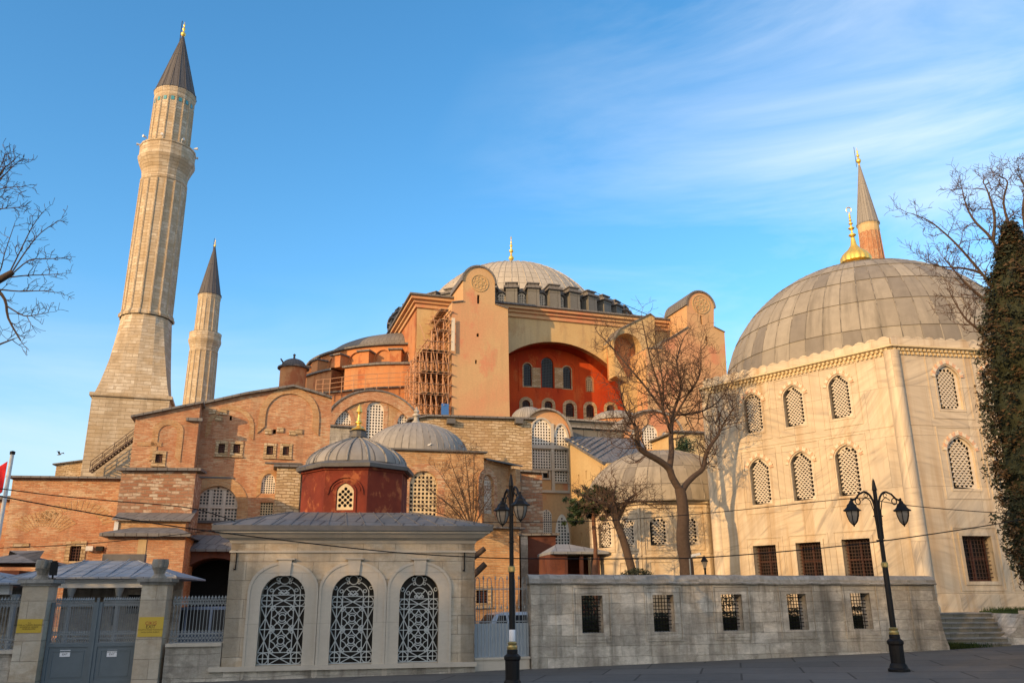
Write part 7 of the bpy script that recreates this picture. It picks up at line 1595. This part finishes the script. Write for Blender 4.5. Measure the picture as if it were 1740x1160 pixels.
mb.build('crown', [MAT['leaf_pine'], MAT['leaf_pine_light']], th)
p = at(1082, 985, 36.5); p.z = gz(p.x); th = thing('round_bush', 'small dark rounded bush just over the wall top', 'bush', p); mb = MB(); zt = at(1082, 966, 36.5).z
leaves(mb, rg, (p.x, p.y, zt - .55), (.85, .7, .6), 3500, .07, 0, .7); mb.build('foliage', MAT['leaf_dark'], th); mb = MB(); mb.tube([p, Vector((p.x, p.y, zt - .4))], .07, 6); mb.build('stem', MAT['bark'], th)
p = at(1162, 790, 58); th = thing('dark_evergreen', 'dark evergreen showing over the small tomb dome', 'tree', Vector((p.x, p.y, 0))); mb = MB(); zt = at(1162, 750, 58).z; r_ = 20 / scale_at(p.z, 58)
for i in range(60): leaves(mb, rg, (p.x + rg.gauss(0, r_ * .4), p.y + rg.gauss(0, r_ * .4), zt - rg.random() ** 1.3 * 5), (.45, .45, .5), 70, .16)
mb.build('crown', MAT['leaf_pine'], th); mb = MB(); mb.tube([Vector((p.x, p.y, -.4)), Vector((p.x, p.y, zt - 1.5))], [.3, .1], 6); mb.build('trunk', MAT['bark'], th)
# tall dark ivy covered evergreen, right edge
Y = 23.5; ax_ = at(1738, 900, Y); base = Vector((at(1832, 960, Y).x, Y, 0)); base.z = gz(base.x); th = thing('dark_evergreen', 'tall dark ivy covered evergreen column at the right edge', 'tree', base)
edge = [(380, 1693), (400, 1688), (430, 1684), (470, 1677), (520, 1675), (570, 1672), (620, 1671), (660, 1670), (700, 1681), (740, 1688), (780, 1684), (820, 1694), (860, 1693), (900, 1710), (940, 1717), (970, 1735)]
mb = MB(); core = []
def axx(y): return lean(1752, 800, y) - 18
cy0 = Vector((at(axx(700), 700, Y).x, Y, 0)); cy0.x = base.x
zs = []
for y, xe in edge:
    p = at(xe, y, Y); r_ = max(.3, cy0.x - p.x); zs.append((p.z, r_))
zs.append((0.3, .8)); zs.sort()
def rad_(z):
    for (z0, r0_), (z1, r1_) in zip(zs, zs[1:]):
        if z0 <= z <= z1: return r0_ + (r1_ - r0_) * (z - z0) / max(1e-6, z1 - z0)
    return zs[-1][1] * .5
zmax = zs[-1][0]
bul = [(rg.uniform(0, 2 * PI), rg.uniform(zs[0][0], zmax), rg.uniform(.25, .6), rg.uniform(.3, .8), rg.choice((1, 1, -1)) * rg.uniform(.06, .2)) for _ in range(170)]
def rr_(a, z):
    f = 1.0
    for ba, bz, bw, bh, am in bul:
        da = abs((a - ba + PI) % (2 * PI) - PI) / bw; dz = abs(z - bz) / bh
        if da < 1 and dz < 1: f += am * (1 - da * da) * (1 - dz * dz)
    return rad_(z) * min(1.05, max(.78, f)) * (1.0 if z < zmax - 1.6 else max(.25, (zmax - z) / 1.6) ** .6)
rows = []
for i in range(46):
    z = zs[0][0] + (zmax - .15 - zs[0][0]) * i / 45; rows.append([cy0 + Vector((.72 * rr_(a, z) * math.cos(a), .72 * rr_(a, z) * math.sin(a), z)) for a in [2 * PI * k / 26 for k in range(27)]])
mb.grid(rows)
for _ in range(4300):
    z = zs[0][0] + (zmax - zs[0][0]) * rg.random(); a = rg.uniform(0, 2 * PI); r_ = rr_(a, z) * rg.uniform(.70, .95); c = cy0 + Vector((r_ * math.cos(a), r_ * math.sin(a), z)); k = rg.uniform(.6, 1.5); leaves(mb, rg, c, (.15 * k, .15 * k, .2 * k), 16, .085 * k, 1 if rg.random() < .4 else 0, .1, -.15)
for _ in range(26):   # loose shoots standing off the column
    z = zs[0][0] + (zmax - zs[0][0]) * rg.random(); a = rg.uniform(PI * .8, PI * 1.9); r_ = rr_(a, z); p = cy0 + Vector((r_ * math.cos(a), r_ * math.sin(a), z)); d_ = Vector((math.cos(a), math.sin(a), rg.uniform(-.4, .9))).normalized()
    for j in range(4): leaves(mb, rg, p + d_ * .06 * j, (.05, .05, .05), 5, .08, 1 if rg.random() < .5 else 0, .2)
for _ in range(40): leaves(mb, rg, cy0 + Vector((rg.gauss(-.1, .22), rg.gauss(0, .25), zmax - .3 + rg.uniform(-.6, .35))), (.12, .12, .22), 18, .085, 1 if rg.random() < .4 else 0)
mb.build('foliage', [MAT['leaf_dark'], MAT['leaf_rust']], th); mb = MB(); mb.tube([base, Vector((base.x, base.y, zmax - .6))], [.3, .12], 8); mb.build('trunk', MAT['bark'], th)
# ------------------------------------------------------------------ unseen behind the camera: town houses and bare trees added to shade the square
ta = Vector((math.sin(R(SUN_AZ)), math.cos(R(SUN_AZ)), 0)); sa = Vector((ta.y, -ta.x, 0))
for i, (s0, s1, h, lab) in enumerate(((-86, -46, 21.6, 'tall plain unseen town house added for shade, farthest left'), (-46, -26, 22.6, 'slightly lower unseen town house added for shade'), (-26, -6, 23.2, 'middle unseen town house added for shade, facing the square'), (-6, 16, 21.4, 'low unseen town house added for shade, at the square end'))):
    p0 = ta * -60 + sa * s0; p1 = ta * -60 + sa * s1; w = Wall(p0, p1)
    if w.n.dot(ta) < 0: w = Wall(p1, p0)
    th = thing('shade_house', lab, 'house', (p0 + p1) / 2 - ta * 5); mb = MB(); ho = []
    for fl_ in range(1, int(h / 3.4)):
        for k in range(int(w.L / 2.8)): ho.append(rectp(1 + 2.8 * k, 2.2 + 2.8 * k, fl_ * 3.3 + .3, fl_ * 3.3 + 2.1))
    slab(mb, w, rectp(0, w.L - .05, 0, h - .6), ho, 0, 10, rev=.3); mb.build('wall', MAT['shop_wall'], th)
    mb = MB()
    for q in ho: sheet(mb, w, grow(q, .05), d=-.28)
    mb.build('window', MAT['glass'], th); mb = MB(); A_, B_, C_, D_ = w.P(-.2, h - .6, .4), w.P(w.L, h - .6, .4), w.P(w.L, h - .6, -10.4), w.P(-.2, h - .6, -10.4); T0_, T1_ = w.P(2, h + .9, -5), w.P(w.L - 2, h + .9, -5)
    mb.poly([A_, B_, T1_, T0_]); mb.poly([B_, C_, T1_]); mb.poly([C_, D_, T0_, T1_]); mb.poly([D_, A_, T0_]); mb.poly([D_, C_, B_, A_]); mb.build('roof', MAT['brick'], th)
def shade_tree(seed, label, pos, h):  # unseen tree, added for the dappled shade it casts
    r2 = random.Random(seed); th = thing('bare_tree', label, 'tree', pos); mt = MB(); top = pos + Vector((0, 0, h * .35)); mt.tube([pos, top], [.28, .2], 8); mc = MB()
    for k in range(7):
        a = 2 * PI * k / 7 + r2.random(); twig(mc, r2, top - Vector((0, 0, r2.random() * h * .1)), Vector((math.cos(a) * .6, math.sin(a) * .6, 1.1)), h * .42, .12, 4, .3, .85, .012, .16, (3, 4))
    mt.build('trunk', MAT['bark'], th); mc.build('crown', MAT['twig'], th); return th
st = shade_tree(5, 'bare unseen street tree added for shade, nearest the tomb side', ta * -14 + sa * -17, 15)
for k, (t_, s_, rz_, lab) in enumerate(((-18, -10.5, 1.1, 'bare unseen street tree added for shade, second in the row'), (-20, -52, 2.2, 'bare unseen street tree added for shade, toward the brick walls'), (-16, -62, 3.4, 'bare unseen street tree added for shade, last in the row'), (-12, -31, 4.6, 'bare unseen street tree added for shade, facing the kiosk'))):
    c = copy_tree(st); c.location = ta * t_ + sa * s_; c.rotation_euler.z = rz_; c['label'] = lab

for k in range(7):  # dense unseen row, scaled for how high its shade reaches
    c = copy_tree(st); c.location = ta * (-41 + 2.5 * (k % 3)) + sa * (-29 + 4.4 * k); c.rotation_euler.z = 0.9 * k; c.scale = (1.45, 1.45, 1.58 + 0.06 * (k % 2)) if k > 2 else (1.2, 1.2, 1.22); c['label'] = 'tall bare unseen park tree added for shade, ' + ('first', 'second', 'third', 'fourth', 'fifth', 'sixth', 'seventh')[k] + ' of the dense row'; c['group'] = 'dense row of unseen park trees added for shade'
# clipped hedge just inside the long wall
th = thing('hedge', 'dark clipped hedge just behind the long stone wall', 'hedge', WW.P(6.5, gz(6), -2.0)); r2 = random.Random(8); mb = MB(); n = 40; L0, L1 = 0.6, 13.2
for i in range(5200):
    u = r2.uniform(L0, L1); d = -2.0 + r2.choice((r2.uniform(-.4, .4), .4, -.4)); z = gz(WW.P(u, 0).x) + (1.32 if abs(d + 2) < .39 else r2.uniform(.2, 1.34)) + r2.uniform(-.05, .05); leaves(mb, r2, WW.P(u, z, d), (.06, .06, .06), 2, .075)
mb.box(WW.P(L0, 0, -2.35), WW.t * (L1 - L0), WW.n * .7, Vector((0, 0, 1.36))); mb.build('foliage', MAT['leaf_dark'], th)
mb = MB()
for i in range(14): mb.tube([WW.P(L0 + .4 + i * .95, gz(6), -2), WW.P(L0 + .4 + i * .95, 1.1, -2)], .03, 5)
mb.build('stem', MAT['bark'], th)

for k, (x, dd, hh, lb) in enumerate(((1006, -3.2, 2.3, 'dark leafy shrub seen through the first wall opening from the left'), (1244, -3.0, 2.4, 'dark leafy shrub seen through the middle wall opening'), (1348, -3.0, 2.1, 'dark leafy shrub seen through the fourth wall opening from the left'))):
    u = WW.px(x, 1040)[0] * 1.03 + .3; p = WW.P(u, 0, dd); p.z = gz(p.x); th = thing('dark_shrub', lb, 'shrub', p); mb = MB(); r2 = random.Random(20 + k)
    for i in range(26): leaves(mb, r2, p + Vector((r2.gauss(0, .34), r2.gauss(0, .3), r2.uniform(.5, hh - .3))), (.25, .25, .25), 70, .08)
    mb.build('foliage', MAT['leaf_dark'], th); mb = MB(); mb.tube([p, p + Vector((0, 0, hh * .7))], .05, 6); mb.build('stem', MAT['bark'], th)
